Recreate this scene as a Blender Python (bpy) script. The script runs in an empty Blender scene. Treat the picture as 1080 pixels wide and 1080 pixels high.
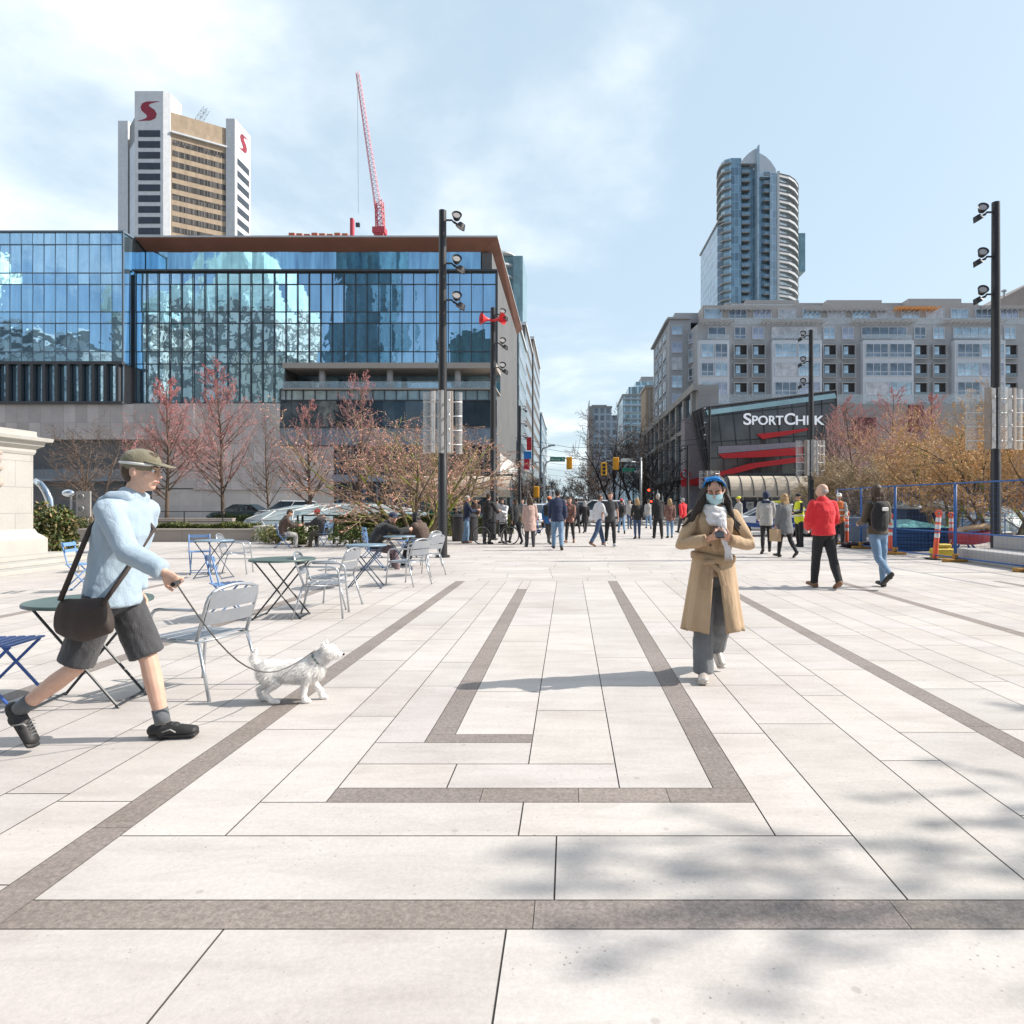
import bpy, math, random
from mathutils import Vector, Matrix, noise
R = math.radians
F, VX, VY, CH = 710.0, 600.0, 532.0, 1.45      # focal length and vanishing point in pixels, eye height in metres
def P(x, y, Y): return Vector(((x-VX)*Y/F, Y, CH-(y-VY)*Y/F))
def G(x, y):
    Y = F*CH/(y-VY); return Vector(((x-VX)*Y/F, Y, 0))
def PX(x, Y): return (x-VX)*Y/F
def PZ(y, Y): return CH-(y-VY)*Y/F
scene = bpy.context.scene
COL = scene.collection

# ---------------------------------------------------------------- materials
MATS = {}
def ramp(nt, src, stops):
    r = nt.nodes.new('ShaderNodeValToRGB'); e = r.color_ramp.elements
    e[0].position, e[0].color = stops[0][0], (*stops[0][1], 1)
    e[1].position, e[1].color = stops[-1][0], (*stops[-1][1], 1)
    for p, c in stops[1:-1]:
        n = e.new(p); n.color = (*c, 1)
    nt.links.new(src, r.inputs[0]); return r.outputs[0]
def mixc(nt, f, a, b, mode='MIX'):
    m = nt.nodes.new('ShaderNodeMix'); m.data_type = 'RGBA'; m.blend_type = mode
    for k, v in ((0, f), (6, a), (7, b)):
        if hasattr(v, 'links') or hasattr(v, 'is_linked'): nt.links.new(v, m.inputs[k])
        elif k == 0: m.inputs[0].default_value = v
        else: m.inputs[k].default_value = (*v[:3], 1)
    return m.outputs[2]
def base(name):
    m = bpy.data.materials.new(name); m.use_nodes = True
    nt = m.node_tree; b = nt.nodes['Principled BSDF']
    tc = nt.nodes.new('ShaderNodeTexCoord')
    return m, nt, b, tc
def nz(nt, vec, scale, detail=4, rough=.6, dist=0):
    n = nt.nodes.new('ShaderNodeTexNoise'); n.inputs['Scale'].default_value = scale
    n.inputs['Detail'].default_value = detail; n.inputs['Roughness'].default_value = rough
    n.inputs['Distortion'].default_value = dist
    if vec is not None: nt.links.new(vec, n.inputs['Vector'])
    return n.outputs['Fac']
def mat(name, col, rough=.7, metal=0, var=.12, scale=4., bump=0, bscale=60., spec=.5, stretch=None, alpha=1, coat=0, sheen=0):
    if name in MATS: return MATS[name]
    m, nt, b, tc = base(name)
    v = tc.outputs['Object']
    if stretch:
        mp = nt.nodes.new('ShaderNodeMapping'); mp.inputs['Scale'].default_value = stretch
        nt.links.new(v, mp.inputs[0]); v = mp.outputs[0]
    f = nz(nt, v, scale); f2 = nz(nt, v, scale*9, 3)
    c1 = [c*(1-var) for c in col]; c2 = [min(1, c*(1+var)) for c in col]
    a = ramp(nt, f, [(.3, c1), (.7, c2)])
    g = ramp(nt, f2, [(.25, (1-var*.8,)*3), (.75, (1,)*3)])
    nt.links.new(mixc(nt, 1.0, a, g, 'MULTIPLY'), b.inputs['Base Color'])
    rr = nt.nodes.new('ShaderNodeMapRange'); nt.links.new(f2, rr.inputs[0])
    rr.inputs[3].default_value = max(.02, rough-.06); rr.inputs[4].default_value = min(1, rough+.06)
    nt.links.new(rr.outputs[0], b.inputs['Roughness'])
    b.inputs['Metallic'].default_value = metal
    b.inputs['Specular IOR Level'].default_value = spec
    b.inputs['Coat Weight'].default_value = coat
    b.inputs['Sheen Weight'].default_value = sheen
    b.inputs['Alpha'].default_value = alpha
    if bump:
        bp = nt.nodes.new('ShaderNodeBump'); bp.inputs['Strength'].default_value = bump; bp.inputs['Distance'].default_value = .01
        nt.links.new(nz(nt, v, bscale, 5), bp.inputs['Height']); nt.links.new(bp.outputs[0], b.inputs['Normal'])
    MATS[name] = m; return m
def panels(name, col, bw, bh, var=.18, joint=.55, rough=.8, off=.5, mortar=.012, metal=0, spec=.4):
    """cladding in separate slabs, courses measured in metres along the wall and up"""
    if name in MATS: return MATS[name]
    m, nt, b, tc = base(name)
    s = nt.nodes.new('ShaderNodeSeparateXYZ'); nt.links.new(tc.outputs['Object'], s.inputs[0])
    a = nt.nodes.new('ShaderNodeMath'); a.operation = 'ADD'; nt.links.new(s.outputs[0], a.inputs[0]); nt.links.new(s.outputs[1], a.inputs[1])
    c = nt.nodes.new('ShaderNodeCombineXYZ'); nt.links.new(a.outputs[0], c.inputs[0]); nt.links.new(s.outputs[2], c.inputs[1])
    br = nt.nodes.new('ShaderNodeTexBrick'); nt.links.new(c.outputs[0], br.inputs['Vector'])
    br.offset = off; br.inputs['Scale'].default_value = 1
    br.inputs['Brick Width'].default_value = bw; br.inputs['Row Height'].default_value = bh
    br.inputs['Mortar Size'].default_value = mortar; br.inputs['Mortar Smooth'].default_value = .1
    br.inputs['Color1'].default_value = (*[x*(1-var) for x in col], 1)
    br.inputs['Color2'].default_value = (*[x*(1+var) for x in col], 1)
    br.inputs['Mortar'].default_value = (*[x*joint for x in col], 1)
    n = ramp(nt, nz(nt, c.outputs[0], .6, 6), [(.3, (.88,)*3), (.7, (1.05,)*3)])
    n2 = ramp(nt, nz(nt, tc.outputs['Object'], 25, 4), [(.3, (.92,)*3), (.7, (1.04,)*3)])
    nt.links.new(mixc(nt, 1., mixc(nt, 1., br.outputs['Color'], n, 'MULTIPLY'), n2, 'MULTIPLY'), b.inputs['Base Color'])
    b.inputs['Roughness'].default_value = rough; b.inputs['Metallic'].default_value = metal; b.inputs['Specular IOR Level'].default_value = spec
    MATS[name] = m; return m
def glassy(name, col, metal=.75, rough=.03, wave=.0, wscale=.5, var=.15, vscale=.4, stretch=(1,1,1)):
    """coated window glass seen from outside: a tinted mirror, slightly uneven"""
    if name in MATS: return MATS[name]
    m, nt, b, tc = base(name)
    mp = nt.nodes.new('ShaderNodeMapping'); mp.inputs['Scale'].default_value = stretch
    nt.links.new(tc.outputs['Object'], mp.inputs[0]); v = mp.outputs[0]
    f = nz(nt, v, vscale, 3)
    nt.links.new(ramp(nt, f, [(.35, [c*(1-var) for c in col]), (.65, [min(1, c*(1+var)) for c in col])]), b.inputs['Base Color'])
    b.inputs['Metallic'].default_value = metal; b.inputs['Roughness'].default_value = rough
    b.inputs['Specular IOR Level'].default_value = .8
    if wave:
        bp = nt.nodes.new('ShaderNodeBump'); bp.inputs['Strength'].default_value = 1; bp.inputs['Distance'].default_value = wave
        nt.links.new(nz(nt, tc.outputs['Object'], wscale, 2, .4), bp.inputs['Height']); nt.links.new(bp.outputs[0], b.inputs['Normal'])
    MATS[name] = m; return m
def seethrough(name, col, alpha, rough=.08):
    if name in MATS: return MATS[name]
    m, nt, b, tc = base(name)
    b.inputs['Base Color'].default_value = (*col, 1); b.inputs['Roughness'].default_value = rough
    f = nt.nodes.new('ShaderNodeMapRange'); nt.links.new(nz(nt, tc.outputs['Object'], 3, 3), f.inputs[0])
    f.inputs[3].default_value = alpha*.75; f.inputs[4].default_value = min(1, alpha*1.25)
    nt.links.new(f.outputs[0], b.inputs['Alpha'])
    MATS[name] = m; return m
def lamp(name, col, s):
    if name in MATS: return MATS[name]
    m, nt, b, tc = base(name)
    b.inputs['Base Color'].default_value = (*col, 1); b.inputs['Emission Color'].default_value = (*col, 1); b.inputs['Emission Strength'].default_value = s
    MATS[name] = m; return m

# ---------------------------------------------------------------- objects
def tag(o, label=None, cat=None, group=None, kind=None):
    for k, v in (('label', label), ('category', cat), ('group', group), ('kind', kind)):
        if v: o[k] = v
    return o
def thing(name, label, cat, loc=(0, 0, 0), rz=0, group=None):
    o = bpy.data.objects.new(name, None); COL.objects.link(o)
    o.location = loc; o.rotation_euler = (0, 0, rz); o.empty_display_size = .2
    return tag(o, label, cat, group)
def off(o):
    v = Vector((0, 0, 0))
    while o is not None: v += Vector(o.location); o = o.parent
    return v
def link(name, me, parent=None):
    o = bpy.data.objects.new(name, me); COL.objects.link(o)
    if parent is not None: o.parent = parent
    return o
def kids(o): return [c for c in bpy.data.objects if c.parent == o]
KID = {}
def copy_tree(src, tree=None):
    tree = tree or child_map()
    def rec(o, par):
        c = o.copy(); COL.objects.link(c); c.parent = par
        for ch in tree.get(o.name, []): rec(ch, c)
        return c
    return rec(src, None)
def child_map():
    t = {}
    for o in bpy.data.objects:
        if o.parent: t.setdefault(o.parent.name, []).append(o)
    return t
class MB:
    def __init__(s): s.v, s.f, s.m, s.T, s.mi = [], [], [], Matrix(), 0
    def at(s, loc=(0, 0, 0), rz=0, rx=0, ry=0, sc=1):
        s.T = Matrix.Translation(loc) @ Matrix.Rotation(rz, 4, 'Z') @ Matrix.Rotation(ry, 4, 'Y') @ Matrix.Rotation(rx, 4, 'X') @ Matrix.Scale(sc, 4); return s
    def add(s, vs, fs, mi=None):
        n = len(s.v); s.v += [s.T @ Vector(p) for p in vs]
        s.f += [tuple(i+n for i in f) for f in fs]; s.m += [s.mi if mi is None else mi]*len(fs); return s
    def box(s, x0, x1, y0, y1, z0, z1, mi=None, bev=0):
        if bev:
            b = min(bev, (x1-x0)*.45, (y1-y0)*.45, (z1-z0)*.45)
            P8 = []
            for (xs, ys, zs) in [(a, c, d) for a in (0, 1) for c in (0, 1) for d in (0, 1)]:
                X, Y, Z = (x0, x1)[xs], (y0, y1)[ys], (z0, z1)[zs]
                ix, iy, iz = (1, -1)[xs]*b, (1, -1)[ys]*b, (1, -1)[zs]*b
                P8 += [(X, Y+iy, Z+iz), (X+ix, Y, Z+iz), (X+ix, Y+iy, Z)]
            def I(a, c, d, k): return (a*4+c*2+d)*3+k
            fs = []
            for a in (0, 1): fs.append([I(a, 0, 0, 0), I(a, 1, 0, 0), I(a, 1, 1, 0), I(a, 0, 1, 0)][::(-1 if a == 0 else 1)])
            for c in (0, 1): fs.append([I(0, c, 0, 1), I(1, c, 0, 1), I(1, c, 1, 1), I(0, c, 1, 1)][::(1 if c == 0 else -1)])
            for d in (0, 1): fs.append([I(0, 0, d, 2), I(1, 0, d, 2), I(1, 1, d, 2), I(0, 1, d, 2)][::(-1 if d == 0 else 1)])
            for c in (0, 1):
                for d in (0, 1): fs.append([I(0, c, d, 1), I(1, c, d, 1), I(1, c, d, 2), I(0, c, d, 2)][::(1 if (c+d) % 2 else -1)])
            for a in (0, 1):
                for d in (0, 1): fs.append([I(a, 0, d, 0), I(a, 1, d, 0), I(a, 1, d, 2), I(a, 0, d, 2)][::(-1 if (a+d) % 2 else 1)])
            for a in (0, 1):
                for c in (0, 1): fs.append([I(a, c, 0, 0), I(a, c, 1, 0), I(a, c, 1, 1), I(a, c, 0, 1)][::(1 if (a+c) % 2 else -1)])
            for a in (0, 1):
                for c in (0, 1):
                    for d in (0, 1): fs.append([I(a, c, d, 0), I(a, c, d, 1), I(a, c, d, 2)][::(-1 if (a+c+d) % 2 else 1)])
            return s.add(P8, fs, mi)
        return s.add([(x0, y0, z0), (x1, y0, z0), (x1, y1, z0), (x0, y1, z0), (x0, y0, z1), (x1, y0, z1), (x1, y1, z1), (x0, y1, z1)],
                     [(0, 3, 2, 1), (4, 5, 6, 7), (0, 1, 5, 4), (1, 2, 6, 5), (2, 3, 7, 6), (3, 0, 4, 7)], mi)
    def quad(s, a, b, c, d, mi=None): return s.add([a, b, c, d], [(0, 1, 2, 3)], mi)
    def prism(s, poly, z0, z1, mi=None, cap=True):
        n = len(poly); vs = [(x, y, z0) for x, y in poly]+[(x, y, z1) for x, y in poly]
        fs = [(i, (i+1) % n, n+(i+1) % n, n+i) for i in range(n)]
        if cap: fs += [tuple(range(n))[::-1], tuple(range(n, 2*n))]
        return s.add(vs, fs, mi)
    def slab(s, poly, y0, y1, mi=None):
        """a polygon in the XZ plane given thickness along Y"""
        n = len(poly); vs = [(x, y0, z) for x, z in poly]+[(x, y1, z) for x, z in poly]
        return s.add(vs, [tuple(range(n)), tuple(range(n, 2*n))[::-1]]+[((i+1) % n, i, n+i, n+(i+1) % n) for i in range(n)], mi)
    def tube(s, pts, rad, n=8, mi=None, cap=True, side=None):
        pts = [Vector(p) for p in pts]; k = len(pts)
        if not isinstance(rad, (list, tuple)): rad = [rad]*k
        vs, fs = [], []; ref = Vector(side) if side else None
        for i, p in enumerate(pts):
            t = (pts[min(i+1, k-1)]-pts[max(i-1, 0)])
            t = t.normalized() if t.length > 1e-9 else Vector((0, 0, 1))
            if ref is None: ref = Vector((1, 0, 0)) if abs(t.x) < .8 else Vector((0, 1, 0))
            a = ref-t*ref.dot(t)
            if a.length < 1e-4: a = t.orthogonal()
            a.normalize(); ref = a; b = t.cross(a)
            r = rad[i]; rx, ry = r if isinstance(r, (tuple, list)) else (r, r)
            for j in range(n):
                q = 2*math.pi*j/n; vs.append(p+a*rx*math.cos(q)+b*ry*math.sin(q))
        for i in range(k-1):
            for j in range(n):
                fs.append((i*n+j, i*n+(j+1) % n, (i+1)*n+(j+1) % n, (i+1)*n+j))
        if cap: fs += [tuple(range(n))[::-1], tuple(range((k-1)*n, k*n))]
        return s.add(vs, fs, mi)
    def limb(s, pts, rad, n=12, side=(1, 0, 0), mi=None, f0=1, f1=1):
        """tube with rounded ends"""
        pts = [Vector(p) for p in pts]; rad = rad if isinstance(rad, list) else [rad]*len(pts); rad = [r if isinstance(r, (tuple, list)) else (r, r) for r in rad]
        t0 = (pts[0]-pts[1]).normalized(); t1 = (pts[-1]-pts[-2]).normalized()
        a, b = rad[0], rad[-1]; A, B = min(a)*f0, min(b)*f1
        pre = [(pts[0]+t0*A*.95, (a[0]*.3, a[1]*.3)), (pts[0]+t0*A*.7, (a[0]*.7, a[1]*.7)), (pts[0]+t0*A*.35, (a[0]*.93, a[1]*.93))]
        post = [(pts[-1]+t1*B*.35, (b[0]*.93, b[1]*.93)), (pts[-1]+t1*B*.7, (b[0]*.7, b[1]*.7)), (pts[-1]+t1*B*.95, (b[0]*.3, b[1]*.3))]
        L = pre+list(zip(pts, rad))+post
        return s.tube([p for p, r in L], [r for p, r in L], n, mi, True, side)
    def ball(s, c, r, n=12, m=8, mi=None, rot=None):
        c = Vector(c); r = r if isinstance(r, (tuple, list)) else (r, r, r)
        vs = [Vector((0, 0, r[2]))]
        for i in range(1, m):
            a = math.pi*i/m
            for j in range(n):
                b = 2*math.pi*j/n; vs.append(Vector((r[0]*math.sin(a)*math.cos(b), r[1]*math.sin(a)*math.sin(b), r[2]*math.cos(a))))
        vs.append(Vector((0, 0, -r[2])))
        if rot: vs = [rot @ v for v in vs]
        vs = [v+c for v in vs]; fs = [(0, 1+j, 1+(j+1) % n) for j in range(n)]
        for i in range(m-2):
            for j in range(n): fs.append((1+i*n+j, 1+(i+1)*n+j, 1+(i+1)*n+(j+1) % n, 1+i*n+(j+1) % n))
        e = len(vs)-1; fs += [(e, 1+(m-2)*n+(j+1) % n, 1+(m-2)*n+j) for j in range(n)]
        return s.add(vs, fs, mi)
    def lathe(s, prof, n=16, mi=None, cap=True):
        k = len(prof); vs = [(r*math.cos(2*math.pi*j/n), r*math.sin(2*math.pi*j/n), z) for r, z in prof for j in range(n)]
        fs = [(i*n+j, i*n+(j+1) % n, (i+1)*n+(j+1) % n, (i+1)*n+j) for i in range(k-1) for j in range(n)]
        if cap: fs += [tuple(range(n))[::-1], tuple(range((k-1)*n, k*n))]
        return s.add(vs, fs, mi)
    def ring(s, c, r, t, nrm='Y', n=24, m=6, mi=None):
        pts = []
        for j in range(n+1):
            a = 2*math.pi*j/n; u, v = r*math.cos(a), r*math.sin(a)
            pts.append({'Y': (c[0]+u, c[1], c[2]+v), 'X': (c[0], c[1]+u, c[2]+v), 'Z': (c[0]+u, c[1]+v, c[2])}[nrm])
        return s.tube(pts, t, m, mi, False, {'Y': (0, 1, 0), 'X': (1, 0, 0), 'Z': (0, 0, 1)}[nrm])
    def mesh(s, name, mats, smooth=False, o=Vector((0, 0, 0))):
        me = bpy.data.meshes.new(name)
        me.from_pydata([tuple(Vector(p)-o) for p in s.v], [], s.f)
        for m in (mats if isinstance(mats, (list, tuple)) else [mats]): me.materials.append(m)
        me.polygons.foreach_set('material_index', s.m)
        if smooth:
            me.polygons.foreach_set('use_smooth', [True]*len(s.f))
            if smooth != True and smooth > 0:
                try: me.set_sharp_from_angle(angle=R(smooth))
                except Exception: pass
        me.update(); return me
    def build(s, name, mats, parent=None, smooth=False, w=False):
        """w: the vertices are world coordinates, so take the parent's place off"""
        return link(name, s.mesh(name, mats, smooth, off(parent) if w else Vector((0, 0, 0))), parent)
def solo(mb, name, mats, label, cat, group=None, smooth=False, kind=None, origin=None):
    o = Vector(origin) if origin else Vector((0, 0, 0))
    ob = link(name, mb.mesh(name, mats, smooth, o)); ob.location = o
    return tag(ob, label, cat, group, kind)
def text(name, s, size, m, parent, loc, rot=(R(90), 0, 0), ext=.02, align='CENTER', bold=0):
    c = bpy.data.curves.new('t', 'FONT'); c.body = s; c.size = size; c.extrude = ext; c.align_x = align; c.offset = bold
    t = bpy.data.objects.new('t', c); COL.objects.link(t)
    dg = bpy.context.evaluated_depsgraph_get(); me = bpy.data.meshes.new_from_object(t.evaluated_get(dg))
    bpy.data.objects.remove(t); me.materials.clear(); me.materials.append(m); me.name = name
    o = link(name, me, parent); o.location = loc; o.rotation_euler = rot; return o
# ---------------------------------------------------------------- camera, sun, sky
cam_d = bpy.data.cameras.new('camera'); cam = bpy.data.objects.new('camera', cam_d); COL.objects.link(cam)
cam.location = (0, 0, CH); cam.rotation_euler = (R(90), 0, 0)
cam_d.sensor_width = 36; cam_d.lens = 36*F/1080; cam_d.shift_x = -60/1080; cam_d.shift_y = -8/1080
cam_d.clip_end = 5000; cam_d.clip_start = .05
scene.camera = cam
SUN_EL, SUN_AZ = R(39.5), R(4)      # height above the horizon; angle from +X towards +Y
sd = bpy.data.lights.new('sun', 'SUN'); sd.energy = 4.1; sd.angle = R(.6); sd.color = (1, .94, .86)
sun = bpy.data.objects.new('sun', sd); COL.objects.link(sun)
sv = Vector((math.cos(SUN_EL)*math.cos(SUN_AZ), math.cos(SUN_EL)*math.sin(SUN_AZ), math.sin(SUN_EL)))
sun.rotation_euler = sv.to_track_quat('Z', 'Y').to_euler(); sun.location = (30, 0, 40)
w = bpy.data.worlds.new('World'); scene.world = w; w.use_nodes = True
nt = w.node_tree; bg = nt.nodes['Background']
sky = nt.nodes.new('ShaderNodeTexSky'); sky.sky_type = 'NISHITA'; sky.sun_disc = False
sky.sun_elevation = SUN_EL; sky.sun_rotation = math.pi/2-SUN_AZ
sky.air_density = 1.0; sky.dust_density = 2.2; sky.ozone_density = 1.0
tc = nt.nodes.new('ShaderNodeTexCoord')
sep = nt.nodes.new('ShaderNodeSeparateXYZ'); nt.links.new(tc.outputs['Generated'], sep.inputs[0])
def mth(op, a, b=None, c=None, clamp=False):
    n = nt.nodes.new('ShaderNodeMath'); n.operation = op; n.use_clamp = clamp
    for i, v in enumerate((a, b, c)):
        if v is None: continue
        if isinstance(v, (int, float)): n.inputs[i].default_value = v
        else: nt.links.new(v, n.inputs[i])
    return n.outputs[0]
zz = mth('ADD', mth('MAXIMUM', sep.outputs[2], 0), .18)
cx = nt.nodes.new('ShaderNodeCombineXYZ')
nt.links.new(mth('DIVIDE', sep.outputs[0], zz), cx.inputs[0]); nt.links.new(mth('DIVIDE', sep.outputs[1], zz), cx.inputs[1])
n1 = nz(nt, cx.outputs[0], 1.15, 9, .56, .25); n2 = nz(nt, cx.outputs[0], .5, 3, .5)
cl = mth('ADD', mth('MULTIPLY', n1, .75), mth('MULTIPLY', n2, .45))
# more cloud to the west (left), clear to the east, a bank low over the street
bias = mth('ADD', mth('MULTIPLY', sep.outputs[0], -.30), mth('MULTIPLY', mth('MINIMUM', sep.outputs[1], 0), .22))
low = mth('MULTIPLY', mth('SUBTRACT', .16, sep.outputs[2], clamp=True), .55)
cl = mth('ADD', mth('ADD', cl, bias), low)
mr = nt.nodes.new('ShaderNodeMapRange'); mr.interpolation_type = 'SMOOTHSTEP'
nt.links.new(cl, mr.inputs[0]); mr.inputs[1].default_value = .56; mr.inputs[2].default_value = .84; mr.inputs[4].default_value = .9
bright = ramp(nt, n1, [(.3, (6.2, 6.9, 7.4)), (.66, (9.0, 9.1, 9.15))])
fwd = nt.nodes.new('ShaderNodeMapRange'); fwd.interpolation_type = 'SMOOTHSTEP'; nt.links.new(sep.outputs[1], fwd.inputs[0])
fwd.inputs[1].default_value = -.35; fwd.inputs[2].default_value = .35; fwd.inputs[3].default_value = .12; fwd.inputs[4].default_value = .64   # the haze lies ahead, the sky behind is clear
veil = mixc(nt, fwd.outputs[0], sky.outputs[0], (4.75, 6.0, 6.8))
mixs = mixc(nt, mr.outputs[0], veil, bright)
nt.links.new(mixs, bg.inputs[0]); bg.inputs[1].default_value = .110
scene.view_settings.view_transform = 'Standard'; scene.view_settings.look = 'None'; scene.view_settings.gamma = 1
scene.view_settings.exposure = .58
scene.cycles.max_bounces = 7; scene.cycles.transparent_max_bounces = 12; scene.cycles.caustics_reflective = False
scene.cycles.caustics_refractive = False; scene.cycles.use_denoising = True
scene.cycles.sample_clamp_indirect = 6

# ---------------------------------------------------------------- ground and paving
def stone_mat(name, col, pits, speck):
    m, nt, b, tc = base(name)
    at = nt.nodes.new('ShaderNodeAttribute'); at.attribute_name = 'tint'
    v = tc.outputs['Object']
    big = ramp(nt, nz(nt, v, .9, 5, .62), [(.28, (.86, .845, .83)), (.5, (.98, .975, .97)), (.72, (1.06, 1.06, 1.06))])
    str_ = nt.nodes.new('ShaderNodeMapping'); str_.inputs['Scale'].default_value = (.8, 3.5, 1); str_.inputs['Rotation'].default_value = (0, 0, .4)
    nt.links.new(v, str_.inputs[0])
    wear = ramp(nt, nz(nt, str_.outputs[0], 1.6, 7, .7, .6), [(.34, (.88, .875, .87)), (.56, (1, 1, 1))])
    fine = ramp(nt, nz(nt, v, 120, 4, .8), [(.3, (1-speck,)*3), (.7, (1+speck*.6,)*3)])
    vo = nt.nodes.new('ShaderNodeTexVoronoi'); vo.inputs['Scale'].default_value = 26; nt.links.new(v, vo.inputs['Vector'])
    dots = ramp(nt, vo.outputs['Distance'], [(.07, (1-pits,)*3), (.14, (1, 1, 1))])
    gate = ramp(nt, nz(nt, v, 2.2, 4, .7), [(.46, (0, 0, 0)), (.60, (1, 1, 1))])
    c = mixc(nt, 1., at.outputs['Color'], col, 'MULTIPLY')
    g2 = nt.nodes.new('ShaderNodeTexVoronoi'); g2.inputs['Scale'].default_value = 3.1; nt.links.new(v, g2.inputs['Vector'])
    gum = ramp(nt, g2.outputs['Distance'], [(.035, (.80, .79, .78)), (.055, (1, 1, 1))])
    gr = ramp(nt, nz(nt, v, 45, 5, .75), [(.35, (1-speck*.8,)*3), (.65, (1+speck*.4,)*3)])
    for k in (big, wear, fine, gum, gr): c = mixc(nt, 1., c, k, 'MULTIPLY')
    c = mixc(nt, 1., c, mixc(nt, gate, (1, 1, 1), dots), 'MULTIPLY')
    nt.links.new(c, b.inputs['Base Color']); b.inputs['Roughness'].default_value = .72; b.inputs['Specular IOR Level'].default_value = .35
    bp = nt.nodes.new('ShaderNodeBump'); bp.inputs['Strength'].default_value = .25; bp.inputs['Distance'].default_value = .002
    nt.links.new(nz(nt, v, 150, 4, .7), bp.inputs['Height']); nt.links.new(bp.outputs[0], b.inputs['Normal'])
    return m
M_pave = stone_mat('pale_granite', (.54, .502, .476), .5, .09)
M_band = stone_mat('grey_granite', (.30, .258, .235), .3, .36)
g = MB(); g.quad((-900, -120, -.02), (900, -120, -.02), (900, 3000, -.02), (-900, 3000, -.02))
tag(g.build('ground', mat('city_ground', (.30, .285, .27), .9, var=.1, scale=.05)), kind='structure')
g = MB(); g.quad((-60, -30, 0), (60, -30, 0), (60, 46, 0), (-60, 46, 0))
tag(g.build('plaza_joint_bed', mat('joint_sand', (.10, .09, .08), .95)), kind='structure')
def yk(y): return F*CH/(y-VY)
rs = random.Random(4); quads = []
def pv(k0, k1, Y0, Y1, band=0, raw=False, tint=None):
    x0, x1 = (k0, k1) if raw else (k0*CH, k1*CH)
    g = .0035 if not band else .0015
    t = tint or (1+rs.uniform(-.07, .05))
    c = (t, t*(1+rs.uniform(-.006, .004)), t*(1+rs.uniform(-.022, .01)))
    quads.append((x0+g, x1-g, Y0+g, Y1-g, band, c))
def column(k0, k1, Y0, Y1, cuts=None, band=0):
    if cuts is None:
        cuts = []; y = Y0+rs.uniform(.5, 1.4)
        while y < Y1-.35: cuts.append(y); y += rs.choice((.72, .95, 1.2, 1.45))*(1.7 if band else 1)
    e = [Y0]+[c for c in cuts if Y0 < c < Y1]+[Y1]
    for a, b in zip(e, e[1:]): pv(k0, k1, a, b, band)
B0, B1, r1, u0, u1, r2, i0, i1, TOP = [yk(v) for v in (981, 950.5, 882.5, 847, 832, 806.5, 784, 775.3, 613)]
# foreground courses
for a, b in ((-3.0, -.81), (-.81, -.147), (-.147, 1.25), (1.25, 3.2)): pv(a, b, 1.55, B0)
for a, b in ((-3, -1.9), (-1.9, -.5), (-.5, .4), (.4, 1.6), (1.6, 3.2)): pv(a, b, .6, 1.55); pv(a+.3, b+.3, -.4, .6); pv(a, b, -1.4, -.4); pv(a, b, -2.4, -1.4)
for a, b in ((-1.352, -.085), (-.085, .806), (.806, 1.905), (1.905, 3.2)): pv(a, b, B0, B1, 1)
for a, b in ((-1.352, -.037), (-.037, .855)): pv(a, b, B1, r1)
for a, b in ((-1.035, -.152), (-.152, .622)): pv(a, b, r1, u0)
for a, b in ((-.813, -.3), (-.3, .033), (.033, .34), (.34, .622)): pv(a, b, u0, u1, 1)
for a, b in ((-.813, -.43), (-.43, .178)): pv(a, b, u1, r2)
pv(-.813, -.155, r2, i0); pv(-.605, -.155, i0, i1, 1)
column(-1.466, -1.352, B0, TOP, band=1); column(-.605, -.493, i1, yk(621.5), band=1); column(.508, .622, u1, TOP, band=1)
column(1.79, 1.905, B1, yk(617), band=1); column(3.42, 3.53, 1.0, TOP, band=1); column(-2.96, -2.845, 1.0, TOP, band=1)
column(-5.1, -4.985, 1, TOP, band=1); column(5.5, 5.61, 1, TOP, band=1)
cy = lambda *a: [yk(v) for v in a]
column(-1.352, -1.035, r1, TOP, cy(770, 726, 697, 676, 660, 645, 632))
column(-1.035, -.813, u0, TOP, cy(756, 708, 675, 653, 638))
column(-.813, -.605, i0, TOP, cy(724, 699, 662, 645, 633))
pv(-.605, -.493, yk(621.5), TOP)
column(-.493, -.155, i1, TOP, cy(730, 677, 660, 641, 625))
column(-.155, .178, r2, TOP, cy(750, 687, 667, 648))
column(.178, .508, u1, TOP, cy(724, 694, 668, 652, 633, 621))
column(.622, .855, r1, TOP, cy(774, 724, 695, 671, 657, 640))
column(.855, 1.21, B1, TOP, cy(764, 723, 690, 673, 655, 640))
column(1.21, 1.445, B1, TOP, cy(803, 734, 713, 674, 660, 643))
column(1.445, 1.79, B1, TOP, cy(861, 773, 707, 680, 662, 640))
pv(1.79, 1.905, yk(617), TOP)
def fill(a, b, Y0, Y1):
    k = a; ws = [.345, .225, .33, .225]; i = 0
    while k < b-.02:
        e = min(k+ws[i % 4], b)
        if b-e < .12: e = b
        column(k, e, Y0, Y1); k = e; i += 1
fill(1.905, 3.42, B1, TOP); fill(3.53, 5.5, 1.0, TOP); fill(5.61, 17, 1.0, TOP)
fill(-2.845, -1.466, 1.0, TOP); fill(-4.985, -2.96, 1.0, TOP); fill(-17, -5.1, 1.0, TOP)
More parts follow.
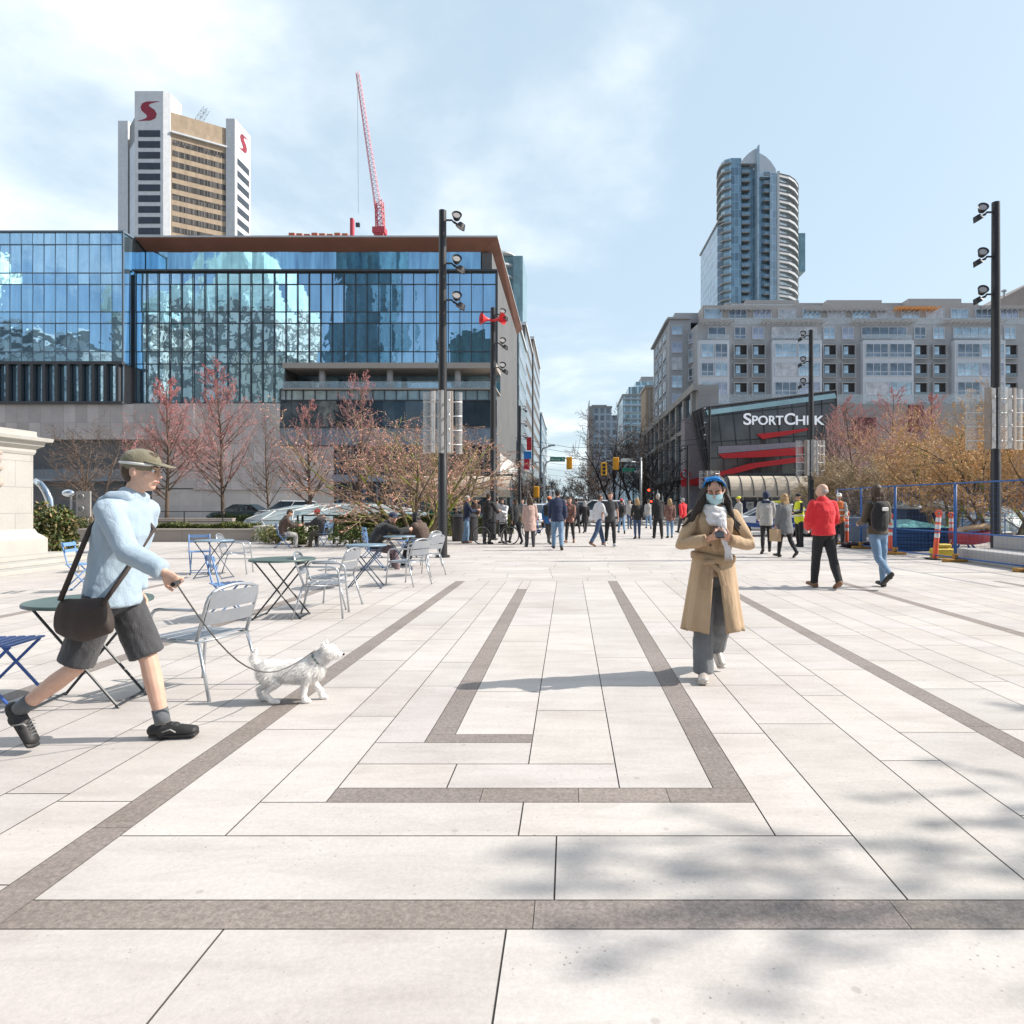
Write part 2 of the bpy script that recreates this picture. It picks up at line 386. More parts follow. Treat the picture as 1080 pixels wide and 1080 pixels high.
# cross courses beyond, then the far part of the plaza
y = TOP
while y < 45.5:
    d = rs.choice((.33, .48, .48, .66)); x = -38+rs.uniform(-1, 0)
    bandrow = 0
    while x < 38:
        L = rs.choice((.9, 1.25, 1.7, 2.1)); pv(x, x+L, y, min(y+d, 45.6), bandrow, True); x += L
    y += d
m = bpy.data.meshes.new('paving'); vs, fs, mi, tint = [], [], [], []
for x0, x1, a, b, band, c in quads:
    n = len(vs); vs += [(x0, a, .004), (x1, a, .004), (x1, b, .004), (x0, b, .004)]; fs.append((n, n+1, n+2, n+3)); mi.append(band); tint += [(*c, 1)]*4
m.from_pydata(vs, [], fs); m.materials.append(M_pave); m.materials.append(M_band); m.polygons.foreach_set('material_index', mi)
ca = m.color_attributes.new('tint', 'FLOAT_COLOR', 'CORNER')
for i, c in enumerate(tint): ca.data[i].color = c
tag(link('paving', m), kind='structure')
# the streets beyond the plaza: one across, one straight ahead
M_asph = mat('asphalt', (.085, .083, .08), .9, var=.2, scale=1.5, bump=.2)
def road_sheet(name, x0, x1, y0, y1, z, m): 
    b = MB(); b.quad((x0, y0, z), (x1, y0, z), (x1, y1, z), (x0, y1, z)); return tag(b.build(name, m), kind='structure')
road_sheet('road', -300, 300, 47, 61, .002, M_asph)
road_sheet('road', -2.6, 8.6, 61.01, 700, .002, M_asph)
M_white = mat('road_paint', (.72, .72, .70), .7, var=.15, scale=6)
mk = MB()
for i in range(14): mk.quad((-2.4+i*.8, 45.2+3, .006), (-2.0+i*.8, 48.2, .006), (-2.0+i*.8, 51, .006), (-2.4+i*.8, 51, .006)); mk.quad((-2.4+i*.8, 57.6, .006), (-2.0+i*.8, 57.6, .006), (-2.0+i*.8, 60.4, .006), (-2.4+i*.8, 60.4, .006))
tag(mk.build('road_markings', M_white), kind='structure')
M_walk = panels('sidewalk_concrete', (.42, .40, .38), 1.5, 1.5, .06, .7)
for nm, x0, x1, y0, y1 in (('sidewalk', -300, -2.6, 61, 68.3), ('sidewalk', 8.6, 300, 61, 68.3), ('sidewalk', -8, -2.6, 68.3, 700), ('sidewalk', 8.6, 13.4, 68.3, 700)):
    b = MB(); b.box(x0, x1, y0, y1, -.01, .13); tag(b.build(nm, M_walk), kind='structure')
# ---------------------------------------------------------------- the glass store on the left
M_blue = glassy('blue_curtain_glass', (.44, .68, .85), .9, .02, .008, .9, .12, 1.1, (1, 1, .12))
M_blue2 = glassy('upper_curtain_glass', (.40, .66, .86), .9, .03, .008, .6, .28, 1.3, (1, 1, .1))
M_dkgl = glassy('dark_store_glass', (.10, .13, .16), .55, .04, .02, .5)
M_mull = mat('black_mullion', (.065, .072, .08), .5, var=.1)
M_mull2 = mat('slate_mullion', (.14, .19, .24), .5, var=.1)
M_conc = panels('stone_cladding', (.62, .565, .54), 1.15, 1.9, .14, .6, off=0)
M_conc2 = panels('pale_stone_base', (.66, .61, .57), 2.4, 1.3, .10, .7, off=0)
M_side = panels('grey_side_panels', (.155, .16, .165), 3.0, 3.8, .06, .8)
M_brown = mat('copper_brown_soffit', (.42, .20, .14), .55, var=.12, scale=.4)
M_fasc = mat('pale_fascia', (.55, .57, .58), .5, var=.05)
M_steel = mat('grey_steel', (.38, .40, .41), .4, .7, var=.1)
rg = random.Random(11)
def pane_wall(T, name, m, x0, x1, Y, z0, z1, dx, tilt=.009, stuff=False):
    """one storey of curtain glass: every pane set a hair out of plane, as real ones are"""
    b = MB(); n = max(1, round((x1-x0)/dx)); dx = (x1-x0)/n
    for i in range(n):
        a, c = x0+i*dx, x0+(i+1)*dx; t1, t2 = rg.uniform(-tilt, tilt)*dx, rg.uniform(-tilt, tilt)*(z1-z0)
        b.quad((a, Y-t1, z0), (c, Y+t1, z0), (c, Y+t1+t2, z1), (a, Y-t1+t2, z1))
    return b.build(name, m, T, w=True)
T = thing('glass_department_store', 'wide blue glass store building with a brown roof overhang, left of the street', 'building', (-25, 68, 0))
YF, YU, YW = 68.0, 70.0, 66.5
z = lambda y: PZ(y, YF)
xs0, xs1 = PX(143, YF), PX(524, YF)
# solid core so nothing is see-through
b = MB(); b.box(-95, -8.02, 72.2, 104, 0, 27.6); b.box(xs0-.5, xs1-.1, 68.25, 72.3, 0, z(450)-.05); b.box(xs0-.5, PX(298, YF), 68.25, 72.3, 0, z(289)); b.box(PX(298, YF), xs1-.1, 68.25, 72.3, z(383)+.1, z(289))
b.box(-95, PX(139, 68), 66.75, 72.3, 0, 28.2)
b.build('core', M_side, T, w=True)
zl = [z(v) for v in (288, 300, 329, 341, 371, 384, 425)]
XR = PX(300, YF)
for a, c in zip(zl[:5], zl[1:6]): pane_wall(T, 'glass_storey', M_blue, xs0, xs1, YF, c, a, 1.17)
pane_wall(T, 'glass_storey', M_blue, xs0, XR, YF, zl[6], zl[5], 1.17)
pane_wall(T, 'glass_storey', M_blue2, PX(139, YU), PX(507, YU), YU, zl[0]-.3, 27.7, 1.24)
b = MB(); b.box(PX(139, YU), PX(507, YU)-.02, 70.1, 72.3, zl[0]-.2, 27.6); b.build('upper_core', M_side, T, w=True)
WZ = [PZ(v, YW) for v in (245.5, 258, 288, 300, 329, 341, 371, 383.5, 425)]
xw = PX(130, YW)
for a, c in zip(WZ[:-1], WZ[1:]): pane_wall(T, 'glass_storey', M_blue, -95, xw, YW, c, a, 1.12)
# side return of the wing
b = MB(); b.quad((xw, YW, WZ[7]), (xw, 69.9, WZ[7]), (xw, 69.9, WZ[0]), (xw, YW, WZ[0])); b.build('side_glazing', M_blue, T, w=True)
# mullions
b = MB()
for a in zl: b.box(xs0, xs1 if a > z(385) else XR, YF-.08, YF-.004, a-.04, a+.04)
n = 32
x = xs0
while x < xs1-.3:
    thick = x < PX(385, YF)
    if thick: b.box(x-.035, x+.035, YF-.17, YF-.09, (zl[6] if x < XR+.3 else zl[5]), zl[0])
    else: b.box(x-.025, x+.025, YF-.13, YF-.09, zl[5], zl[0])
    x += 1.17
b.box(xs1-.12, xs1+.12, YF-.3, YF-.11, zl[5], zl[0]+.1)
b.box(xs0-.1, xs1+.1, YF-.44, YF+.1, zl[0]+.08, zl[0]+.25)
b.build('mullion_grid', M_mull, T, w=True)
b = MB()
for a in WZ[1:-1]: b.box(-95, xw, YW-.06, YW-.004, a-.04, a+.04)
x = xw-1.12
while x > -95: b.box(x-.015, x+.015, YW-.03, YW-.004, WZ[7], WZ[0]); x -= 1.12
b.box(xw-.08, xw+.08, YW-.1, YW+.02, WZ[8], WZ[0]); b.build('wing_mullion_grid', M_mull2, T, w=True)
b = MB(); b.box(-95, xw+.2, YW-.5, YW-.01, WZ[7]-.14, WZ[7]+.14); b.box(-95, xw+.2, YW-.5, YW-.01, WZ[8]-.15, WZ[8]+.1)
x = xw-.3
while x > -95: b.box(x-.15, x+.15, YW-.48, YW-.09, WZ[8]+.1, WZ[7]-.14); x -= 1.2
b.build('fin_screen', M_mull, T, w=True)
# roof with its brown soffit
b = MB(); RX = -7.2
xi = PX(508, YU)
b.quad((-43.9, 68.02, 28.44), (RX-.02, 68.02, 28.44), (xi, YU+.02, 27.68), (-43.9, YU+.02, 27.68), 0)
b.quad((RX-.02, 68.02, 28.44), (RX-.02, 104, 28.44), (-8.02, 104, 27.68), (xi, YU+.02, 27.68), 0)
b.build('soffit', M_brown, T, w=True)
b = MB(); b.box(-43.9, RX, 68, 104, 28.45, 28.62); b.build('roof', M_fasc, T, w=True)
b = MB(); b.box(-95, -60+7, 70, 100, 28.3, 29.4); b.box(-95, xw+.1, YW-.15, 72.3, WZ[0], WZ[0]+.18); b.box(-42, -20, 74, 95, 28.63, 29.05); b.build('parapet', M_mull2, T, w=True)
# side wall to the street
b = MB(); b.box(-8.3, -8.0, YU+.05, 104, z(470), 27.66); b.box(xi, -8.3, YU+.06, YU+.3, zl[0], 27.66); b.box(-8.3, xs1+.02, 68.12, 72, zl[5], zl[0]-.1); b.build('side_wall', M_side, T, w=True)
b = MB(); b.box(-8.3, -7.72, 73, 103, 4.2, z(472)); b.build('side_canopy_wall', mat('white_panel', (.72, .72, .70), .5, var=.05), T, w=True)
b = MB(); b.quad((-7.7, 68.2, .2), (-7.7, 103, .2), (-7.7, 103, 4.1), (-7.7, 68.2, 4.1)); b.build('street_glazing', M_dkgl, T, w=True)
# terrace recess with columns, then storeys below
b = MB(); b.box(XR, xs1, YF-.5, YF+4.1, z(384.5)-.45, z(384.5)+.1); b.box(XR, xs1, YF-.5, YF+4.1, z(411.5), z(410)); b.build('terrace_beam', mat('beige_beam', (.42, .38, .34), .6, var=.06), T, w=True)
pane_wall(T, 'terrace_glazing', M_blue, XR, xs1, YF+3.5, z(410), z(386), 2.3)
for px_ in (338, 410, 482):
    c = MB(); c.at((PX(px_, YF), YF+.5, 0)).lathe([(.32, z(411)), (.32, z(387))], 14); c.build('column', mat('pale_column', (.45, .45, .45), .5), T, True, w=True)
b = MB(); b.box(XR, xs1, YF-.42, YF-.39, z(411), z(403)); b.build('terrace_railing', seethrough('rail_glass', (.5, .62, .68), .35), T, w=True)
pane_wall(T, 'spandrel', glassy('spandrel_glass', (.42, .52, .56), .4, .15, 0, 1, .25, .8), XR-.4, xs1, YF-.02, z(422), z(412), 1.17)
pane_wall(T, 'glass_storey', M_dkgl, XR-.4, xs1, YF-.02, z(450.5), z(422.5), 1.17)
pane_wall(T, 'spandrel', glassy('blue_grey_spandrel', (.30, .36, .44), .4, .2, 0, 1, .15, .8), XR-.4, xs1, YF-.02, z(470), z(451), 2.2)
b = MB()
x = XR-.4
while x < xs1: b.box(x-.04, x+.04, YF-.14, YF-.03, z(422), z(411)); x += 1.17
for v in (411, 422.3, 450.7, 470.2): b.box(XR-.45, xs1, YF-.16, YF-.03, z(v)-.05, z(v)+.05)
b.build('spandrel_frame', M_mull, T, w=True)
# stone
b = MB(); b.box(-95, PX(205, 66.4), 66.3, 68.2, z(465), PZ(425.6, 66.5)-.1)
b.box(PX(139, 67.9), XR-.42, 67.9, 68.24, z(515), z(425.6)); b.build('stone_band', M_conc, T, w=True)
b = MB(); b.box(XR-.43, PX(352, YF), 67.92, 68.24, z(515), z(471)); b.box(PX(205, YF), PX(352, YF)-.01, 67.8, 67.9, z(516.5), z(514.8))
b.build('stone_return', M_conc, T, w=True)
b = MB(); b.box(PX(160, YF), PX(352, YF), 68.0, 68.24, 0, z(516)); b.build('stone_base', M_conc2, T, w=True)
pane_wall(T, 'shop_window', M_dkgl, PX(352, YF), xs1, 68.1, z(501), z(471), 2.4)
b = MB(); b.box(PX(352, YF), xs1, 67.4, 68.2, z(508), z(501)); b.build('shop_fascia', mat('blue_grey_panel', (.25, .28, .34), .5, var=.1), T, w=True)
pane_wall(T, 'shop_window', M_dkgl, PX(352, YF), xs1, 68.12, 0, z(508), 2.0)
b = MB()
for px_ in range(356, 524, 14): b.box(PX(px_, YF)-.09, PX(px_, YF)+.09, 67.95, 68.1, 0, z(471))
b.build('shop_frame', M_mull2, T, w=True)
# recess on the far left
pane_wall(T, 'shop_window', M_dkgl, -95, PX(205, YF), 68.15, z(500), z(465), 2.4)
b = MB()
for px_ in range(-60, 205, 13): b.box(PX(px_, YF)-.06, PX(px_, YF)+.06, 68.0, 68.14, z(500), z(465))
b.build('shop_frame', M_mull2, T, w=True)
b = MB(); b.box(-95, PX(160, YF), 66.0, 68.2, z(508), z(496)); b.build('shop_canopy', panels('blue_grey_canopy', (.24, .29, .34), 1.9, 4, .2, .5), T, w=True)
pane_wall(T, 'shop_window', glassy('bronze_glass', (.22, .17, .135), .5, .06, .02, .6), -95, PX(160, YF), 68.1, 0, z(509), 3.2)
b = MB()
for px_ in (45, 78, 92, 125, 158): b.box(PX(px_, YF)-.1, PX(px_, YF)+.1, 67.9, 68.09, 0, z(508))
b.build('shop_frame', M_mull2, T, w=True)
# roof-top works
T2 = thing('tower_crane', 'pink and red lattice crane rising behind the glass store roof', 'crane', (PX(400, 130), 130, PZ(245, 130)))
M_red = mat('crane_red', (.55, .07, .09), .5, var=.15); M_pink = mat('crane_pink', (.66, .27, .33), .5, var=.15)
def lattice(b, p, q, w0, w1, n, r):
    p, q = Vector(p), Vector(q); t = (q-p).normalized(); a = t.cross(Vector((0, 1, 0))).normalized(); c = Vector((0, 1, 0))
    crn = lambda i, k: p.lerp(q, i/n)+(a*(1 if k in (0, 1) else -1)+c*(1 if k in (0, 3) else -1))*(w0+(w1-w0)*i/n)/2
    for k in range(4): b.tube([crn(0, k), crn(n, k)], r, 4)
    for i in range(n):
        for k in range(4):
            b.tube([crn(i, k), crn(i+1, (k+1) % 4)], r*.6, 3); b.tube([crn(i, k), crn(i, (k+1) % 4)], r*.6, 3)
b = MB(); lattice(b, P(402, 240, 130), P(377, 76, 130), 1.15, .55, 34, .055); b.build('jib', M_pink, T2, w=True)
b = MB(); lattice(b, P(402, 262, 130), P(400, 212, 130), 1.5, 1.3, 8, .10); b.box(PX(394, 130), PX(407, 130), 129, 131, PZ(247, 130), PZ(241, 130)); b.build('mast', M_red, T2, w=True)
b = MB(); b.tube([P(377, 78, 129.6), P(378, 225, 129.6)], .03, 4); b.tube([P(400, 214, 130), P(397, 190, 130)], .05, 4)
b.box(PX(376, 130), PX(380, 130), 129.4, 129.9, PZ(240, 130), PZ(236, 130)); b.build('hoist_cable', M_mull, T2, w=True)
b = MB(); b.box(PX(370, 120), PX(373, 120), 119.5, 120.5, 26, PZ(231, 120)); solo(b, 'roof_post', M_red, 'short red post on the roof left of the crane', 'post')
b = MB()
for i, px_ in enumerate(range(305, 362, 8)): b.box(PX(px_, 90), PX(px_+6, 90), 89.8, 90.2, 28.65, PZ(246+(i % 3)*.6, 90))
solo(b, 'roof_hoarding', mat('orange_hoarding', (.6, .16, .08), .6), 'low orange hoarding along the store roof edge', 'barrier')

# ---------------------------------------------------------------- bank tower
YB = 230.0
T = thing('bank_tower', 'tall beige bank tower with white corner piers and a red emblem', 'building', (-140, 240, 0))
M_wp = panels('white_metal_panel', (.66, .68, .70), .9, 40, .03, .8, off=0)
M_bp = panels('beige_travertine', (.45, .35, .25), 1.6, 6, .10, .75, off=0)
M_bk = glassy('tower_black_glass', (.05, .055, .065), .3, .08, 0)
zb = lambda y: PZ(y, YB)
A0, A1 = PX(142, YB), PX(172, YB); HT = zb(96)
cA, cB = PX(180, YB)+2.3, PX(238, 241)
b = MB(); b.box(A0, A1, YB, YB+5, 0, HT); b.prism([(A1, YB), (A1+.01, YB), (-136.9, 231.2), (-136.9, 238), (A1, 238)], 0, HT); b.build('corner_pier', M_wp, T, w=True)
RXm = -119.6
b = MB(); b.prism([(-122.8, 241), (RXm, 241), (-119.5, 241.1), (-119.5, 252.7), (-122.8, 252.7)], 0, PZ(125, 241)); b.build('corner_pier', M_wp, T, w=True)
b = MB(); b.box(PX(124, 243), PX(134.5, 243), 243.2, 254, 0, PZ(127, 243)); b.build('corner_pier', M_wp, T, w=True)
pa, pb = Vector((-136.8, 231.5, 0)), Vector((-122.7, 241.6, 0))
b = MB(); b.prism([(pa.x, pa.y), (pb.x, pb.y), (-122.7, 251), (-157, 256), (-157, 245), (A0+1.2, 234.5)], 0, zb(111)-1.5)
dirn = (pb-pa).normalized(); nrm = Vector((dirn.y, -dirn.x, 0))
b.build('shaft', M_bp, T, w=True)
def strip(T, name, p, q, z0, z1, m, proud=.25, th=.2):
    d = (q-p).normalized(); n_ = Vector((d.y, -d.x, 0)); b = MB()
    a, c = p+n_*proud, q+n_*proud; e, f = p+n_*(proud-th), q+n_*(proud-th)
    b.prism([(a.x, a.y), (c.x, c.y), (f.x, f.y), (e.x, e.y)], z0, z1); return b.build(name, m, T, w=True)
fz = [zb(142)-i*11.43*YB/F*1.012 for i in range(11)]
M_wband = panels('window_band_blinds', (.13, .12, .11), .62, 9, .75, .35, rough=.25, off=0, mortar=.08)
for i, h in enumerate(fz):
    strip(T, 'window_band', pa+dirn*.3, pb-dirn*.2, h-2.6, h-.6, M_wband, .05, .2)
strip(T, 'ledge', pa, pb, zb(131)-2.2, zb(131)-1.6, M_wp, .9, .9)
for i in range(11):
    zt = zb(137.5+i*11.43); c = MB(); c.box(PX(146, YB), PX(169, YB), YB-.12, YB-.02, zt-7.0*YB/F, zt); c.build('window', M_bk, T, w=True)
for i in range(8):
    zt = PZ(170+i*12.5, 245); c = MB(); c.box(-119.48, -119.4, 242.6, 251.4, zt-2.3, zt); c.build('window', M_bk, T, w=True)
pl, ql = Vector((-158.5, 243.0, 0)), Vector((A0+.1, 232.4, 0))
strip(T, 'side_glazing', pl, ql, 0, PZ(150, 238), panels('grey_grid', (.24, .27, .31), 1.4, 3.6, .3, 2.2, mortar=.5, off=0), .05, .2)
strip(T, 'side_parapet', pl, ql, PZ(150, 238), PZ(125, 238), mat('grey_louvre', (.16, .18, .20), .6), .06, .2)
M_logo = mat('emblem_red', (.30, .02, .04), .4)
def emblem(T, org, ux, s, y_off):
    """a slanted ribbon letter S"""
    top = [(-.1, .38), (.62, .5), (.5, .36), (.15, .33), (-.02, .24), (.06, .08), (.3, -.12), (.3, -.4), (.02, -.56), (-.62, -.55), (-.48, -.42), (-.1, -.38), (.0, -.28), (-.06, -.12), (-.34, .06), (-.42, .26), (-.3, .44), (-.1, .5), (.62, .5)]
    out = [(.62, .52), (-.12, .5), (-.34, .4), (-.43, .2), (-.36, .0), (-.1, -.22), (-.08, -.34), (-.2, -.42), (-.62, -.54), (.1, -.52), (.36, -.4), (.44, -.16), (.32, .06), (.04, .24), (.02, .33), (.14, .4)]
    c = MB(); n = len(out); o = Vector(org)
    c.v = [o+Vector(ux)*x*s+Vector((0, 0, 1))*zq*s for x, zq in out]; c.f = [tuple(range(n))[::-1]]; c.m = [0]
    return c.build('emblem', M_logo, T, w=True)
emblem(T, ((A0+A1)/2-.1, YB-.06, PZ(117, YB)), (1, 0, 0), 6.4, 0)
emblem(T, (-119.4, 247.2, PZ(151, 247)), (0, 1, 0), 6.0, 0)
b = MB(); lattice(b, (-131, 238, zb(111)-1), (-128, 238, zb(100)), 1.8, 1.5, 3, .07); lattice(b, (-122, 246, 132), (-119, 246, 137.5), 1, 1, 2, .06); b.build('roof_rig', M_steel, T, w=True)

# ---------------------------------------------------------------- buildings down the left side of the street
T = thing('balcony_tower', 'slender teal tower with curved balconies peeking behind the brown roof', 'building', (-14, 156, 0))
Y = 150.
b = MB(); b.box(PX(541, Y), PX(551, Y), Y+1, Y+16, 0, PZ(268, Y)); b.box(PX(524, Y), PX(541, Y), Y+2.5, Y+16, 0, PZ(266, Y)); b.build('glazed_shaft', panels('teal_glazing', (.20, .32, .36), 1.3, 3.0, .2, .55, rough=.2), T, w=True)
for i in range(17):
    h = PZ(264, Y)-i*2.6; cx_ = PX(526, Y); rad = 3.3 if i > 3 else 3.6; c = MB()
    c.prism([(cx_, Y+4)]+[(cx_+rad*math.sin(a*math.pi/14), Y+4-4*math.cos(a*math.pi/14)) for a in range(0, 8)]+[(cx_+rad, Y+5)], h-.35, h); c.build('balcony', M_fasc, T, w=True)
def street_block(label, x0, x1, y0, y1, top, wallm, gx, gz, winm, name='office_building', side=1, z0=4):
    T = thing(name, label, 'building', ((x0+x1)/2, (y0+y1)/2, 0)); b = MB(); b.box(x0, x1, y0, y1, 0, top); b.build('wall', wallm, T, w=True)
    b = MB(); b.box(x0-.25, x1+.25, y0-.25, y1+.25, top, top+.6); b.build('cornice', M_fasc, T, w=True)
    X = x1 if side > 0 else x0; nfl = min(24, max(1, int((top-z0)/gz))); L = y1-y0; D = x1-x0
    wm = MB(); wm.box(-.03, .03, -L/2+.6, L/2-.6, -.31*gz, .31*gz); me = wm.mesh('window_band', winm)
    fm = MB(); fm.box(-D/2+.6, D/2-.6, -.03, .03, -.31*gz, .31*gz); me2 = fm.mesh('window_band', winm)
    for f in range(nfl):
        link('window_band', me, T).location = (X-(x0+x1)/2+.02*side, 0, z0+(f+.5)*gz)
        link('window_band', me2, T).location = (0, -L/2-.02, z0+(f+.5)*gz)
    return T
M_win = glassy('street_window', (.16, .20, .24), .5, .06, 0)
M_rib = panels('ribbon_window', (.07, .085, .10), 1.6, 9, .3, 2.6, rough=.15, off=0, mortar=.22, spec=.8)
M_grey = panels('grey_facade', (.13, .12, .115), 2, 3.4, .1, .8)
street_block('narrow pale glass building just past the store on the left', -22, -7.9, 106, 124, 29.5, panels('pale_glass_panels', (.20, .26, .29), 1.5, 3.2, .1, .7, rough=.3), 3, 3.4, M_rib)
street_block('grey stone office block with window columns on the left of the street', -24, -8.2, 126, 150, 35, M_grey, 3.2, 3.4, M_rib)
street_block('lower grey block stepping down behind the stone office block', -24, -8.0, 151, 184, 38.5, panels('taupe_facade', (.13, .115, .105), 2, 3.2, .1, .8), 3.2, 3.3, M_rib)
street_block('blue glass block near the far end of the left side', -26, -8.4, 206, 250, 29.0, panels('bluish_facade', (.17, .24, .30), 2, 3.2, .12, .8, rough=.3), 3, 3.3, M_rib)
street_block('pale patterned tower closing the view down the street', -22, -14, 420, 440, 46, panels('chequer_facade', (.45, .5, .52), 3, 3.2, .3, .8), 3, 3.3, M_rib, 'tower_block')
# ---------------------------------------------------------------- apartment block on the right
YA = 100.0
za = lambda y: PZ(y, YA)
M_apt = panels('grey_stucco', (.40, .41, .425), 4.2, 2.8, .03, .8)
M_apt2 = panels('warm_grey_stucco', (.43, .405, .39), 4.2, 2.8, .03, .8)
M_wfr = mat('white_frame', (.55, .59, .64), .5, var=.04)
M_awin = glassy('apartment_window', (.40, .50, .56), .55, .05, .03, .5, .45, .35)
M_dark = mat('recess_shade', (.035, .033, .035), .9)  # near-black colour standing for the shade inside balcony openings
M_rail = glassy('balcony_glass', (.16, .19, .21), .3, .1); M_clear = seethrough('railing_glass', (.55, .62, .66), .35)
T = thing('apartment_block', 'long grey apartment block with white window bays and recessed balconies', 'building', (30, 100, 0))
X0, X1 = PX(735, YA), PX(1110, YA)
HA = za(341)
b = MB(); b.prism([(X0+.2, YA+.3), (X1, YA+.3), (X1, 125), (PX(727, 104), 125), (PX(727, 104), 105)], 0, HA); b.build('wall', M_apt, T, w=True)
def wmesh(w_, h_, n, rail=0, fr=.09):
    f = MB(); hw = w_/2
    f.box(-hw-fr, hw+fr, -.10, .05, h_/2, h_/2+fr); f.box(-hw-fr, hw+fr, -.14, .05, -h_/2-fr, -h_/2)
    f.box(-hw-fr, -hw, -.10, .05, -h_/2, h_/2); f.box(hw, hw+fr, -.10, .05, -h_/2, h_/2)
    for i in range(1, n): x = -hw+w_*i/n; f.box(x-.04, x+.04, -.09, .04, -h_/2, h_/2)
    f.box(-hw, hw, -.075, .03, -h_*.22, -h_*.17)
    g = MB(); g.box(-hw, hw, -.03, .02, -h_/2, h_/2)
    return f, g
WM = {}
rwin = random.Random(8)
M_aw2 = glassy('apartment_window_dark', (.17, .21, .25), .5, .05, .03, .5, .45, .5); M_aw3 = glassy('apartment_window_curtained', (.50, .50, .52), .15, .2, 0, .5, .3, .9); M_aw4 = glassy('apartment_window_lilac', (.36, .38, .46), .5, .06, .03, .5, .35, .4)
def window(T, x, Y, zc, w_, h_, n, fm=None, gm=None, rz=0):
    gm = gm or rwin.choice((M_awin, M_awin, M_aw2, M_aw2, M_aw3, M_aw4))
    k = (round(w_, 2), round(h_, 2), n, id(fm), id(gm))
    if k not in WM: f, g = wmesh(w_, h_, n); WM[k] = (f.mesh('window', fm or M_wfr), g.mesh('pane', gm or M_awin))
    a = link('window', WM[k][0], T); a.location = Vector((x, Y, zc))-off(T); a.rotation_euler = (0, 0, rz)
    link('pane', WM[k][1], a); return a
def balcony(T, x, Y, zc, w_, h_):
    k = ('b', round(w_, 2), round(h_, 2))
    if k not in WM:
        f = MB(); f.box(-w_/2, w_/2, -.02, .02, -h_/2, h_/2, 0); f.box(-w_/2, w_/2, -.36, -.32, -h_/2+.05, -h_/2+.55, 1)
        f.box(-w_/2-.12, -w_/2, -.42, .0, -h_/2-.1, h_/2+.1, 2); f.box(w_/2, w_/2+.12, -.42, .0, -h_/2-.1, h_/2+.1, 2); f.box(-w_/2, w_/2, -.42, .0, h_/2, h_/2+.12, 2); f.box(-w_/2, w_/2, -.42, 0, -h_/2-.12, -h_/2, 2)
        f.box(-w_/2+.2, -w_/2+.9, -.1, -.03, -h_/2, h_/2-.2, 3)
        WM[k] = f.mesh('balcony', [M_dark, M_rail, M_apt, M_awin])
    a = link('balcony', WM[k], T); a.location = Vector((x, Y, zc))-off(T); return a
s = YA/F
rows = [(364, 378), (384, 397.5), (404, 417.5), (424, 437)]
bays = [(737, 766), (814, 863), (909, 959), (1005, 1055)]
for bx0, bx1 in bays:
    b = MB(); b.box(PX(bx0-1, YA), PX(bx1+2, YA), YA-.75, YA+.32, za(440), za(360)); b.build('window_bay', M_wfr, T, w=True)
    n = 2
    for r0, r1_ in rows:
        for i in range(2):
            wd = (bx1-bx0)*s/2-.35
            window(T, PX(bx0+(bx1-bx0)*(i+.5)/2, YA)+.1, YA-.78, (za(r0)+za(r1_))/2, wd, (r1_-r0)*s-.1, 3 if wd > 2.5 else 2)
for bx in (775+6, 794+6, 869+6, 889+6, 964+7, 984+7, 1066):
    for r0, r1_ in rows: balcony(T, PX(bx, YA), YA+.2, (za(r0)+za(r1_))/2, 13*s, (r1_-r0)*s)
    w_ = window(T, PX(bx, YA), YA+.22, za(351), 11*s, 12*s, 2)
for px0, px1 in ((747, 766), (814, 862), (909, 957), (1006, 1052)):
    window(T, PX((px0+px1)/2, YA), YA+.22, za(350.5), (px1-px0)*s-.2, 11*s, 5 if px1-px0 > 30 else 2)
    b = MB(); b.box(PX(px0-2, YA), PX(px1+2, YA), YA-.7, YA-.66, za(358), za(354)); b.box(PX(px0-2, YA), PX(px1+2, YA), YA-.75, YA+.3, za(359.5), za(358.3)); b.build('terrace_railing', M_clear, T, w=True)
# chamfered corner windows
for r0, r1_ in [(345, 357)]+rows: window(T, PX(731, 102.5), 102.6, (za(r0)+za(r1_))/2, 1.9, (r1_-r0)*s-.1, 2, rz=R(-62))
# set-back floors, pergolas, penthouses
b = MB(); b.box(X0+1.5, X1, YA+3, 124, HA+.01, PZ(322, 103)); b.build('upper_storey', M_apt2, T, w=True)
for px_ in range(752, 1075, 26): window(T, PX(px_, 103), YA+2.96, PZ(331, 103), 2.6, 1.3, 3)
b = MB(); b.box(X0+1.2, X1, YA+.6, YA+.64, HA, HA+1.0); b.build('roof_railing', M_clear, T, w=True)
def pergola(px0, px1, Yq, yq, m=M_apt2, nm='pergola'):
    b = MB(); x0, x1 = PX(px0, Yq), PX(px1, Yq); zq = PZ(yq, Yq)
    b.box(x0, x1, Yq-.1, Yq+.15, zq-.12, zq+.25); x = x0
    while x < x1: b.box(x, x+.12, Yq-1.5, Yq+1.8, zq-.35, zq-.13); x += .75
    b.build(nm, m, T, w=True)
M_apt3 = mat('pergola_grey', (.38, .375, .37), .7)
for a, c, y_ in ((738, 775, 339), (803, 868, 339), (897, 962, 339), (995, 1056, 339)): pergola(a, c, YA-.2, y_, M_apt3)
for a, c, y_ in ((760, 815, 326), (850, 935, 327), (1035, 1085, 325)): pergola(a, c, YA+2.8, y_, M_apt3)
pergola(944, 986, YA+2.4, 325, mat('orange_awning_slats', (.62, .30, .10), .6), 'awning')
